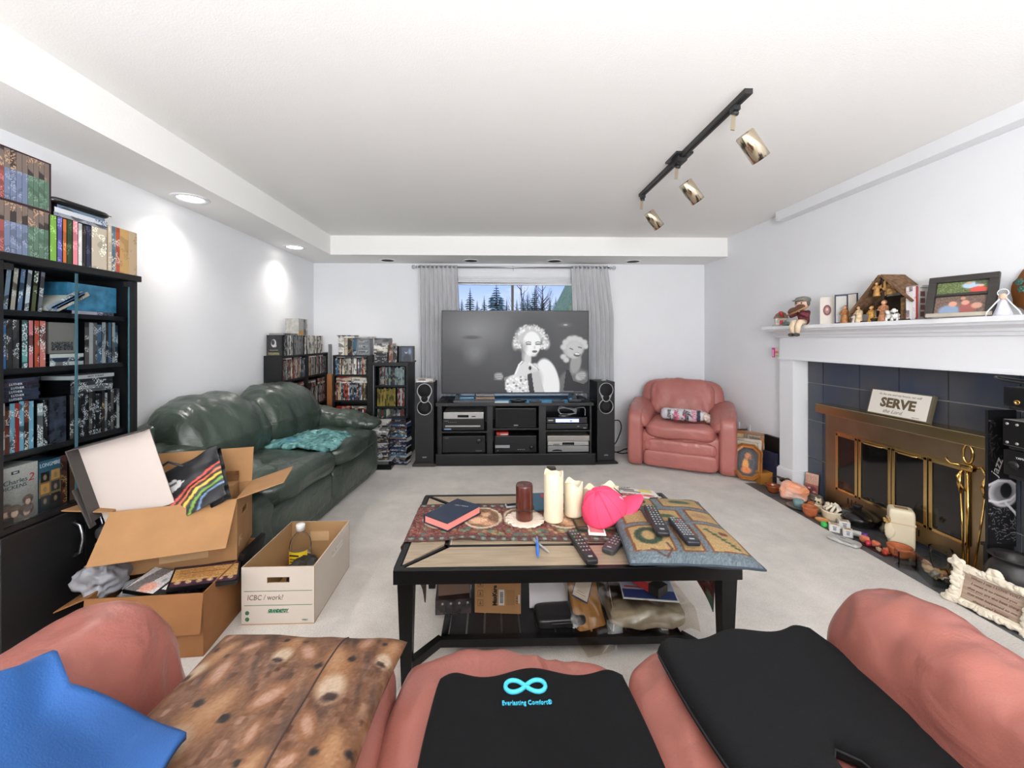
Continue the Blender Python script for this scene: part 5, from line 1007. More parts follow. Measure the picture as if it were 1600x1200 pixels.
MB().lathe([(.032, 0), (.026, .02), (.014, .06), (.010, .075)], 14, 0, None, True, lambda r, z, a, j: (r*(1+.12*sin(a*6)), z)).build('gown', mat('pale_lilac_cloth', (206, 206, 222), .6), t); MB().puff((0, 0, .09), (.026, .026, .03), 2, 8).build('head', m_dsk, t)
for s in (-1, 1): MB().tube([(s*.008, 0, .085), (s*.03, -.005, .05), (s*.05, -.004, .02), (s*.055, 0, .001)], .003, 6).build('ribbon', m_trim, t)
MB().tube([(.018*cos(a*.6), 0, .108+.018*sin(a*.6)) for a in range(11)], .002, 6, closed=True).build('halo_loop', m_trim, t)
t = thing('hanging_card', 'small pink printed card pinned on the mantel end', 'card', (2.44, 3.402, 1.14), R(-90)); MB().bx(-.062, .02, .0, .003, -.042, .042).build('card', mat('white_cover'), t); r = Ras(24, 24, (214, 190, 180)); r.rect(0, 0, .5, 1, (206, 50, 140)).rect(.1, .2, .25, .9, (240, 200, 220)).rect(.5, .35, 1, .6, (200, 110, 90)).rect(.55, .7, .95, .9, (150, 170, 120)); print_sheet('print', r, (-.021, -.0008, 0), (1, 0, 0), (0, 0, 1), .08, .082, PRINT(), t)
# SERVE sign on the hood
t = thing('wooden_sign', 'white block sign reading SERVE leaning above the fireplace hood', 'sign', (2.492, 2.44, .769), R(-90), rx=R(-14))
MB().bx(-.19, .19, 0, .026, 0, .165).build('block', mat('olive_edge', (92, 84, 66), .5), t, bevel=.004); MB().bx(-.18, .18, -.0015, 0, .008, .158).build('face', mat('sign_white', (222, 216, 206), .6), t)
m_olv = mat('olive_print', (92, 78, 54), .6); text('SERVE', t, (0, -.002, .082), (1, 0, 0), (0, 0, 1), .058, m_olv, .31, off=.0035); text('As for me and my house, we will', t, (.0, -.002, .137), (1, 0, 0), (0, 0, 1), .014, mat('pale_script', (150, 140, 124), .6), .33, shear=.35); text('the Lord.', t, (-.02, -.002, .030), (1, 0, 0), (0, 0, 1), .024, mat('grey_script', (120, 112, 100), .6), .16, shear=.4); text('Joshua 24:15', t, (.12, -.002, .018), (1, 0, 0), (0, 0, 1), .006, mat('grey_script'))
# ================================================================== HEARTH
m_terra = mat('terracotta', (178, 96, 54), .7, var=.12, vs=30); m_cglass = glass('clear_glass', (248, 250, 250), .07, .03); m_ivory = mat('ivory_wax', (226, 212, 182), .45, var=.05, vs=8); m_bronze = mat('dark_bronze', (72, 62, 54), .45, .6, var=.3, vs=20)
def bowl(name, label, cat, loc, r, h, m, lip=.006, fill=None, group=None, foot=.6):
    t = thing(name, label, cat, loc, 0, group); MB().lathe([(r*foot, 0), (r*.85, h*.35), (r, h*.85), (r*1.04, h), (r*1.04-lip, h), (r-lip, h*.8), (r*.8-lip, h*.35), (0, h*.16)], 28).build('body', m, t)
    if fill: MB().lathe([(r-lip-.001, h*.62), (r*.5, h*.68), (0, h*.7)], 24).build('filling', fill, t)
    return t
def rock(name, label, loc, d, m, seed=0, cat='stone', n=12, wr=.25, group=None):
    t = thing(name, label, cat, loc, seed*1.3, group); MB().puff((0, 0, d[2]/2*.94), d, 2.6, n, 0, None, None, min(d)*wr, (3.2/d[0], 3.2/d[1], 3.2/d[2]), seed).build('rock', m, t); return t
bowl('glass_bowl', 'small amber glass bowl at the far end of the hearth', 'bowl', (2.30, 3.25, 0), .056, .062, mat('amber_glass', (176, 92, 50), .1, trans=.5), fill=m_terra)
rock('salt_lamp', 'large pink and orange salt rock on the hearth', (2.355, 3.10, 0), (.19, .15, .135), mat('salt_crystal', (226, 150, 110), .5, rgb2=(230, 190, 176), vs=11, emit=.12, bump=.5, bs=40), 2, 'salt lamp', 22, .14)
t = thing('bird_ornament', 'dark bronze spread wing bird ornament by the column base', 'ornament', (2.395, 3.275, 0), R(-50)); MB().lathe([(.03, 0), (.03, .006), (.008, .012), (.006, .08)], 14).build('stand', m_bronze, t)
MB().puff((0, 0, .095), (.03, .09, .03), 2, 10).puff((0, -.05, .105), (.02, .03, .02), 2, 6).build('body', m_bronze, t)
for s in (-1, 1): MB().sheet(lambda u, v, s=s: (s*(.008+u*.085), (-.028+v*.056)*(1-u*.75)+.012*u, .104+.02*sin(u*pi)-.028*u), 8, 4, .003).build('wing', m_bronze, t)
t = thing('postcard', 'reddish cathedral interior card standing against the tiles', 'card', (2.525, 3.135, 0), R(-62), rx=R(-6)); MB().bx(-.045, .045, 0, .012, 0, .19).build('card', mat('black_case_plastic'), t)
r = Ras(30, 60, (150, 90, 80)); r.rect(0, 0, 1, .45, (206, 170, 150)); [r.rect(.08+.13*k, .08, .12+.13*k, .5, (170, 110, 90)) for k in range(7)]; r.ell(.5, .7, .5, .2, (110, 50, 54), .4).ell(.3, .62, .15, .05, (220, 200, 200), .5).ell(.7, .75, .2, .06, (190, 150, 150), .5); r.speck(rng, 14); print_sheet('print', r, (0, -.0008, .095), (1, 0, 0), (0, 0, 1), .088, .186, PRINT(), t)
m_grst = mat('grey_stone', (112, 104, 94), .8, var=.3, vs=20)
rock('geode', 'brown grey round stone behind the salt rock', (2.465, 3.02, 0), (.10, .09, .075), m_grst, 4); rock('pebble', 'orange pebble beside the brown grey stone', (2.405, 2.985, 0), (.045, .04, .03), mat('orange_stone', (206, 116, 60), .5), 5); rock('pebble', 'flat tan shell like stone near the clay pot', (2.395, 2.915, 0), (.09, .06, .035), mat('tan_stone', (190, 156, 120), .6), 6)
tag(MB().tube([(2.50, 3.03, .022), (2.52, 2.93, .012), (2.53, 2.82, .01), (2.54, 2.74, .012)], [.012, .01, .008, .005], 8).build('driftwood_stick', mat('driftwood', (120, 92, 66), .9, var=.3, vs=25)), 'thin driftwood stick lying along the fireplace', 'stick')
t = bowl('saucer', 'grey saucer plate at the hearth edge', 'plate', (2.275, 2.945, 0), .072, .016, mat('grey_ceramic', (112, 108, 100), .3), foot=.7)
t = thing('glass_candle', 'pale blue glass tealight cup on the grey saucer', 'candle', (2.275, 2.945, .0065)); MB().lathe([(.03, 0), (.033, .055), (.030, .055), (.028, .006), (0, .006)], 20).build('cup', mat('frosted_aqua', (160, 196, 200), .25, trans=.4), t); MB().lathe([(.027, .008), (.027, .03), (0, .032)], 20).build('wax', m_ivory, t)
bowl('clay_pot', 'orange clay pot with blue inside on the hearth', 'pot', (2.247, 2.80, 0), .047, .072, m_terra, fill=mat('blue_wax', (52, 72, 140), .4))
t = thing('owl_figurine', 'cream carved owl figurine behind the clay pot', 'figurine', (2.355, 2.86, 0), R(-60)); m_crm = mat('cream_ceramic', (222, 206, 176), .45, var=.1, vs=30)
MB().puff((0, 0, .035), (.05, .045, .07), 2.3, 10, wr=.004, wf=(70, 70, 70)).puff((0, 0, .08), (.044, .042, .04), 2.2, 8).puff((.014, 0, .10), (.012, .012, .016), 2, 4).puff((-.014, 0, .10), (.012, .012, .016), 2, 4).build('body', m_crm, t)
for s in (-1, 1): MB().puff((s*.01, -.021, .083), (.014, .006, .014), 2, 5).build('eye', m_bkd, t)
bowl('wood_slice_dish', 'shallow orange wooden dish near the green ball', 'dish', (2.262, 2.715, 0), .04, .018, mat('orange_wood', (196, 140, 86), .5))
t = bowl('footed_bowl', 'cream footed bowl heaped with coral on the hearth', 'bowl', (2.352, 2.735, 0), .066, .075, m_crm, fill=mat('brown_seeds', (120, 92, 60), .9, var=.4, vs=60), foot=.75)
for k in range(9):
    a = k*.7; MB().tube([(.03*cos(a), .03*sin(a), .05), (.045*cos(a+.5), .045*sin(a+.5), .085), (.03*cos(a+1), .03*sin(a+1), .105+.004*(k % 3)), (.012*cos(a+1.6), .012*sin(a+1.6), .09)], .0085, 8).build('coral_piece', mat('white_coral', (226, 214, 194), .7), t)
rock('toy_ball', 'small bright green ball at the hearth edge', (2.215, 2.64, 0), (.036, .036, .036), mat('bright_green', (60, 186, 84), .4), 0, 'ball', 8, 0)
def tag_box(label, loc, d, rz, c=(222, 218, 210)):
    t = thing('gift_box', label, 'box', loc, R(rz), 'small white boxes on the hearth'); MB().bx(-d[0]/2, d[0]/2, -d[1]/2, d[1]/2, 0, d[2]).build('box', mat('white_box_card', c, .5), t, bevel=.002); r = Ras(14, 14, (226, 224, 220)); r.rect(.3, .3, .7, .8, (150, 150, 160)).rect(.2, .1, .8, .2, (120, 120, 130)); print_sheet('label', r, (0, -d[1]/2-.0006, d[2]/2), (1, 0, 0), (0, 0, 1), d[0]*.7, d[2]*.8, PRINT(), t); MB().bx(-d[0]*.3, d[0]*.3, -d[1]*.3, d[1]*.3, d[2], d[2]+.001).build('top_label', mat('tan_stone'), t); return t
tag_box('small white tea box next to the green ball', (2.235, 2.585, 0), (.055, .05, .045), -35); tag_box('small white box behind the tea box at the hearth edge', (2.33, 2.62, 0), (.06, .05, .05), -30); tag_box('small white box between the tea box and purple cap', (2.262, 2.515, 0), (.05, .045, .045), -35)
t = thing('spice_jar', 'little jar with a purple cap lying on the hearth', 'jar', (2.315, 2.505, .019), R(-50)); MB().lathe([(0, -.03), (.017, -.03), (.018, .02), (.014, .024)], 18, 0, M3(0, R(90), 0)).build('glass', mat('clear_jar', (206, 200, 196), .2), t); MB().lathe([(.0185, .022), (.0185, .05), (0, .05)], 18, 0, M3(0, R(90), 0)).build('cap', mat('purple_cap', (112, 60, 150), .4), t)
t = thing('foil_packet', 'silver white foil packet lying on the carpet by the hearth', 'packet', (2.165, 2.43, 0), R(-62)); MB().puff((0, 0, .012), (.16, .085, .024), (8, 5, 2.2), 16, wr=.006, wf=(40, 40, 40)).build('pouch', mat('foil_white', (196, 194, 190), .3, .3), t); MB().bx(-.05, .045, -.025, .025, .0235, .0245).build('label', mat('white_cover'), t); text('TEA', t, (-.01, .004, .025), (1, 0, 0), (0, 1, 0), .012, m_ktxt)
t = thing('acrylic_tray', 'clear divided tray of orange and pink trinkets on the hearth', 'tray', (2.295, 2.37, 0), R(90)); W_, D_ = .20, .085
MB().bx(-W_/2, W_/2, -D_/2, D_/2, 0, .005).build('base', mat('dark_red_base', (60, 30, 28), .3), t); tr_ = MB()
for x0, x1, y0, y1 in ((-W_/2, W_/2, -D_/2, -D_/2+.002), (-W_/2, W_/2, D_/2-.002, D_/2), (-W_/2, -W_/2+.002, -D_/2, D_/2), (W_/2-.002, W_/2, -D_/2, D_/2), (-.03, -.028, -D_/2, D_/2)): tr_.bx(x0, x1, y0, y1, .005, .045)
tr_.build('walls', m_cglass, t)
for k, (x, y, d, c) in enumerate(((-.07, -.01, .04, (206, 110, 70)), (-.05, .02, .03, (196, 160, 140)), (0, -.01, .045, (210, 110, 80)), (.02, .018, .035, (220, 60, 84)), (.06, 0, .05, (214, 120, 90)), (.075, -.02, .03, (190, 186, 180)), (-.085, .02, .03, (200, 60, 40)))):
    rock('trinket', ('orange cube', 'pale stone', 'coral block', 'hot pink bow', 'orange soap', 'white pebble', 'red bead')[k]+' trinket in the clear divided tray', (2.295-y, 2.37+x, .0052), (d, d*.8, d*.8), mat('trinket_%d' % k, c, .4), k, 'trinket', 6, .15, 'trinkets in the clear tray')
t = thing('covered_dish', 'glossy black covered casserole dish on the hearth', 'dish', (2.465, 2.665, 0)); m_gblk = mat('gloss_black_ceramic', (14, 14, 15), .08, coat=.5)
MB().lathe([(.06, 0), (.085, .02), (.112, .055), (.115, .062)], 36).build('bowl', m_gblk, t); MB().lathe([(.117, .062), (.112, .07), (.07, .098), (.026, .108), (.0, .109)], 36).build('lid', m_gblk, t); MB().lathe([(.024, .106), (.022, .122), (.03, .132), (.026, .137), (0, .137)], 20).build('lid_knob', m_gblk, t)
for k in range(2): tag(MB().lathe([(.018, 0), (.02, .03), (.008, .045), (.007, .06), (.009, .062), (0, .062)], 16).build('diffuser_bottle', mat('oil_bottle', (150, 140, 110), .15, trans=.4), None, (2.535, 2.555-.055*k, 0)), ('small glass oil bottle behind the black dish', 'small glass oil bottle next to the ivory candle jug')[k], 'bottle', 'oil bottles on the hearth')
t = thing('perfume_box', 'small grey striped box behind the black casserole', 'box', (2.545, 2.46, 0), R(-10)); MB().bx(-.02, .02, -.03, .03, 0, .07).build('box', mat('grey_blue_card', (120, 130, 138), .4), t, bevel=.002); [MB().bx(-.0212, -.02, -.022+.016*k, -.014+.016*k, .01, .06).build('stripe', m_lcd, t) for k in range(3)]
# ivory candle with bow
t = thing('candle_jug', 'tall ivory square candle with a ribbon bow on the hearth', 'candle', (2.465, 2.375, 0), R(-38))
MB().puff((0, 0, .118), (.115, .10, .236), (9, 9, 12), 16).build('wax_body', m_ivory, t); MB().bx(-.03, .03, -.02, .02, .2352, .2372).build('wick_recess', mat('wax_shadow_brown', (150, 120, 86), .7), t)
MB().bx(-.0595, .0595, -.052, .052, .150, .158).build('ribbon', mat('tan_ribbon', (214, 190, 150), .6), t); MB().puff((-.055, -.045, .10), (.05, .02, .10), 2.2, 8, 0, None, None, .006, (30, 30, 30)).build('ribbon_tail', m_ivory, t)
for k in range(7): MB().puff((-.06-.01*(k % 3), -.05-.004*k, .155+.008*(k % 4)), (.014, .012, .016), 2, 4).build('dried_bud', mat('gold_bud', (176, 140, 80), .6), t)
bowl('clay_bowl', 'terracotta bowl in front of the ivory candle', 'bowl', (2.345, 2.265, 0), .056, .062, m_terra, lip=.012)
# clear glass containers
def gbox(label, loc, rz, w_, d_, h_, name='glass_container'):
    t = thing(name, label, 'glass container', loc, R(rz)); e = .004; b = MB().bx(-w_/2, w_/2, -d_/2, d_/2, 0, e*1.5)
    b.bx(-w_/2, w_/2, -d_/2, -d_/2+e, e, h_).bx(-w_/2, w_/2, d_/2-e, d_/2, e, h_).bx(-w_/2, -w_/2+e, -d_/2, d_/2, e, h_).bx(w_/2-e, w_/2, -d_/2, d_/2, e, h_); b.build('glass_walls', m_cglass, t); return t
gbox('small square clear glass vase before the terracotta bowl', (2.268, 2.165, 0), 60, .07, .07, .09)
t = gbox('long clear glass tray of shells and pebbles on the hearth', (2.318, 2.05, 0), 66, .20, .12, .10)
for k, (x, y, d, c) in enumerate(((-.06, -.02, .04, (70, 62, 56)), (-.03, -.03, .035, (214, 200, 180)), (.0, 0, .055, (206, 170, 124)), (.03, .01, .05, (190, 150, 104)), (.02, -.025, .045, (176, 124, 84)), (.05, -.02, .04, (200, 140, 100)), (.0, .03, .045, (214, 180, 140)), (-.04, .02, .04, (150, 140, 128)), (.07, .015, .04, (180, 140, 110)))):
    ca, sa = cos(R(62)), sin(R(62)); rock('shell', ('dark flat pebble', 'white pebble', 'large tan shell', 'amber shell', 'rust shell', 'orange brown shell', 'cream shell', 'grey pebble', 'brown shell')[k]+' inside the long glass tray', (2.318+ca*x-sa*y, 2.05+sa*x+ca*y, .0065 if k < 6 else .03), (d, d*.85, d*.75), mat('shell_%d' % k, c, .5), k+3, 'shell', 7, .3, 'shells in the glass tray')
bowl('lidded_jar', 'clear glass lid upside down behind the glass tray', 'lid', (2.42, 2.12, 0), .045, .125, m_cglass, foot=.5)
# fireplace tool set
t = thing('fireplace_tools', 'polished brass fireplace tool stand with hanging tools', 'fireplace tools', (2.475, 2.04, 0)); m_br2 = mat('bright_brass', (200, 164, 96), .14, 1)
MB().bx(-.06, .06, -.09, .09, 0, .012).build('base', m_br2, t, bevel=.003); MB().tube([(0, 0, .012), (0, 0, .60)], .007, 10).build('post', m_br2, t)
MB().tube([(.0, .022*cos(a*.5236), .655+.05*sin(a*.5236)) for a in range(12)], .007, 8, closed=True).build('loop_handle', m_br2, t); MB().puff((0, 0, .585), (.03, .06, .036), 6, 8).build('yoke', m_br2, t)
MB().tube([(0, .03, .59), (-.01, .07, .585), (-.015, .085, .60), (-.012, .09, .612)], .006, 8).build('hook', m_br2, t); MB().tube([(0, -.03, .59), (.0, -.06, .60), (-.01, -.085, .57)], .007, 8).build('hook', m_br2, t)
for k, (y, z1) in enumerate(((.02, .55), (-.085, .56))):
    MB().tube([(-.012, y, z1), (-.018, y+.004, z1-.05), (-.014, y, z1-.10)], [.006, .011, .008], 10).build('tool_grip', m_br2, t); MB().tube([(-.014, y, z1-.10), (-.012, y*.4, .05)], .0045, 8).build('tool_rod', m_br2, t)
MB().tube([(.004, .014, .58), (-.02, .034, .53), (-.016, .012, .48), (.0, .004, .46)], .006, 8).build('chain_loop', m_br2, t)
# dark vase
t = thing('vase', 'large matte black round vase on the hearth', 'vase', (2.41, 1.80, 0)); MB().lathe([(.06, 0), (.08, .03), (.10, .10), (.098, .16), (.08, .205), (.068, .22), (.072, .238), (.085, .246), (.082, .25), (.066, .238), (.058, .215), (.045, .19), (0, .18)], 40).build('body', mat('matte_black_clay', (40, 36, 36), .45), t)
t = thing('blue_bag', 'bit of blue cloth beside the black vase', 'cloth', (2.33, 1.63, 0)); MB().puff((0, 0, .06), (.08, .07, .12), 2.4, 10, wr=.012, wf=(30, 30, 30)).build('bundle', mat('blue_cloth', (56, 104, 160), .8), t)
# ornate white frame
t = thing('ornate_frame', 'ornate cream plaster frame with a lettered wooden panel', 'picture frame', (2.228, 1.755, .004), R(-79), rx=R(-16)); m_pl = mat('cream_plaster', (226, 214, 194), .5, var=.06, vs=25)
W_, H_ = .262, .18; f = MB(); fb = .032
for x0, x1, z0, z1 in ((-W_/2, W_/2, 0, fb), (-W_/2, W_/2, H_-fb, H_), (-W_/2, -W_/2+fb, fb, H_-fb), (W_/2-fb, W_/2, fb, H_-fb)): f.bx(x0, x1, -.016, .004, z0, z1)
f.build('frame', m_pl, t, bevel=.006)
rr = random.Random(4); n = 44
for k in range(n):
    u = k/n*2*(W_+H_)
    if u < W_: x, z = -W_/2+u, fb*.4
    elif u < W_+H_: x, z = W_/2-fb*.4, u-W_
    elif u < 2*W_+H_: x, z = W_/2-(u-W_-H_), H_-fb*.4
    else: x, z = -W_/2+fb*.4, H_-(u-2*W_-H_)
    d = rr.uniform(.024, .04); MB().puff((x, -.018, z), (d*1.25, .024, d), 2, 7, 0, None, None, .006, (60, 60, 60), k).build('scroll', m_pl, t)
for x, z, d in ((-W_/2, .01, .05), (W_/2, .01, .055), (-W_/2, H_, .05), (W_/2, H_, .06), (0, H_+.004, .055)): MB().puff((x, -.014, z), (d*1.2, .03, d*1.1), 2, 9, 0, None, None, .012, (50, 50, 50), int(d*1000)).build('corner_shell', m_pl, t)
MB().bx(-W_/2+fb, W_/2-fb, -.006, 0, fb, H_-fb).build('panel', mat('weathered_panel', (150, 126, 108), .7, rgb2=(176, 156, 140), vs=8, vstretch=(1, 1, 20)), t)
for k, s in enumerate(('When I say I LOVE YOU', 'I mean it to remind you', 'that you are the best thing', 'that ever happened to me', 'always and forever')): text(s, t, (0, -.0066, H_-fb-.014-.024*k), (1, 0, 0), (0, 0, 1), .011, mat('brown_ink', (104, 62, 52), .7), .2, shear=.2)
# ---- hifi rack and jazz poster at the right edge
t = thing('jazz_poster', 'black and white jazz poster panel standing by the fireplace', 'poster', (2.495, 1.915, .25)); MB().bx(-.07, .072, 0, .012, 0, .655).build('panel', m_black, t)
r = Ras(80, 200, (24, 23, 25)); rp2 = np.random.default_rng(8)
r.ell(.30, .62, .34, .115, (196, 192, 194), .15).ell(.30, .62, .28, .09, (120, 116, 118), .4).ell(.36, .60, .13, .062, (20, 20, 22), .2).line([(.0, .56), (.2, .525), (.45, .53), (.62, .57), (.60, .62), (.45, .67), (.2, .69), (0, .675)], .045, (224, 220, 220)).line([(.35, .69), (.55, .77), (.7, .88)], .05, (220, 218, 218)).line([(.65, .66), (.9, .75)], .05, (210, 208, 208)).ell(.75, .68, .2, .1, (110, 106, 108), .6)
for k in range(110): x, y = rp2.random()*.8, .72+.28*rp2.random(); r.line([(x, y), (x+.06*rp2.normal(), y+.012*rp2.normal())], .008, (190, 188, 188), .8)
for k in range(40): x, y = rp2.random()*.25, .05+.35*rp2.random(); r.line([(x, y), (x+.05*rp2.normal(), y+.02*rp2.normal())], .01, (150, 140, 142), .7)
r.a = r.a[:, :45]; r.w = 45; print_sheet('print', r, (0, -.0008, .327), (1, 0, 0), (0, 0, 1), .138, .65, PRINT(), t); text('jazz', t, (-.028, -.0015, .375), (.35, 0, .94), (-.94, 0, .35), .042, mat('poster_white', (220, 218, 216), .6), .2, shear=.3)
t = thing('poster_stand', 'low black box under the jazz poster', 'stand', (2.53, 1.92, 0)); MB().bx(-.10, .035, -.0, .02, 0, .235).build('body', m_black, t, bevel=.003); MB().bx(-.11, .037, -.005, .022, .235, .25).build('top', m_black, t)
t = thing('hifi_rack', 'black hifi rack at the right edge holding amplifiers', 'rack', (2.44, 1.62, 0)); 
for x in (-.06, .06):
    for y in (-.2, .03): MB().bx(x-.012, x+.012, y-.012, y+.012, 0, .95).build('post', m_black, t)
for z in (.10, .63, .765, .945): MB().bx(-.075, .07, -.22, .17, z-.012, z).build('shelf', m_black, t)
def rdev(name, label, z0, z1, x0, x1, m, extra):
    t = thing(name, label, 'amplifier', (2.44, 1.46, z0)); MB().bx(x0, x1, 0, .35, 0, z1-z0).build('chassis', m, t, bevel=.003); extra(t); return t
def mscrew(t, x, y0, y1, z0, z1):
    for y in (y0, y1):
        for z in (z0, z1): MB().lathe([(.006, 0), (.006, .002), (0, .002)], 10, 0, M3(0, R(-90), 0, (x, y, z))).build('screw', m_silv, t)
rdev('instrument_preamp', 'small dark preamp lettered on its front, top of the rack', .9455, 1.035, -.075, .06, m_hifi, lambda t: (text('AGATON', t, (-.0755, .19, .068), (0, -1, 0), (0, 0, 1), .016, m_wtxt, .12), [MB().lathe([(.011, 0), (.011, .004), (.006, .004), (.006, .001), (0, .001)], 14, 0, M3(0, R(-90), 0, (-.075, .30-.05*k, .022))).build('jack', m_br2, t) for k in range(4)], strip(t, -.0, .0, .0, .0, m_black)) and None)
rdev('amplifier', 'silver and black amplifier in the upper rack bay', .7655, .885, -.075, .06, m_silv, lambda t: (MB().bx(-.0765, -.075, .26, .35, .002, .118).build('black_panel', m_hifi, t), mscrew(t, -.0765, .335, .30, .015, .10)) and None)
rdev('disc_player', 'black player with a pale maker badge below the silver amplifier', .6305, .745, -.075, .06, m_hifi, lambda t: (text('YAMAHA', t, (-.0755, .28, .085), (0, -1, 0), (0, 0, 1), .009, m_wtxt), MB().lathe([(.02, 0), (.02, .008), (0, .008)], 18, 0, M3(0, R(-90), 0, (-.075, .31, .05))).build('knob', m_hifi, t)) and None)
cable('audio_cable', 'black cable loop lying on top of the preamp', [(2.40, 1.52, 1.042), (2.37, 1.65, 1.05), (2.36, 1.80, 1.062), (2.40, 1.86, 1.075), (2.46, 1.78, 1.06), (2.47, 1.6, 1.042)], .005, m_kcab)
# ================================================================== CARTONS BY THE CABINET
m_card = mat('kraft_cardboard', (160, 118, 76), .8, var=.06, vs=10); m_card2 = mat('brown_cardboard', (142, 94, 52), .75, var=.06, vs=10)
def carton(label, loc, rz, w_, d_, h_, m, flaps, e=.004, name='cardboard_box', tilt=(0, 0), hole=None):
    """flaps: side -> (length, angle from straight up, outwards)"""
    t = thing(name, label, 'cardboard box', loc, rz, rx=tilt[0], ry=tilt[1]); X, Y = w_/2, d_/2
    MB().bx(-X, X, -Y, Y, 0, e).build('bottom', m, t)
    MB().bx(-X, X, -Y, -Y+e, e, h_).build('front_wall', m, t); MB().bx(-X, X, Y-e, Y, e, h_).build('back_wall', m, t); MB().bx(-X, -X+e, -Y+e, Y-e, e, h_).build('side_wall', m, t)
    if hole:
        a, b, c, d = hole; s = MB(); s.bx(X-e, X, -Y+e, a, e, h_).bx(X-e, X, b, Y-e, e, h_).bx(X-e, X, a, b, e, c).bx(X-e, X, a, b, d, h_); s.build('side_wall', m, t)
    else: MB().bx(X-e, X, -Y+e, Y-e, e, h_).build('side_wall', m, t)
    for sd, (ln, an) in flaps.items():
        a = R(an)
        if sd == 'front': T = M3(a, 0, 0, (0, -Y+e/2, h_)); b = MB().bx(-X, X, -e/2, e/2, 0, ln, 0, T)
        elif sd == 'back': T = M3(-a, 0, 0, (0, Y-e/2, h_)); b = MB().bx(-X, X, -e/2, e/2, 0, ln, 0, T)
        elif sd == 'left': T = M3(0, -a, 0, (-X+e/2, 0, h_)); b = MB().bx(-e/2, e/2, -Y, Y, 0, ln, 0, T)
        else: T = M3(0, a, 0, (X-e/2, 0, h_)); b = MB().bx(-e/2, e/2, -Y, Y, 0, ln, 0, T)
        b.build('flap', m, t)
    return t
lo = carton('lower brown cardboard box full of cases between sofa and cabinet', (-1.372, 1.83, 0), R(4), .43, .45, .25, m_card2, {'front': (.15, 172), 'left': (.12, 112)})
tp = mat('packing_tape', (196, 160, 116), .2)
big = carton('large open cardboard box with flaps spread, stacked on the lower box', (-1.4165, 1.912, .2525), R(17), .46, .25, .275, m_card, {'front': (.215, 134), 'left': (.165, 80), 'back': (.17, 12), 'right': (.20, 74)}, hole=(-.04, .04, .17, .20))
MB().bx(-.06, .12, -.1265, -.125, .03, .09).build('tape', tp, big); MB().bx(.2305, .232, -.10, -.06, .05, .09).build('sticker', tp, big)
# contents of the big box (stand on its bottom, z .257)
bm = Matrix.Translation((-1.4165, 1.912, .2565)) @ Matrix.Rotation(R(17), 4, 'Z')
def inbig(x, y, z=0): v = bm @ Vector((x, y, z)); return tuple(v)
m_dkc = mat('charcoal_card_outside', (66, 62, 60), .6); m_wh = mat('white_card_inside', (196, 184, 176), .7)
t = thing('carton_lid', 'open white lined carton lid leaning out of the big box', 'lid', (-1.52, 1.78, .50), R(12), rx=R(2), ry=R(-15))
W_, H_, D_ = .26, .345, .06
MB().bx(-W_/2, W_/2, 0, .004, 0, H_).build('lining_panel', m_wh, t); MB().bx(-W_/2, W_/2, .004, .007, 0, H_).build('outer_panel', m_dkc, t)
MB().bx(-W_/2-.004, -W_/2, -D_, .007, .04, H_).build('left_rim', m_dkc, t); MB().bx(-W_/2-.004, W_/2+.004, -D_, .007, H_, H_+.004).build('top_rim', m_dkc, t)
MB().bx(-W_/2-.006, -W_/2-.001, -D_-.012, -D_+.02, .03, .2, 0, M3(0, R(-4), 0)).build('torn_edge', m_dkc, t)
# rainbow bag
t = thing('gift_bag', 'black carrier bag with rainbow stripes lying in the big box', 'bag', (-1.41, 1.83, .565), R(14), rx=R(-38), ry=R(-28))
r = Ras(100, 80, (40, 40, 42))
for k, c in enumerate(((206, 84, 74), (214, 112, 76), (216, 178, 60), (110, 150, 60), (110, 140, 176))):
    r.line([(.30+.10*k, 1.0), (.42+.08*k, .74+.02*k), (.62+.05*k, .48+.07*k), (1.0, .34+.10*k)], .034, c)
r.poly([(.36, .30), (.50, .22), (.60, .36), (.44, .46)], (214, 210, 208)); r.rect(.42, .29, .52, .33, (90, 90, 92)); r.rect(.45, .36, .53, .38, (190, 90, 90))
bgm = MB(); bgm.sheet(lambda u, v: ((u-.5)*.40, .018*noise.noise(Vector((u*5, v*5, 3)))-.0, (.5-v)*.26), 60, 48, .001); o = bgm.build('front_panel', mat('bag_print', rough=.45, attr=True, bump=.3, bs=25), t); colour_mesh(o.data, lambda c: r.at(c.x/.40+.5, .5-c.z/.26))
MB().sheet(lambda u, v: ((u-.5)*.40, .03+.012*noise.noise(Vector((u*4, v*4, 9))), (.5-v)*.27), 12, 10, .001).build('back_panel', mat('bag_black', (38, 38, 40), .5), t)
MB().puff((-.225, .0, -.04), (.17, .08, .15), 2.6, 14, 0, None, None, .03, (18, 18, 18)).build('crumpled_side', mat('bag_black'), t); MB().tube([(-.10, -.004, .10), (-.06, -.02, .15), (0, -.02, .16), (.05, -.004, .11)], .006, 8).build('handle', mat('bag_black'), t)
t = thing('small_carton', 'small open brown carton with printed text inside the big box', 'carton', inbig(.10, .055, 0.001), R(14)); MB().bx(-.075, .075, -.03, .05, 0, .285).build('body', m_card, t)
for k in range(9): MB().bx(-.03+.008*k, -.027+.008*k, -.0312, -.03, .20-.004*(k % 3), .265).build('print_line', mat('kraft_ink', (120, 88, 56), .8), t)
MB().sheet(lambda u, v: (-.075+u*.15, .05, .285+v*.05), 4, 2, .002).build('lid_flap', m_card, t); cable('handle_cord', None, [(-.05, -.02, .287), (-.02, -.03, .30), (.02, -.02, .288)], .003, m_kcab, parent=t)
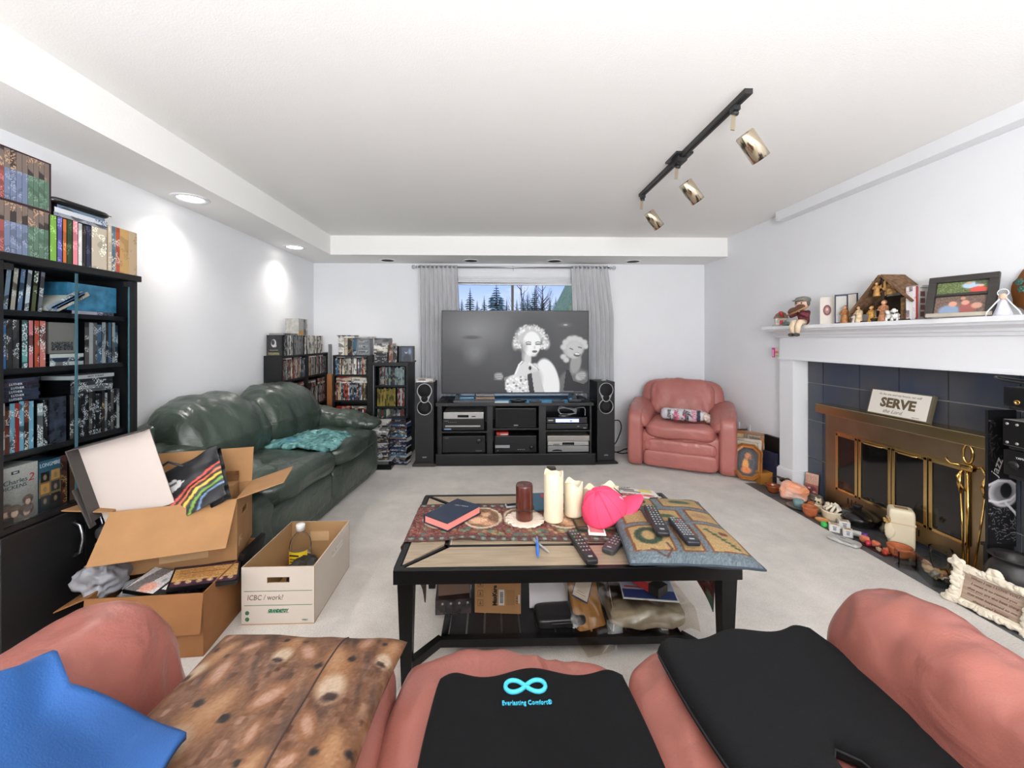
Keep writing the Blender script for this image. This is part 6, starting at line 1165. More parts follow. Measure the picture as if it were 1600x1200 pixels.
t = thing('shoe_box', 'beige box edge with a dark logo at the back of the big box', 'carton', inbig(-.03, .085, 0.001), R(17)); MB().bx(-.10, .06, -.02, .03, 0, .30).build('body', mat('beige_carton', (190, 160, 128), .7), t); MB().bx(-.05, -.01, -.0212, -.02, .275, .292).build('logo', m_ktxt, t)
t = thing('denim_bundle', 'dark blue cloth bundle in the right of the big box', 'cloth', inbig(.15, -.045, .001)); MB().puff((0, 0, .125), (.11, .12, .25), 3, 14, 0, None, None, .02, (20, 20, 20)).build('bundle', mat('denim', (48, 54, 76), .9), t)
# contents of the lower box
def flatcase(label, loc, rz, rx, ry, w_, d_, h_, ras, sp=None):
    t = thing('dvd_box', label, 'dvd case', loc, rz, rx=rx, ry=ry); MB().bx(-w_/2, w_/2, -d_/2, d_/2, 0, h_).build('case', m_case, t, bevel=.002); print_sheet('cover', ras, (0, 0, h_+.0008), (1, 0, 0), (0, 1, 0), w_*.94, d_*.95, PRINT(), t); return t
c1 = Ras(60, 40, (196, 150, 90)); c1.rect(0, 0, 1, .12, (60, 30, 50)).rect(.0, .75, 1, 1, (70, 40, 56)); [c1.rect(.08, .2+.08*k, .6+.1*(k % 3), .23+.08*k, (150, 84, 50)) for k in range(6)]; [c1.ell(.1+.16*k, .82, .06, .1, (190, 160, 130), .4) for k in range(6)]; c1.speck(rng, 14)
c2 = Ras(50, 34, (206, 200, 200)); c2.poly([(.2, 0), (.5, 0), (.3, 1), (0, 1)], (120, 114, 112)).ell(.45, .8, .2, .25, (220, 160, 140), .3).rect(.72, 0, 1, 1, (40, 38, 40)).rect(.78, .2, .95, .8, (220, 218, 214)).ell(.6, .45, .06, .1, (150, 150, 150), .4); c2.speck(rng, 10)
c3 = Ras(50, 34, (70, 46, 84)); c3.speck(rng, 30); c3.line([(.1, .5), (.9, .4)], .06, (190, 150, 70))
flatcase('large dvd case with an orange film cover on the lower box', (-1.22, 1.745, .238), R(28), R(4), R(8), .24, .15, .018, c1); flatcase('dark purple dvd case partly under the orange one', (-1.33, 1.74, .195), R(18), R(2), 0, .20, .14, .016, c3); flatcase('black dvd case with a white and black cover at the lower box front', (-1.375, 1.70, .240), R(-8), R(8), R(4), .19, .135, .016, c2)
tag(MB().bx(-.012, .012, -.10, .10, 0, .16).build('dvd_case', m_case, None, (-1.185, 1.96, .12), (0, R(14), R(4))), 'black case edge standing between the stacked boxes', 'dvd case')
def baggy(label, loc, d, seed, rz=0, m=None):
    t = thing('plastic_bag', label, 'plastic bag', loc, rz); MB().puff((0, 0, d[2]/2), d, 2.4, 20, 0, None, None, .035, (16, 16, 16), seed).build('bag', m or mat('grey_plastic_film', (140, 140, 144), .35, coat=.2), t); return t
baggy('crumpled grey plastic bag hanging out at the left of the boxes', (-1.60, 1.69, .20), (.15, .14, .17), 3); baggy('crumpled grey plastic inside the lower box', (-1.47, 1.70, .10), (.16, .12, .15), 5)
# ---- white banker's box
m_bank = mat('white_box_board', (204, 192, 180), .7, var=.02, vs=6); m_inb = mat('kraft_inside', (168, 130, 88), .8); m_grn = mat('green_print', (24, 110, 70), .6)
t = thing('file_box', 'open white cardboard file box with green print on the carpet', 'file box', (-.945, 2.02, 0), R(.5)); X, Y, H_ = .157, .225, .252; e = .003
def wall(nm, x0, x1, y0, y1, z0, z1, ax, parent):
    """two layer board: white outside, kraft inside"""
    if ax == 'y-': return MB().bx(x0, x1, y0, y0+e, z0, z1, 0).bx(x0, x1, y0+e, y0+2*e, z0, z1, 1)
    if ax == 'y+': return MB().bx(x0, x1, y1-e, y1, z0, z1, 0).bx(x0, x1, y1-2*e, y1-e, z0, z1, 1)
    if ax == 'x-': return MB().bx(x0, x0+e, y0, y1, z0, z1, 0).bx(x0+e, x0+2*e, y0, y1, z0, z1, 1)
    return MB().bx(x1-e, x1, y0, y1, z0, z1, 0).bx(x1-2*e, x1-e, y0, y1, z0, z1, 1)
MB().bx(-X, X, -Y, Y, 0, .004).build('bottom', m_inb, t)
fw2 = MB()
for x0, x1, z0, z1 in ((-X, -.047, .004, H_), (.05, X, .004, H_), (-.047, .05, .004, .182), (-.047, .05, .207, H_)):
    q = wall('f', x0, x1, -Y, Y, z0, z1, 'y-', t); fw2.add(q.v, q.f[:6], 0); fw2.add(q.v, q.f[6:], 1)
fw2.build('front_wall', [m_bank, m_inb], t)
wall('b', -X, X, -Y, Y, .004, H_, 'y+', t).build('back_wall', [m_bank, m_inb], t); wall('l', -X, X, -Y+2*e, Y-2*e, .004, H_, 'x-', t).build('side_wall', [m_bank, m_inb], t); wall('r', -X, X, -Y+2*e, Y-2*e, .004, H_, 'x+', t).build('side_wall', [m_bank, m_inb], t)
MB().bx(-.05, .05, Y-.012, Y-2*e, .15, .20).build('handle_tab', mat('pale_kraft', (196, 160, 116), .8), t)
rt, up, yf = (1, 0, 0), (0, 0, 1), -Y-.0003
for z in (.147, .085): MB().bx(-X+.012, X-.008, -Y-.0008, -Y, z-.0009, z+.0009).build('green_rule', m_grn, t)
text('ICBC / work?', t, (-.055, yf, .118), rt, up, .023, mat('pencil', (110, 84, 80), .8), .155, shear=.15, name='handwriting'); text('GRAND&TOY', t, (0, yf, .060), rt, up, .013, m_grn, .09, shear=.3, off=.0012); text('99801', t, (.118, yf, .018), rt, up, .008, m_grn)
MB().bx(-.046, .046, -Y-.0008, -Y, .051, .0522).build('green_rule', m_grn, t)
for zz in (.052, .024): MB().lathe([(.009, 0), (.009, .0006), (.006, .0006), (.006, 0)], 18, 0, M3(R(90), 0, 0, (-.132, -Y, zz))).build('recycling_mark', m_grn, t); MB().prism([(-.004, -.003), (.004, -.003), (0, .005)], 0, .0006, 0, M3(R(90), 0, 0, (-.132, -Y, zz))).build('recycling_mark', m_grn, t)
for k in range(2): MB().bx(X, X+.0008, -.02, .12, .175+.018*k, .185+.018*k).build('green_print_bar', spine((214, 208, 198), (40, 120, 80), (214, 208, 198), f=.8), t)
# bottle and black cloth inside
t = thing('antiseptic_bottle', 'clear plastic bottle with yellow label and white cap in the file box', 'bottle', (-1.0, 2.125, .0045), R(-8)); m_pet = glass('clear_pet', (246, 246, 244), .12, .08)
MB().lathe([(.045, 0), (.053, .008), (.053, .175), (.048, .205), (.03, .234), (.019, .246), (.018, .262)], 26).build('body', m_pet, t); MB().lathe([(.049, .005), (.050, .13), (0, .132)], 24).build('liquid', mat('pale_liquid', (186, 180, 164), .25), t); MB().lathe([(.022, .256), (.022, .284), (.019, .288), (0, .288)], 22).build('cap', mat('white_plastic', (232, 230, 226), .4), t)
lb = MB(); lb.grid(lambda u, v: (.0538*sin((u-.5)*2.4), -.0538*cos((u-.5)*2.4), .055+v*.11), 16, 2); lo_ = lb.build('label', mat('yellow_label', (228, 196, 40), .5), t)
MB().bx(-.025, .025, -.0548, -.0535, .145, .152).build('label_print', m_ktxt, t)
for k in range(4): MB().bx(-.022, .016-.004*(k % 2), -.0546, -.0537, .128-.014*k, .132-.014*k).build('label_print', m_ktxt, t)
t = thing('black_bag', 'black nylon bag lying in the white file box', 'bag', (-.905, 1.985, .0045), R(20)); MB().puff((0, 0, .075), (.17, .30, .15), 2.6, 20, 0, None, None, .03, (12, 12, 12), 2).build('bag', mat('bag_black'), t); MB().tube([(-.05, -.1, .14), (-.02, -.06, .17), (.03, -.04, .15)], .005, 8).build('strap', m_kcab, t)
# ---- teal towel on the green sofa
r = Ras(60, 60, (96, 146, 144)); r.speck(rng, 20, 2); r.speck(rng, 16, 5); r.ell(.25, .3, .2, .3, (70, 130, 170), .8, 0, .5)
def tow(u, v):
    return (-.06+u*.46+.03*noise.noise(Vector((u*3, v*4, 1))), -.13+v*.50+.03*noise.noise(Vector((u*4, v*3, 7))), .498+.022*noise.noise(Vector((u*6, v*6, 2)))+.010*noise.noise(Vector((u*17, v*15, 5)))-.06*max(0, u-.86)*4+.012)
o = MB().sheet(tow, 56, 56, .02).build('throw_towel', mat('teal_terry', rough=1, attr=True, bump=.9, bs=170), None, (-1.545, 2.985, 0), (0, 0, R(-6))); tag(o, 'rumpled teal towel spread on the green loveseat seat', 'towel'); colour_mesh(o.data, lambda c: r.at((c.x+.06)/.46, (c.y+.13)/.5))
# ================================================================== ON THE COFFEE TABLE
ZT_ = TZ+.0005
rnr = Ras(330, 96, (104, 58, 50)); rr = np.random.default_rng(12); rnr.speck(rr, 16, 2)
for y0, y1 in ((0, .10), (.88, 1)): rnr.rect(0, y0, 1, y1, (80, 50, 48)); [rnr.ell((k+.5)/30, (y0+y1)/2, .010, .035, (112, 146, 132), .5, .5*(-1)**k) for k in range(30)]
for k in range(120): rnr.ell(rr.random(), .68+rr.random()*.18, .012, .05, ((66, 96, 88), (128, 66, 52), (92, 120, 96), (150, 130, 90))[k % 4], .7, rr.random()*3)
for k, cx in enumerate((.10, .245, .39, .535, .68, .82, .95)):
    rnr.ell(cx, .40, .072, .31, (190, 176, 150), .06).ell(cx, .40, .064, .275, (116, 84, 62), .1).ell(cx+.01, .30, .022, .10, (196, 156, 120), .4).ell(cx-.015, .48, .045, .12, (206, 166, 132), .4).ell(cx+.02, .56, .035, .08, (186, 140, 108), .5).ell(cx+.005, .22, .02, .06, (110, 76, 50), .5)
rnr.speck(rr, 12)
RY0, RY1 = 1.60, 1.955; LX, RX_ = TX0-.002, TX1+.002
def runf(u, v):
    x = LX+(RX_-LX)*u; y = RY0+.012*sin(u*5)-(.03*u)+(RY1-RY0)*(1-v)
    z = ZT_+.0045+.002*noise.noise(Vector((u*14, v*5, 1)))+.010*math.exp(-((u-.19)/.05)**2)*max(0, v-.8)*5
    return (x, y, z)
t = thing('table_runner', 'tapestry table runner with medallions hanging over both table ends', 'table runner', (0, 0, 0))
b = MB(); b.sheet(runf, 330, 60, .003); o = b.build('cloth', CLOTHPRINT(), t); colour_mesh(o.data, lambda c: rnr.at((c.x-LX)/(RX_-LX), 1-(c.y-RY0+.03*(c.x-LX)/(RX_-LX))/(RY1-RY0)))
for s, x in ((-1, LX), (1, RX_)):
    def tri(u, v, s=s, x=x): y = RY0-.0+(RY1-RY0-.03)*u; pk, dr = ((.82, .40) if s < 0 else (.10, .30)); zb = dr*(u/pk if u < pk else (1-u)/(1-pk)); return (x+s*(.004+.012*v+.01*sin(u*9)*v-.075*u*v), y, ZT_+.002-v*(.02+zb))
    bb = MB(); bb.grid(tri, 30, 24); o = bb.build('hanging_end', CLOTHPRINT(), t); sd = o.modifiers.new('t', 'SOLIDIFY'); sd.thickness = .003
    colour_mesh(o.data, lambda c: rnr.at(.02+((ZT_-c.z)*.35) % .9, .66+.2*((c.y*7) % 1)))
ZR = ZT_+.0095
# bible
t = thing('bible', 'dark blue leather book with pink page edges on the runner', 'book', (-.175, 1.795, ZR), R(-37+0)); 
MB().bx(-.066, .066, -.105, .105, .003, .031).build('page_block', mat('pink_page_edge', (228, 138, 128), .6), t); MB().bx(-.07, .07, -.11, .11, 0, .003).build('cover', mat('navy_leather', (34, 44, 62), .35), t); MB().bx(-.07, .07, -.11, .11, .031, .035).build('cover', mat('navy_leather'), t, bevel=.002); MB().bx(-.072, -.068, -.11, .11, 0, .035).build('spine', mat('navy_leather'), t)
text('HOLY BIBLE', t, (.0, .055, .0352), (.95, .3, 0), (-.3, .95, 0), .009, m_silv, .07)
# candles
t = thing('doily', 'white scalloped lace doily under the brown candle', 'doily', (.143, 1.775, ZR)); MB().lathe([(0, .002), (.05, .003), (.07, .002), (.083, .001), (.083, 0)], 80, 0, None, True, lambda r_, z, a, j: (r_*(1+(.06*abs(sin(a*9)) if j > 2 else 0)), z+(.002*sin(a*18) if j > 1 else 0))).build('lace', mat('cream_lace', (228, 208, 190), .9, bump=.6, bs=140), t)
t = thing('pillar_candle', 'dark brown pillar candle standing on the lace doily', 'candle', (.140, 1.772, ZR+.0035), group='candles on the coffee table'); m_bwx = mat('brown_wax', (82, 36, 26), .25, var=.12, vs=10, coat=.3)
MB().lathe([(.036, 0), (.0375, .004), (.0375, .145), (.0345, .153), (.030, .152), (.008, .147), (0, .147)], 32).build('wax', m_bwx, t); MB().tube([(0, 0, .146), (.001, 0, .155)], .0012, 6).build('wick', m_black, t); MB().lathe([(.0379, .045), (.0379, .05), (.0376, .052), (.0376, .043)], 32).build('band', mat('darker_wax', (60, 26, 20), .3), t)
def wcandle(label, x, y, z, r_, h, seed):
    t = thing('pillar_candle', label, 'candle', (x, y, z), group='candles on the coffee table')
    MB().lathe([(r_*.96, 0), (r_, .004), (r_, h), (r_*.96, h+.003), (r_*.84, h), (r_*.8, h-.015), (r_*.5, h-.022), (0, h-.024)], 36, 0, None, True, lambda q, zz, a, j: (q, zz+(.007*sin(a*3+seed)+.004*sin(a*5+seed*2) if 2 <= j <= 4 else 0))).build('wax', m_ivory, t); MB().tube([(0, 0, h-.024), (.001, 0, h-.008)], .0015, 6).build('wick', m_black, t); return t
wcandle('tallest ivory flameless candle in the middle of the table', .268, 1.765, ZR, .0425, .205, 1); wcandle('medium ivory candle beside the tallest one', .366, 1.815, ZR, .042, .145, 2.2); wcandle('short ivory candle left behind the pink cap', .470, 1.90, ZR, .042, .085, 3); wcandle('short ivory candle behind the pink cap next to the magazines', .575, 1.965, ZR, .042, .075, 4)
slab('phone', 'small silver phone lying behind the brown candle', 'phone', (.095, 1.91, ZR), (.07, .035, .009), mat('silver_phone', (170, 174, 180), .3, .4), R(12), top=m_lcd)
t = thing('notebook', 'teal blue booklet behind the tall candle', 'booklet', (.245, 1.955, ZR), R(3)); MB().bx(-.055, .075, -.095, .10, 0, .008).build('cover', mat('teal_blue_card', (46, 84, 104), .4), t); MB().bx(.0, .05, .04, .08, .008, .0088).build('picture', mat('red_print'), t)
# pens
def pen(label, a, b, z, m, cl, r_=.0045):
    t = thing('pen', label, 'pen', (a[0], a[1], z), atan2(b[1]-a[1], b[0]-a[0])); l = hypot(b[0]-a[0], b[1]-a[1]); T = M3(0, R(90), 0, (0, 0, r_)); MB().lathe([(0, 0), (r_*.8, .002), (r_, l*.1), (r_, l*.85), (r_*.5, l*.96), (.0006, l)], 12, 0, T).build('barrel', m, t); MB().bx(.004, l*.3, -.0015, .0015, r_*2-.001, r_*2+.0015).build('clip', cl, t)
pen('blue ballpoint pen lying on the front wood panel', (.178, 1.615), (.166, 1.468), ZT_, mat('blue_plastic', (36, 110, 200), .3), m_silv, .006); pen('silver pen crossing the blue pen', (.162, 1.60), (.212, 1.50), ZT_+.001, m_silv, m_silv)
# remotes
def remote(label, c, rz, w_, l, h_, m, z, rx=0, ry=0, nb=(3, 7), grp='remote controls on the coffee table'):
    t = thing('remote_control', label, 'remote control', (c[0], c[1], z), rz, grp, rx=rx, ry=ry); MB().puff((0, 0, h_/2), (w_, l, h_), (9, 12, 5), 12).build('body', m, t)
    bm_ = [mat('rubber_key', (150, 150, 152), .6), mat('red_key', (190, 50, 44), .5), mat('green_key', (60, 140, 70), .5), mat('rubber_key')]
    for j in range(nb[1]):
        for i in range(nb[0]): MB().bx((i-(nb[0]-1)/2)*w_/(nb[0]+1)-.003, (i-(nb[0]-1)/2)*w_/(nb[0]+1)+.003, l*.42-j*l*.75/nb[1]-.003, l*.42-j*l*.75/nb[1]+.003, h_-.0006, h_+.0012).build('button', bm_[(i*3+j*5) % 4] if j in (0, 2) else bm_[0], t)
    MB().bx(-w_*.16, w_*.16, -l*.42, -l*.38, h_-.0006, h_+.0004).build('badge', bm_[0], t)
    return t
m_rem = mat('remote_black', (30, 30, 33), .4)
remote('black remote lying across the front wood panel', (.340, 1.535), R(7), .048, .235, .022, m_rem, ZT_); remote('charcoal remote slanting out from under the cap', (.485, 1.565), R(-38), .05, .19, .022, mat('remote_grey', (58, 56, 58), .45), ZT_)
remote('long black remote resting on the tapestry cushion', (.640, 1.565), R(-10), .05, .25, .02, m_rem, .536, nb=(3, 9)); remote('black remote with a blue edge on the tapestry cushion', (.705, 1.475), R(-5), .05, .20, .02, mat('remote_blue_edge', (34, 36, 44), .35), .534, nb=(4, 9))
slab('calculator', 'black studded gadget next to the tall candles', 'gadget', (.372, 1.70, ZR), (.045, .09, .014), mat('brown_black_plastic', (44, 36, 28), .5, var=.5, vs=60), R(3), top=mat('brown_studs', (90, 70, 44), .5)); slab('number_pad', 'white keypad card under the pink cap', 'keypad', (.43, 1.665, ZR), (.07, .10, .006), mat('white_plastic'), R(-8), top=mat('keypad_red', (190, 120, 120), .5))
# magazines / bags of sweets
t = thing('magazine_pile', 'glossy magazine with red and green cover behind the cap', 'magazine', (.70, 2.0, ZR), R(-6)); MB().sheet(lambda u, v: ((u-.5)*.26, (v-.5)*.20, .012+.006*sin(u*5)+.004*sin(v*4)), 20, 14, .008).build('pages', mat('white_cover'), t)
r = Ras(70, 50, (214, 206, 200)); r.rect(.1, .08, .6, .2, (60, 56, 56)).rect(.12, .24, .7, .36, (90, 50, 50)).rect(.7, 0, .95, .25, (206, 190, 90)).ell(.4, .6, .3, .12, (150, 60, 50), .4).ell(.55, .75, .2, .1, (86, 110, 60), .5).ell(.8, .5, .15, .1, (190, 60, 50), .4); [r.ell(rr.random(), .45+.4*rr.random(), .03, .03, ((200, 190, 180), (150, 60, 50), (40, 60, 40))[k % 3], .5) for k in range(40)]
b = MB(); b.grid(lambda u, v: ((u-.5)*.25, (v-.5)*.19, .0135+.006*sin((.5+(u-.5)*.96)*5)+.004*sin((.5+(v-.5)*.95)*4)), 70, 50); o = b.build('cover', PRINT(), t); colour_mesh(o.data, lambda c: r.at(c.x/.25+.5, .5-c.y/.19)); text('crozier', t, (-.03, .075, .0235), (1, 0, 0), (0, 1, 0), .018, m_ktxt, .1)
t = thing('paper_bag', 'crumpled white wrapper spilling beside the magazine', 'wrapper', (.60, 2.02, ZR)); MB().puff((-.02, 0, .014), (.18, .10, .028), 2.4, 14, 0, None, None, .012, (25, 25, 25)).build('paper', mat('white_cover'), t)
t = thing('eyeglass_pouch', 'small crumpled black pouch at the right rear of the table', 'pouch', (.815, 1.925, ZR), R(-10)); MB().puff((0, 0, .012), (.12, .05, .024), 2.4, 12, 0, None, None, .01, (30, 30, 30)).build('pouch', mat('bag_black'), t)
# pink cap
m_cap = mat('hot_pink_cotton', (232, 66, 104), .8, var=.05, vs=10)
t = thing('baseball_cap', 'hot pink baseball cap tipped on the table beside the candles', 'cap', (.487, 1.725, ZR+.040), R(-84), rx=R(24), ry=R(6))
# local: crown opens downwards, -y... brim towards +y
def crown(u, v):
    a = u*2*pi; ph = v*pi/2; rx_, ry_, hz = .085, .098, .115
    return (rx_*cos(ph)**.75*cos(a)*(1+.03*noise.noise(Vector((u*6, v*3, 2)))), ry_*cos(ph)**.75*sin(a), hz*sin(ph)+.01*noise.noise(Vector((cos(a)*2, sin(a)*2, v*3))))
b = MB(); b.grid(crown, 48, 16); o = b.build('crown', m_cap, t); sd = o.modifiers.new('t', 'SOLIDIFY'); sd.thickness = .002
MB().sheet(lambda u, v: ((u-.5)*.175*(1-.3*v*v), .085*sqrt(max(0, 1-((u-.5)*1.8)**2))+v*.095*sqrt(max(0, 1-((u-.5)*1.7)**2)), .012-.02*(abs(u-.5)*2)**2-.008*v), 24, 10, .004).build('brim', m_cap, t)
for k in range(6): a = k*pi/3+.5; MB().tube([crown((a/(2*pi)) % 1, v/8) for v in range(0, 9)], .0012, 6).build('seam', mat('pink_seam', (206, 50, 90), .8), t)
MB().lathe([(.008, 0), (.007, .005), (0, .006)], 12, 0, M3(loc=(0, 0, .113))).build('top_button', m_cap, t)
MB().lathe([(.016, 0), (.016, .002), (0, .003)], 18, 0, M3(R(-62), 0, 0, (0.02, .082, .055))).build('pale_patch', mat('pale_pink_print', (240, 180, 190), .7), t); text('Nevis', t, (-.012, .091, .062), (1, 0.1, 0), (0, -.45, .9), .02, m_ktxt, .06, ext=.002, shear=.3)
# tapestry cushion
r = Ras(130, 170, (104, 116, 124)); r.speck(rng, 9)
def pan(x0, y0, x1, y1): r.rect(x0, y0, x1, y1, (120, 74, 44)); r.rect(x0+.022, y0+.016, x1-.022, y1-.016, (178, 146, 98))
pan(.06, .62, .40, .92); pan(.44, .60, .62, .92); pan(.66, .58, .96, .92); pan(.08, .08, .46, .32); pan(.08, .36, .30, .58); pan(.36, .36, .62, .56); pan(.52, .08, .94, .30); pan(.68, .34, .95, .54)
for k in range(16): a = k*pi/8; r.ell(.22+.085*cos(a), .76+.075*sin(a), .04, .03, (52, 70, 52), .5, a); r.ell(.28+.09*cos(a), .19+.06*sin(a), .03, .02, (110, 50, 50) if k % 3 == 0 else (60, 76, 56), .5)
for k in range(8): r.ell(.74+.02*k, .66+.03*k, .035, .014, (60, 84, 50), .4, .8 if k % 2 else -.5)
r.ell(.86, .70, .05, .03, (110, 58, 46), .4, .6).line([(.20, .90), (.30, .96), (.36, .90), (.34, .84)], .014, (80, 50, 40)); r.ell(.48, .46, .09, .03, (70, 90, 60), .4); r.ell(.52, .78, .05, .05, (176, 130, 60), .4); r.ell(.72, .19, .13, .05, (70, 90, 66), .4); r.ell(.8, .44, .09, .05, (160, 120, 84), .4); r.speck(rng, 8); r.a *= .86
t = thing('tapestry_cushion', 'tapestry cushion with leafy panels lying on the table corner', 'cushion', (.715, 1.615, ZT_+.0), R(-6)); CW, CD, CH = .44, .56, .086
def cush(side):
    def fn(u, v):
        x, y = u-.5, v-.5; e_ = max(0, (1-(abs(x)*2)**4)*(1-(abs(y)*2)**4))**.45; pin = 1-.06*(1-(2*x)**2) if 0 else 1
        k = 1-.05*(1-(2*abs(y))**2); k2 = 1-.05*(1-(2*abs(x))**2); z = CH*.42+side*CH*.5*e_*(1 if side > 0 else .8)+.004*noise.noise(Vector((u*5, v*5, side)))
        return (x*CW*k, y*CD*k2, max(.001, z))
    return fn
b = MB(); b.grid(cush(1), 110, 140); o = b.build('front_cloth', CLOTHPRINT(), t); colour_mesh(o.data, lambda c: r.at(c.x/CW+.5, .5-c.y/CD))
b = MB(); b.grid(lambda u, v: cush(-1)(1-u, v), 24, 30); b.build('back_cloth', mat('slate_velvet', (52, 62, 72), .9), t)
pe = [cush(1)(i/30, 0) for i in range(31)]+[cush(1)(1, i/30) for i in range(1, 31)]+[cush(1)(1-i/30, 1) for i in range(1, 31)]+[cush(1)(0, 1-i/30) for i in range(1, 30)]; MB().tube(pe, .004, 6, closed=True).build('piping', mat('slate_velvet'), t)
# small dark block on the carpet
t = thing('carpet_block', 'small dark brown block standing on the carpet before the tv stand', 'block', (.537, 3.67, 0)); MB().bx(-.038, .038, -.03, .03, 0, .088).build('body', mat('dark_brown_box', (62, 52, 46), .6), t, bevel=.003); MB().bx(-.036, .036, -.028, .028, .088, .089).build('top_face', mat('taupe_top', (92, 80, 72), .6), t)
# ---- under the table (shelf top z = SZ)
t = thing('wrapped_book', 'brown gilt hardback leaning in front under the table', 'book', (-.165, 1.735, .155), R(8), rx=R(-22)); MB().bx(-.065, .065, 0, .028, 0, .165).build('pages', m_paper, t); MB().bx(-.067, .067, -.003, 0, 0, .168).build('cover', mat('brown_gilt_cover', (92, 60, 34), .4), t); MB().bx(-.067, .067, -.004, .03, -.006, .0).build('spine', mat('ochre_spine', (150, 104, 40), .4), t); MB().bx(-.045, .045, -.0042, -.003, .085, .16).build('cover_picture', mat('gilt_picture', (130, 116, 60), .5, var=.5, vs=30), t)
t = thing('wrapped_box', 'dark box in clear film under the gilt hardback', 'box', (-.165, 1.70, SZ+.0005-.004), R(4)); MB().bx(-.075, .075, 0, .16, 0, .062).build('box', mat('dark_film_box', (52, 42, 44), .15, var=.4, vs=22, coat=.6), t); [MB().lathe([(.005, 0), (.005, .001), (0, .001)], 10, 0, M3(R(90), 0, 0, (-.045+.035*k, 0, .045))).build('stud', m_silv, t) for k in range(4)]
t = thing('parcel_box', 'brown shipping carton lettered sideways under the coffee table', 'carton', (.022, 1.70, SZ-.003), R(-4)); W_, H_ = .195, .155
MB().bx(-W_/2, W_/2, 0, .13, 0, H_).build('carton', m_card, t); rt, up = (1, 0, 0), (0, 0, 1)
text('MaxKare', t, (-.012, -.0006, .075), (0, 0, 1), (-1, 0, 0), .018, m_ktxt, .085, off=.001); MB().bx(.004, .028, -.0012, 0, .035, .10).build('barcode_label', mat('white_cover'), t); [MB().bx(.009, .023, -.0018, -.001, .045+.006*k, .048+.006*k).build('bar', m_ktxt, t) for k in range(8)]
for k in range(3):
    z = .03+k*.04; s = MB(); 
    for x0, x1, z0, z1 in ((-.085, -.062, z, z+.001), (-.085, -.062, z+.024, z+.025), (-.085, -.084, z, z+.025), (-.063, -.062, z, z+.025), (-.079, -.069, z+.007, z+.009), (-.075, -.073, z+.007, z+.018)): s.bx(x0, x1, -.0008, 0, z0, z1)
    s.build('handling_symbol', m_ktxt, t)
for k in range(7): MB().bx(.038+.005*k, .040+.005*k, -.0006, 0, .035, .10).build('print_line', mat('kraft_ink'), t)
text('CE FC', t, (.082, -.0006, .06), (0, 0, 1), (-1, 0, 0), .010, m_ktxt); MB().bx(.086, .093, -.001, 0, .045, .08).build('sticker', mat('white_cover'), t)
t = thing('wooden_tray_box', 'dark wood printed box lying on the shipping carton', 'box', (.035, 1.705, SZ-.003+H_+.0005), R(-4)); MB().bx(-.075, .085, 0, .12, 0, .03).build('box', mat('dark_wood_print', (74, 42, 28), .4, var=.3, vs=20), t); MB().bx(.045, .075, -.001, 0, .006, .024).build('label', mat('white_cover'), t)
t = thing('envelope', 'large white envelope standing under the table', 'envelope', (.242, 1.725, SZ), R(0), rx=R(-12)); MB().bx(-.083, .083, 0, .012, 0, .20).build('envelope', mat('white_envelope', (214, 210, 214), .7), t); MB().add([(-.083, -.0006, .2), (.083, -.0006, .2), (.083, -.0006, .135), (0, -.0006, .125), (-.083, -.0006, .14)], [(0, 4, 3, 2, 1)]).build('flap', mat('envelope_flap', (196, 192, 198), .7), t); [MB().bx(-.05, -.045, -.001, 0, .165+.006*k, .168+.006*k).build('print_mark', m_ktxt, t) for k in range(4)]
t = thing('hard_case', 'black moulded tool case lying on the lower shelf', 'case', (.275, 1.65, SZ), R(4)); MB().puff((0, 0, .022), (.20, .12, .044), (8, 6, 4), 14).build('shell', mat('moulded_black', (30, 30, 32), .35), t); MB().tube([(-.05, -.062, .03), (-.03, -.07, .034), (.03, -.07, .034), (.05, -.062, .03)], .005, 8).build('handle', m_black, t)
# zip bag with packet
t = thing('zip_bag', 'clear zip bag holding a brown packet with a framed label', 'plastic bag', (.405, 1.60, SZ), R(18), rx=R(-30)); 
MB().puff((0, .02, .09), (.13, .035, .24), (6, 3, 7), 14, 0, None, None, .006, (20, 20, 20)).build('packet', mat('kraft_packet', (168, 122, 66), .5), t)
r = Ras(40, 50, (60, 80, 130)); r.rect(.06, .05, .94, .95, (218, 214, 210)); r.rect(.2, .15, .8, .19, (200, 120, 70)); r.rect(.2, .78, .8, .81, (200, 120, 70)); r.rect(.25, .7, .7, .73, (170, 150, 140)); print_sheet('label', r, (-.012, -.006, .145), (.82, 0, -.55), (.55, 0, .82), .075, .10, PRINT(), t)
m_zip = glass('zip_film', (226, 220, 210), .25, .12)
b = MB(); b.grid(lambda u, v: ((u-.5)*(.20-.10*(v > .75)*(v-.75)*3), -.022-.012*sin(u*pi)+.012*noise.noise(Vector((u*4, v*5, 3))), .22-v*.30), 14, 18); b.build('front_film', m_zip, t); MB().tube([(.10, -.02, .12), (.085, -.03, .02), (.05, -.03, -.05), (.0, -.025, -.078)], .002, 6).build('zip_strip', mat('zip_tint', (190, 170, 160), .3), t)
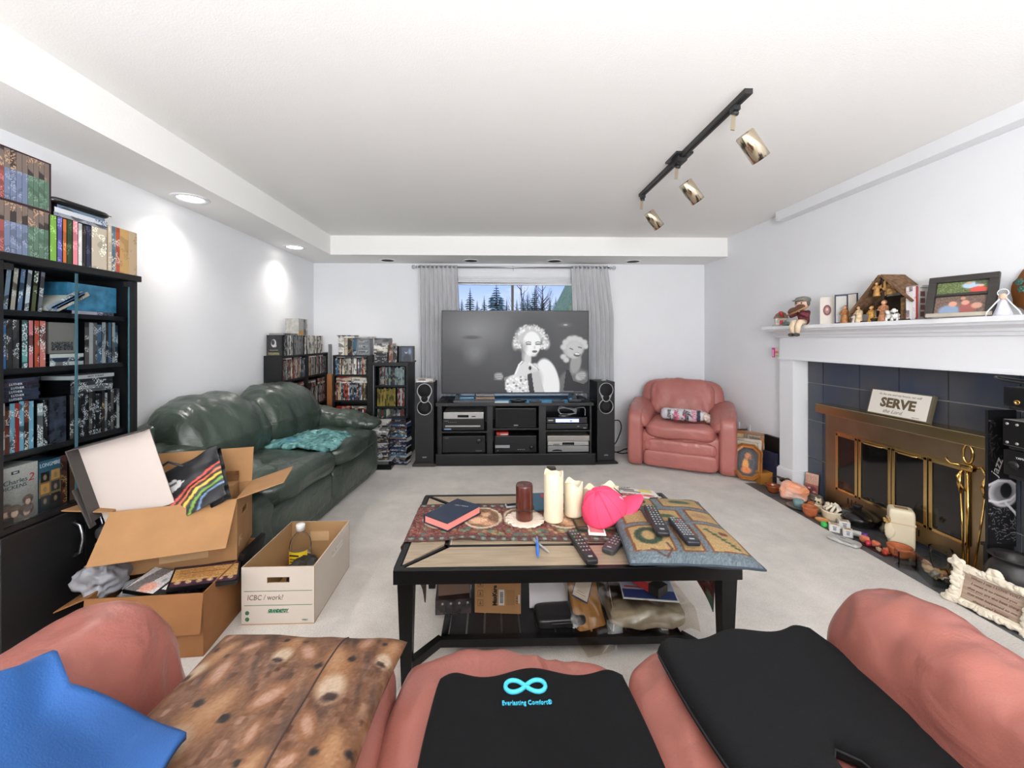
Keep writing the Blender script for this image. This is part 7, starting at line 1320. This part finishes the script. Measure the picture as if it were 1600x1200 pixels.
# large bag with mail
t = thing('mail_bag', 'big clear bag of newspapers and mail on the lower shelf', 'plastic bag', (.625, 1.70, SZ)); MB().puff((0, 0, .035), (.31, .26, .07), (8, 6, 4), 20, 0, None, None, .010, (14, 14, 14)).build('newspapers', mat('newsprint', (168, 160, 146), .8, var=.12, vs=30), t)
b = MB(); b.grid(lambda u, v: ((u-.5)*.36, -.16+v*.33, .083+.02*noise.noise(Vector((u*5, v*4, 6)))+.05*max(0, u-.6)*(1-u)*4-.09*max(0, .12-v)*6), 26, 20); b.build('bag_film', m_zip, t)
t = thing('flyer', 'blue and white flyer lying in the mail bag', 'flyer', (.645, 1.71, SZ+.105), R(-8), rx=R(6)); MB().bx(-.10, .12, -.09, .09, -.004, 0).build('paper', mat('white_cover'), t); r = Ras(40, 34, (150, 160, 180)); r.rect(0, .7, 1, 1, (36, 52, 100)); r.rect(.05, .6, .5, .66, (180, 60, 60)); r.ell(.8, .55, .12, .12, (200, 130, 60), .3); print_sheet('print', r, (.01, 0, .0006), (1, 0, 0), (0, 1, 0), .21, .17, PRINT(), t)
t = thing('red_carton', 'long red and pink carton lying on the flyer', 'carton', (.635, 1.69, SZ+.118), R(-58), rx=0); MB().bx(-.095, .095, -.028, .028, 0, .036).build('carton', mat('pink_card', (206, 140, 130), .5), t); MB().bx(-.096, .07, -.0288, -.028, .001, .035).build('red_side', mat('red_print'), t); MB().bx(.05, .097, -.030, .030, -.001, .037).build('black_end', m_hifi, t)
tag(MB().puff((0, 0, .004), (.012, .01, .008), 2.2, 6, wr=.003, wf=(200, 200, 200)).build('paper_crumb', mat('cream_ceramic'), None, (.14, 1.47, 0)), 'tiny cream crumb on the carpet under the table', 'crumb')
# ================================================================== ON THE FOREGROUND SOFA
ZSEAT = .462
r = Ras(190, 150, (128, 86, 58)); rr = np.random.default_rng(21); r.speck(rr, 16, 5)
for k in range(160): r.ell(rr.random(), rr.random(), .012+.02*rr.random(), .07+.08*rr.random(), ((84, 54, 38), (150, 104, 70), (176, 136, 98), (58, 40, 32))[k % 4], .9, -.5+.5*rr.random(), .6)
for cx, cy, s, a in ((.12, .25, 1.3, .5), (.46, .16, 1.2, .1), (.95, .14, 1.0, .2), (.06, .92, 1.2, .3), (.62, .84, 1.2, .4), (.90, .74, 1.4, -.2), (.74, .32, 1.6, -.35), (.32, .62, 1.9, .35)):
    ca, sa = cos(a), sin(a); W = lambda x, y: (cx+(x*ca-y*sa)*s, cy+(x*sa+y*ca)*s*1.25)
    for sg in (-1, 1): x, y = W(sg*.085, -.085); r.ell(x, y, .032*s, .075*s, (150, 100, 62), .3, a+sg*.5); r.ell(x, y, .018*s, .05*s, (196, 150, 120), .5, a+sg*.5)
    x, y = W(0, 0); r.ell(x, y, .085*s, .135*s, (120, 78, 48), .35, a); r.ell(x, y, .07*s, .115*s, (168, 116, 72), .6, a); x, y = W(0, -.03); r.ell(x, y, .03*s, .08*s, (190, 142, 96), .8, a)
    x, y = W(0, .06); r.ell(x, y, .048*s, .062*s, (214, 186, 150), .5, a); x, y = W(0, .085); r.ell(x, y, .026*s, .02*s, (64, 42, 34), .4, a); x, y = W(0, .11); r.ell(x, y, .03*s, .006*s, (110, 76, 56), .6, a)
    for sg in (-1, 1): x, y = W(sg*.045, -.02); r.ell(x, y, .014*s, .016*s, (34, 24, 20), .35, a)
r.speck(rr, 7); r.a *= np.array([.74, .74, .78])
t = thing('photo_print_pillow', 'brown pillow printed with animal faces on the pink sofa', 'pillow', (-.452, .80, ZSEAT+.012), R(-4)); CW, CD, CH = .46, .42, .085
b = MB(); b.grid(cush(1), 120, 100); o = b.build('printed_cover', mat('satin_print', rough=.5, attr=True, bump=.15, bs=60), t); colour_mesh(o.data, lambda c: r.at(c.x/CW+.5, .5-c.y/CD))
b = MB(); b.grid(lambda u, v: cush(-1)(1-u, v), 24, 20); b.build('back_cover', mat('dark_brown_cloth', (56, 40, 34), .7), t)
MB().tube([cush(1)(.70+.0*i, i/30) for i in range(31)], .0022, 6).build('zip_seam', mat('dark_brown_cloth'), t)
# blue blanket over the left arm
def blk(u, v):
    x = -1.08+u*.56; ex = [(-1.2, .60), (-.83, .68), (-.79, .75), (-.72, .705), (-.61, .735), (-.5, .69)]
    for (a, ya), (b, yb) in zip(ex, ex[1:]):
        if a <= x <= b: ed = ya+(yb-ya)*(x-a)/(b-a)
    base = .702-.25*max(0, -.97-x)-max(0, min(1, (x+.80)/.19))**1.3*.135
    return (x, .20+v*(ed-.20), base+.014*noise.noise(Vector((u*3.5+v*3, v*4-u*2, 4)))+.010*sin(15*v+6*u+2*noise.noise(Vector((u*3, v*3, 1))))+.004)
o = MB().sheet(blk, 70, 60, .012).build('blue_blanket', mat('royal_blue_cloth', (27, 76, 136), .75, var=.1, vs=6, bump=.2, bs=300)); tag(o, 'royal blue cloth draped over the left sofa arm', 'blanket')
# contour seat cushions
def pad(name, label, loc, rz, outline, th, m):
    t = thing(name, label, 'seat cushion', loc, rz, 'black seat cushions'); n = len(outline); cx = sum(p[0] for p in outline)/n; cy = sum(p[1] for p in outline)/n
    nr = []
    for i in range(n):
        d = Vector(outline[(i+1) % n])-Vector(outline[i-1]); nr.append(Vector((-d.y, d.x)).normalized())
    lv = [(.012, 0), (0, th*.25), (0, th*.6), (.006, th*.86), (.018, th*.98), (.03, th)]; vs = []; fs = []
    for s, z in lv: vs += [(x+nr[i].x*s, y+nr[i].y*s, z) for i, (x, y) in enumerate(outline)]
    for j in range(len(lv)-1):
        for i in range(n): fs.append((j*n+i, j*n+(i+1) % n, (j+1)*n+(i+1) % n, (j+1)*n+i))
    fs.append([(len(lv)-1)*n+i for i in range(n)]); fs.append(list(range(n))[::-1])
    MB().add(vs, fs, 0, True).build('cover', m, t); MB().tube([(cx+(x-cx)*1.003, cy+(y-cy)*1.003, th*.42) for x, y in outline], .0025, 6, closed=True).build('seam', mat('cushion_seam', (22, 23, 26), .8), t); return t
def outl(w_, d_, notch=False):
    p = []
    for i in range(41):
        u = i/40; x = (u-.5)*w_; p.append((x, d_*.5-.022*(1-cos(2*pi*(u*2)))/2*1.0-.055*max(0, abs(u-.5)*2-.75)**2*8))
    for i in range(1, 20): v = i/20; p.append((w_/2+.012*sin(v*pi), d_*.5-.055*.5-v*(d_-.03)))
    p.append((w_/2-.03, -d_/2-.01))
    if notch: p += [(.05, -d_/2-.01), (.038, -d_/2+.06), (.028, -d_/2+.11), (.0, -d_/2+.135), (-.028, -d_/2+.11), (-.038, -d_/2+.06), (-.05, -d_/2-.01)]
    p.append((-w_/2+.03, -d_/2-.01))
    for i in range(1, 20): v = 1-i/20; p.append((-w_/2-.012*sin(v*pi), d_*.5-.055*.5-v*(d_-.03)))
    return p[::-1]
m_velv = mat('black_velour', (9, 9, 11), .95, spec=.2, bump=.1, bs=400); m_mesh2 = mat('charcoal_mesh_fabric', (16, 17, 19), .9, spec=.2, bump=.3, bs=500)
p1_ = pad('seat_cushion', 'black velour seat cushion with a turquoise logo on the pink sofa', (.086, .70, ZSEAT+.008), R(0), outl(.41, .42), .05, m_velv)
m_aq = mat('turquoise_thread', (64, 178, 210), .5)
inf = [(.042*sin(a)/(1+cos(a)**2)*1.0, .147+.030*sin(a)*cos(a)/(1+cos(a)**2)*1.35, .0515) for a in [i*2*pi/60 for i in range(60)]]; inf = [(-.017+x, y, z) for x, y, z in inf]
MB().tube(inf, .0045, 8, closed=True).build('infinity_logo', m_aq, p1_); text('Everlasting Comfort®', p1_, (-.017, .108, .0508), (1, 0, 0), (0, 1, 0), .010, m_aq, .10, ext=.001)
pad('seat_cushion', 'charcoal mesh seat cushion with a rear notch by the right arm', (.625, .805, ZSEAT+.008), R(6), outl(.415, .42, True), .055, m_mesh2)
# ================================================================== OUTDOORS, BEYOND THE WINDOW
m_fir = mat('fir_needles', (124, 142, 124), .9, var=.35, vs=9); m_trk = mat('tree_bark', (86, 72, 62), .9)
def conifer(label, x, y, h, r0, seed, m=None, base=-1.2):
    t = thing('conifer_tree', label, 'tree', (x, y, base), seed, 'trees beyond the window'); rn2 = random.Random(seed); MB().lathe([(.14, 0), (.05, h*.85), (.0, h)], 8).build('trunk', m_trk, t); f = MB()
    k = 0; z = h*.14
    while z < h*.985:
        rr_ = 1.35*r0*(1-z/h)**.85*rn2.uniform(.7, 1.1); nb = 11
        for i in range(nb):
            a = 2*pi*i/nb+k*.7+rn2.uniform(-.2, .2); l = rr_*rn2.uniform(.65, 1.15); d = Vector((cos(a), sin(a), 0)); s_ = Vector((-sin(a), cos(a), 0))
            p0 = Vector((0, 0, z)); p1 = p0+d*l*.55+Vector((0, 0, -.02*l)); p2 = p0+d*l+Vector((0, 0, -.18*l)); w_ = l*.24
            f.add([p0, p1+s_*w_, p2, p1-s_*w_, p1+Vector((0, 0, .10*l)), p1-Vector((0, 0, .16*l))], [(0, 1, 4), (1, 2, 4), (2, 3, 4), (3, 0, 4), (0, 5, 1), (1, 5, 2), (2, 5, 3), (3, 5, 0)])
        z += h*.021; k += 1
    f.build('foliage', m or m_fir, t)
OUT = lambda px, Y: ((px-770)/630*Y, Y)
specs = [(735, 22, 448, 'dark slender fir at the left edge of the window view'), (776, 20, 443, 'broad loose grey green fir left of the window bar'), (818, 31, 460, 'first small fir right of the window bar'), (836, 27, 447, 'taller pointed fir right of the window bar'), (847, 36, 458, 'short fir beside the taller pointed one'), (860, 23.5, 463, 'small dark spruce in the right pane'), (869, 40, 462, 'small spruce nearest the roof at right'), (757, 28, 461, 'low fir between the two left firs'), (825, 45, 455, 'distant fir behind the small ones right of the bar'), (722, 34, 466, 'low fir peeking out by the left curtain'), (746, 39, 468, 'far low fir between the dark fir and the broad one'), (792, 33, 466, 'far low fir left of the window bar'), (808, 50, 466, 'far low fir right beside the window bar')]
for k, (px, Y, ty, lab) in enumerate(specs): x, y = OUT(px, Y); h = 2.75+(531-ty)/630*Y; conifer(lab, x, y, h, h*(.3 if k == 1 else .19), k+2, mat('pale_fir_needles', (140, 158, 150), .9, var=.3, vs=6) if k == 1 else None, base=-1.5)
def bare(label, px, Y, h, seed):
    x, y = OUT(px, Y); t = thing('bare_tree', label, 'tree', (x, y, -1.5), 0, 'trees beyond the window'); rn2 = random.Random(seed); h += 1.8; f = MB(); f.tube([(0, 0, 0), (.05, 0, h*.5), (0, 0, h)], [.07, .04, .012], 6); f.build('trunk', m_trk, t); g_ = MB()
    for k in range(26): z = h*rn2.uniform(.35, .97); a = rn2.uniform(0, 6.28); l = (h-z)*.45+.15; g_.tube([(0, 0, z), (l*.5*cos(a), l*.5*sin(a), z+l*.5), (l*.7*cos(a), l*.7*sin(a), z+l)], [.018, .012, .005], 4)
    g_.build('branches', m_trk, t)
bare('bare leafless tree just right of the window bar', 815, 25.0, 4.9, 1); bare('bare leafless tree behind the pointed fir', 838, 24.3, 4.7, 2); bare('thin bare tree in the right pane', 848, 20.0, 4.0, 3)
t = thing('neighbour_house', 'neighbouring house with a pale grey roof beyond the window', 'house', (.9, 14, -1.5)); MB().bx(-1.2, 2.2, 0, 4, 0, 3.4).build('walls', mat('pale_siding', (190, 190, 190), .8), t); MB().prism([(-1.5, 3.4), (2.5, 3.4), (2.3, 3.75), (-1.2, 3.75)], -4.2, .2, 0, M3(R(90), 0, 0)).build('roof', mat('pale_roof', (176, 186, 196), .8), t); MB().bx(-.3, .5, -.02, 0, 1.2, 2.2).build('window', m_lcd, t)
t = thing('green_gable', 'green mossy gable roof edge at the right of the window view', 'roof', (2.35, 10, -1.5)); MB().prism([(-.9, 2.7), (.12, 4.75), (1.4, 2.7)], -3, 0, 0, M3(R(90), 0, 0)).build('roof', mat('mossy_roof', (156, 168, 122), .9, var=.25, vs=9), t); MB().bx(-.8, 1.3, .1, 3, 0, 2.7).build('walls', mat('pale_siding'), t)
tag(MB().bx(-40, 40, 5.5, 80, -1.7, -1.5).build('ground', mat('lawn', (96, 116, 74), 1, var=.2, vs=3)), kind='structure')
t = thing('tissue_box', 'small pale blue paper box on the carpet under the table', 'box', (-.345, 2.085+.03, 0), R(8)); MB().bx(-.03, .03, -.03, .03, 0, .03).build('body', mat('pale_blue_card', (170, 196, 196), .6), t); MB().bx(-.02, .02, -.02, .02, .03, .031).build('top_print', m_wtxt, t)
# ------------------------------------------------------------------ labels of look-alikes: say which one by its place in the row or pile
def proj(p):
    a = R(1.4); z = p.x*sin(a)+p.y*cos(a); return (785+630*(p.x*cos(a)-p.y*sin(a))/z, 531-630*(p.z-1.25)/z)
bpy.context.view_layer.update(); same = {}
for o in COL.objects:
    if o.parent is None and o.get('label') and o.get('category'): same.setdefault(o['label'], []).append(o)
def nth(k): return '%d%s' % (k, 'th' if 10 <= k % 100 <= 20 else {1: 'st', 2: 'nd', 3: 'rd'}.get(k % 10, 'th'))
for lab, os_ in same.items():
    if len(os_) < 2: continue
    P = [proj(o.matrix_world.translation) for o in os_]; dx = max(p[0] for p in P)-min(p[0] for p in P); dy = max(p[1] for p in P)-min(p[1] for p in P)
    side = dx >= dy
    for k, (o, p) in enumerate(sorted(zip(os_, P), key=lambda q: q[1][0] if side else -q[1][1])): o['label'] = nth(k+1)+(' from left, ' if side else ' from bottom, ')+lab
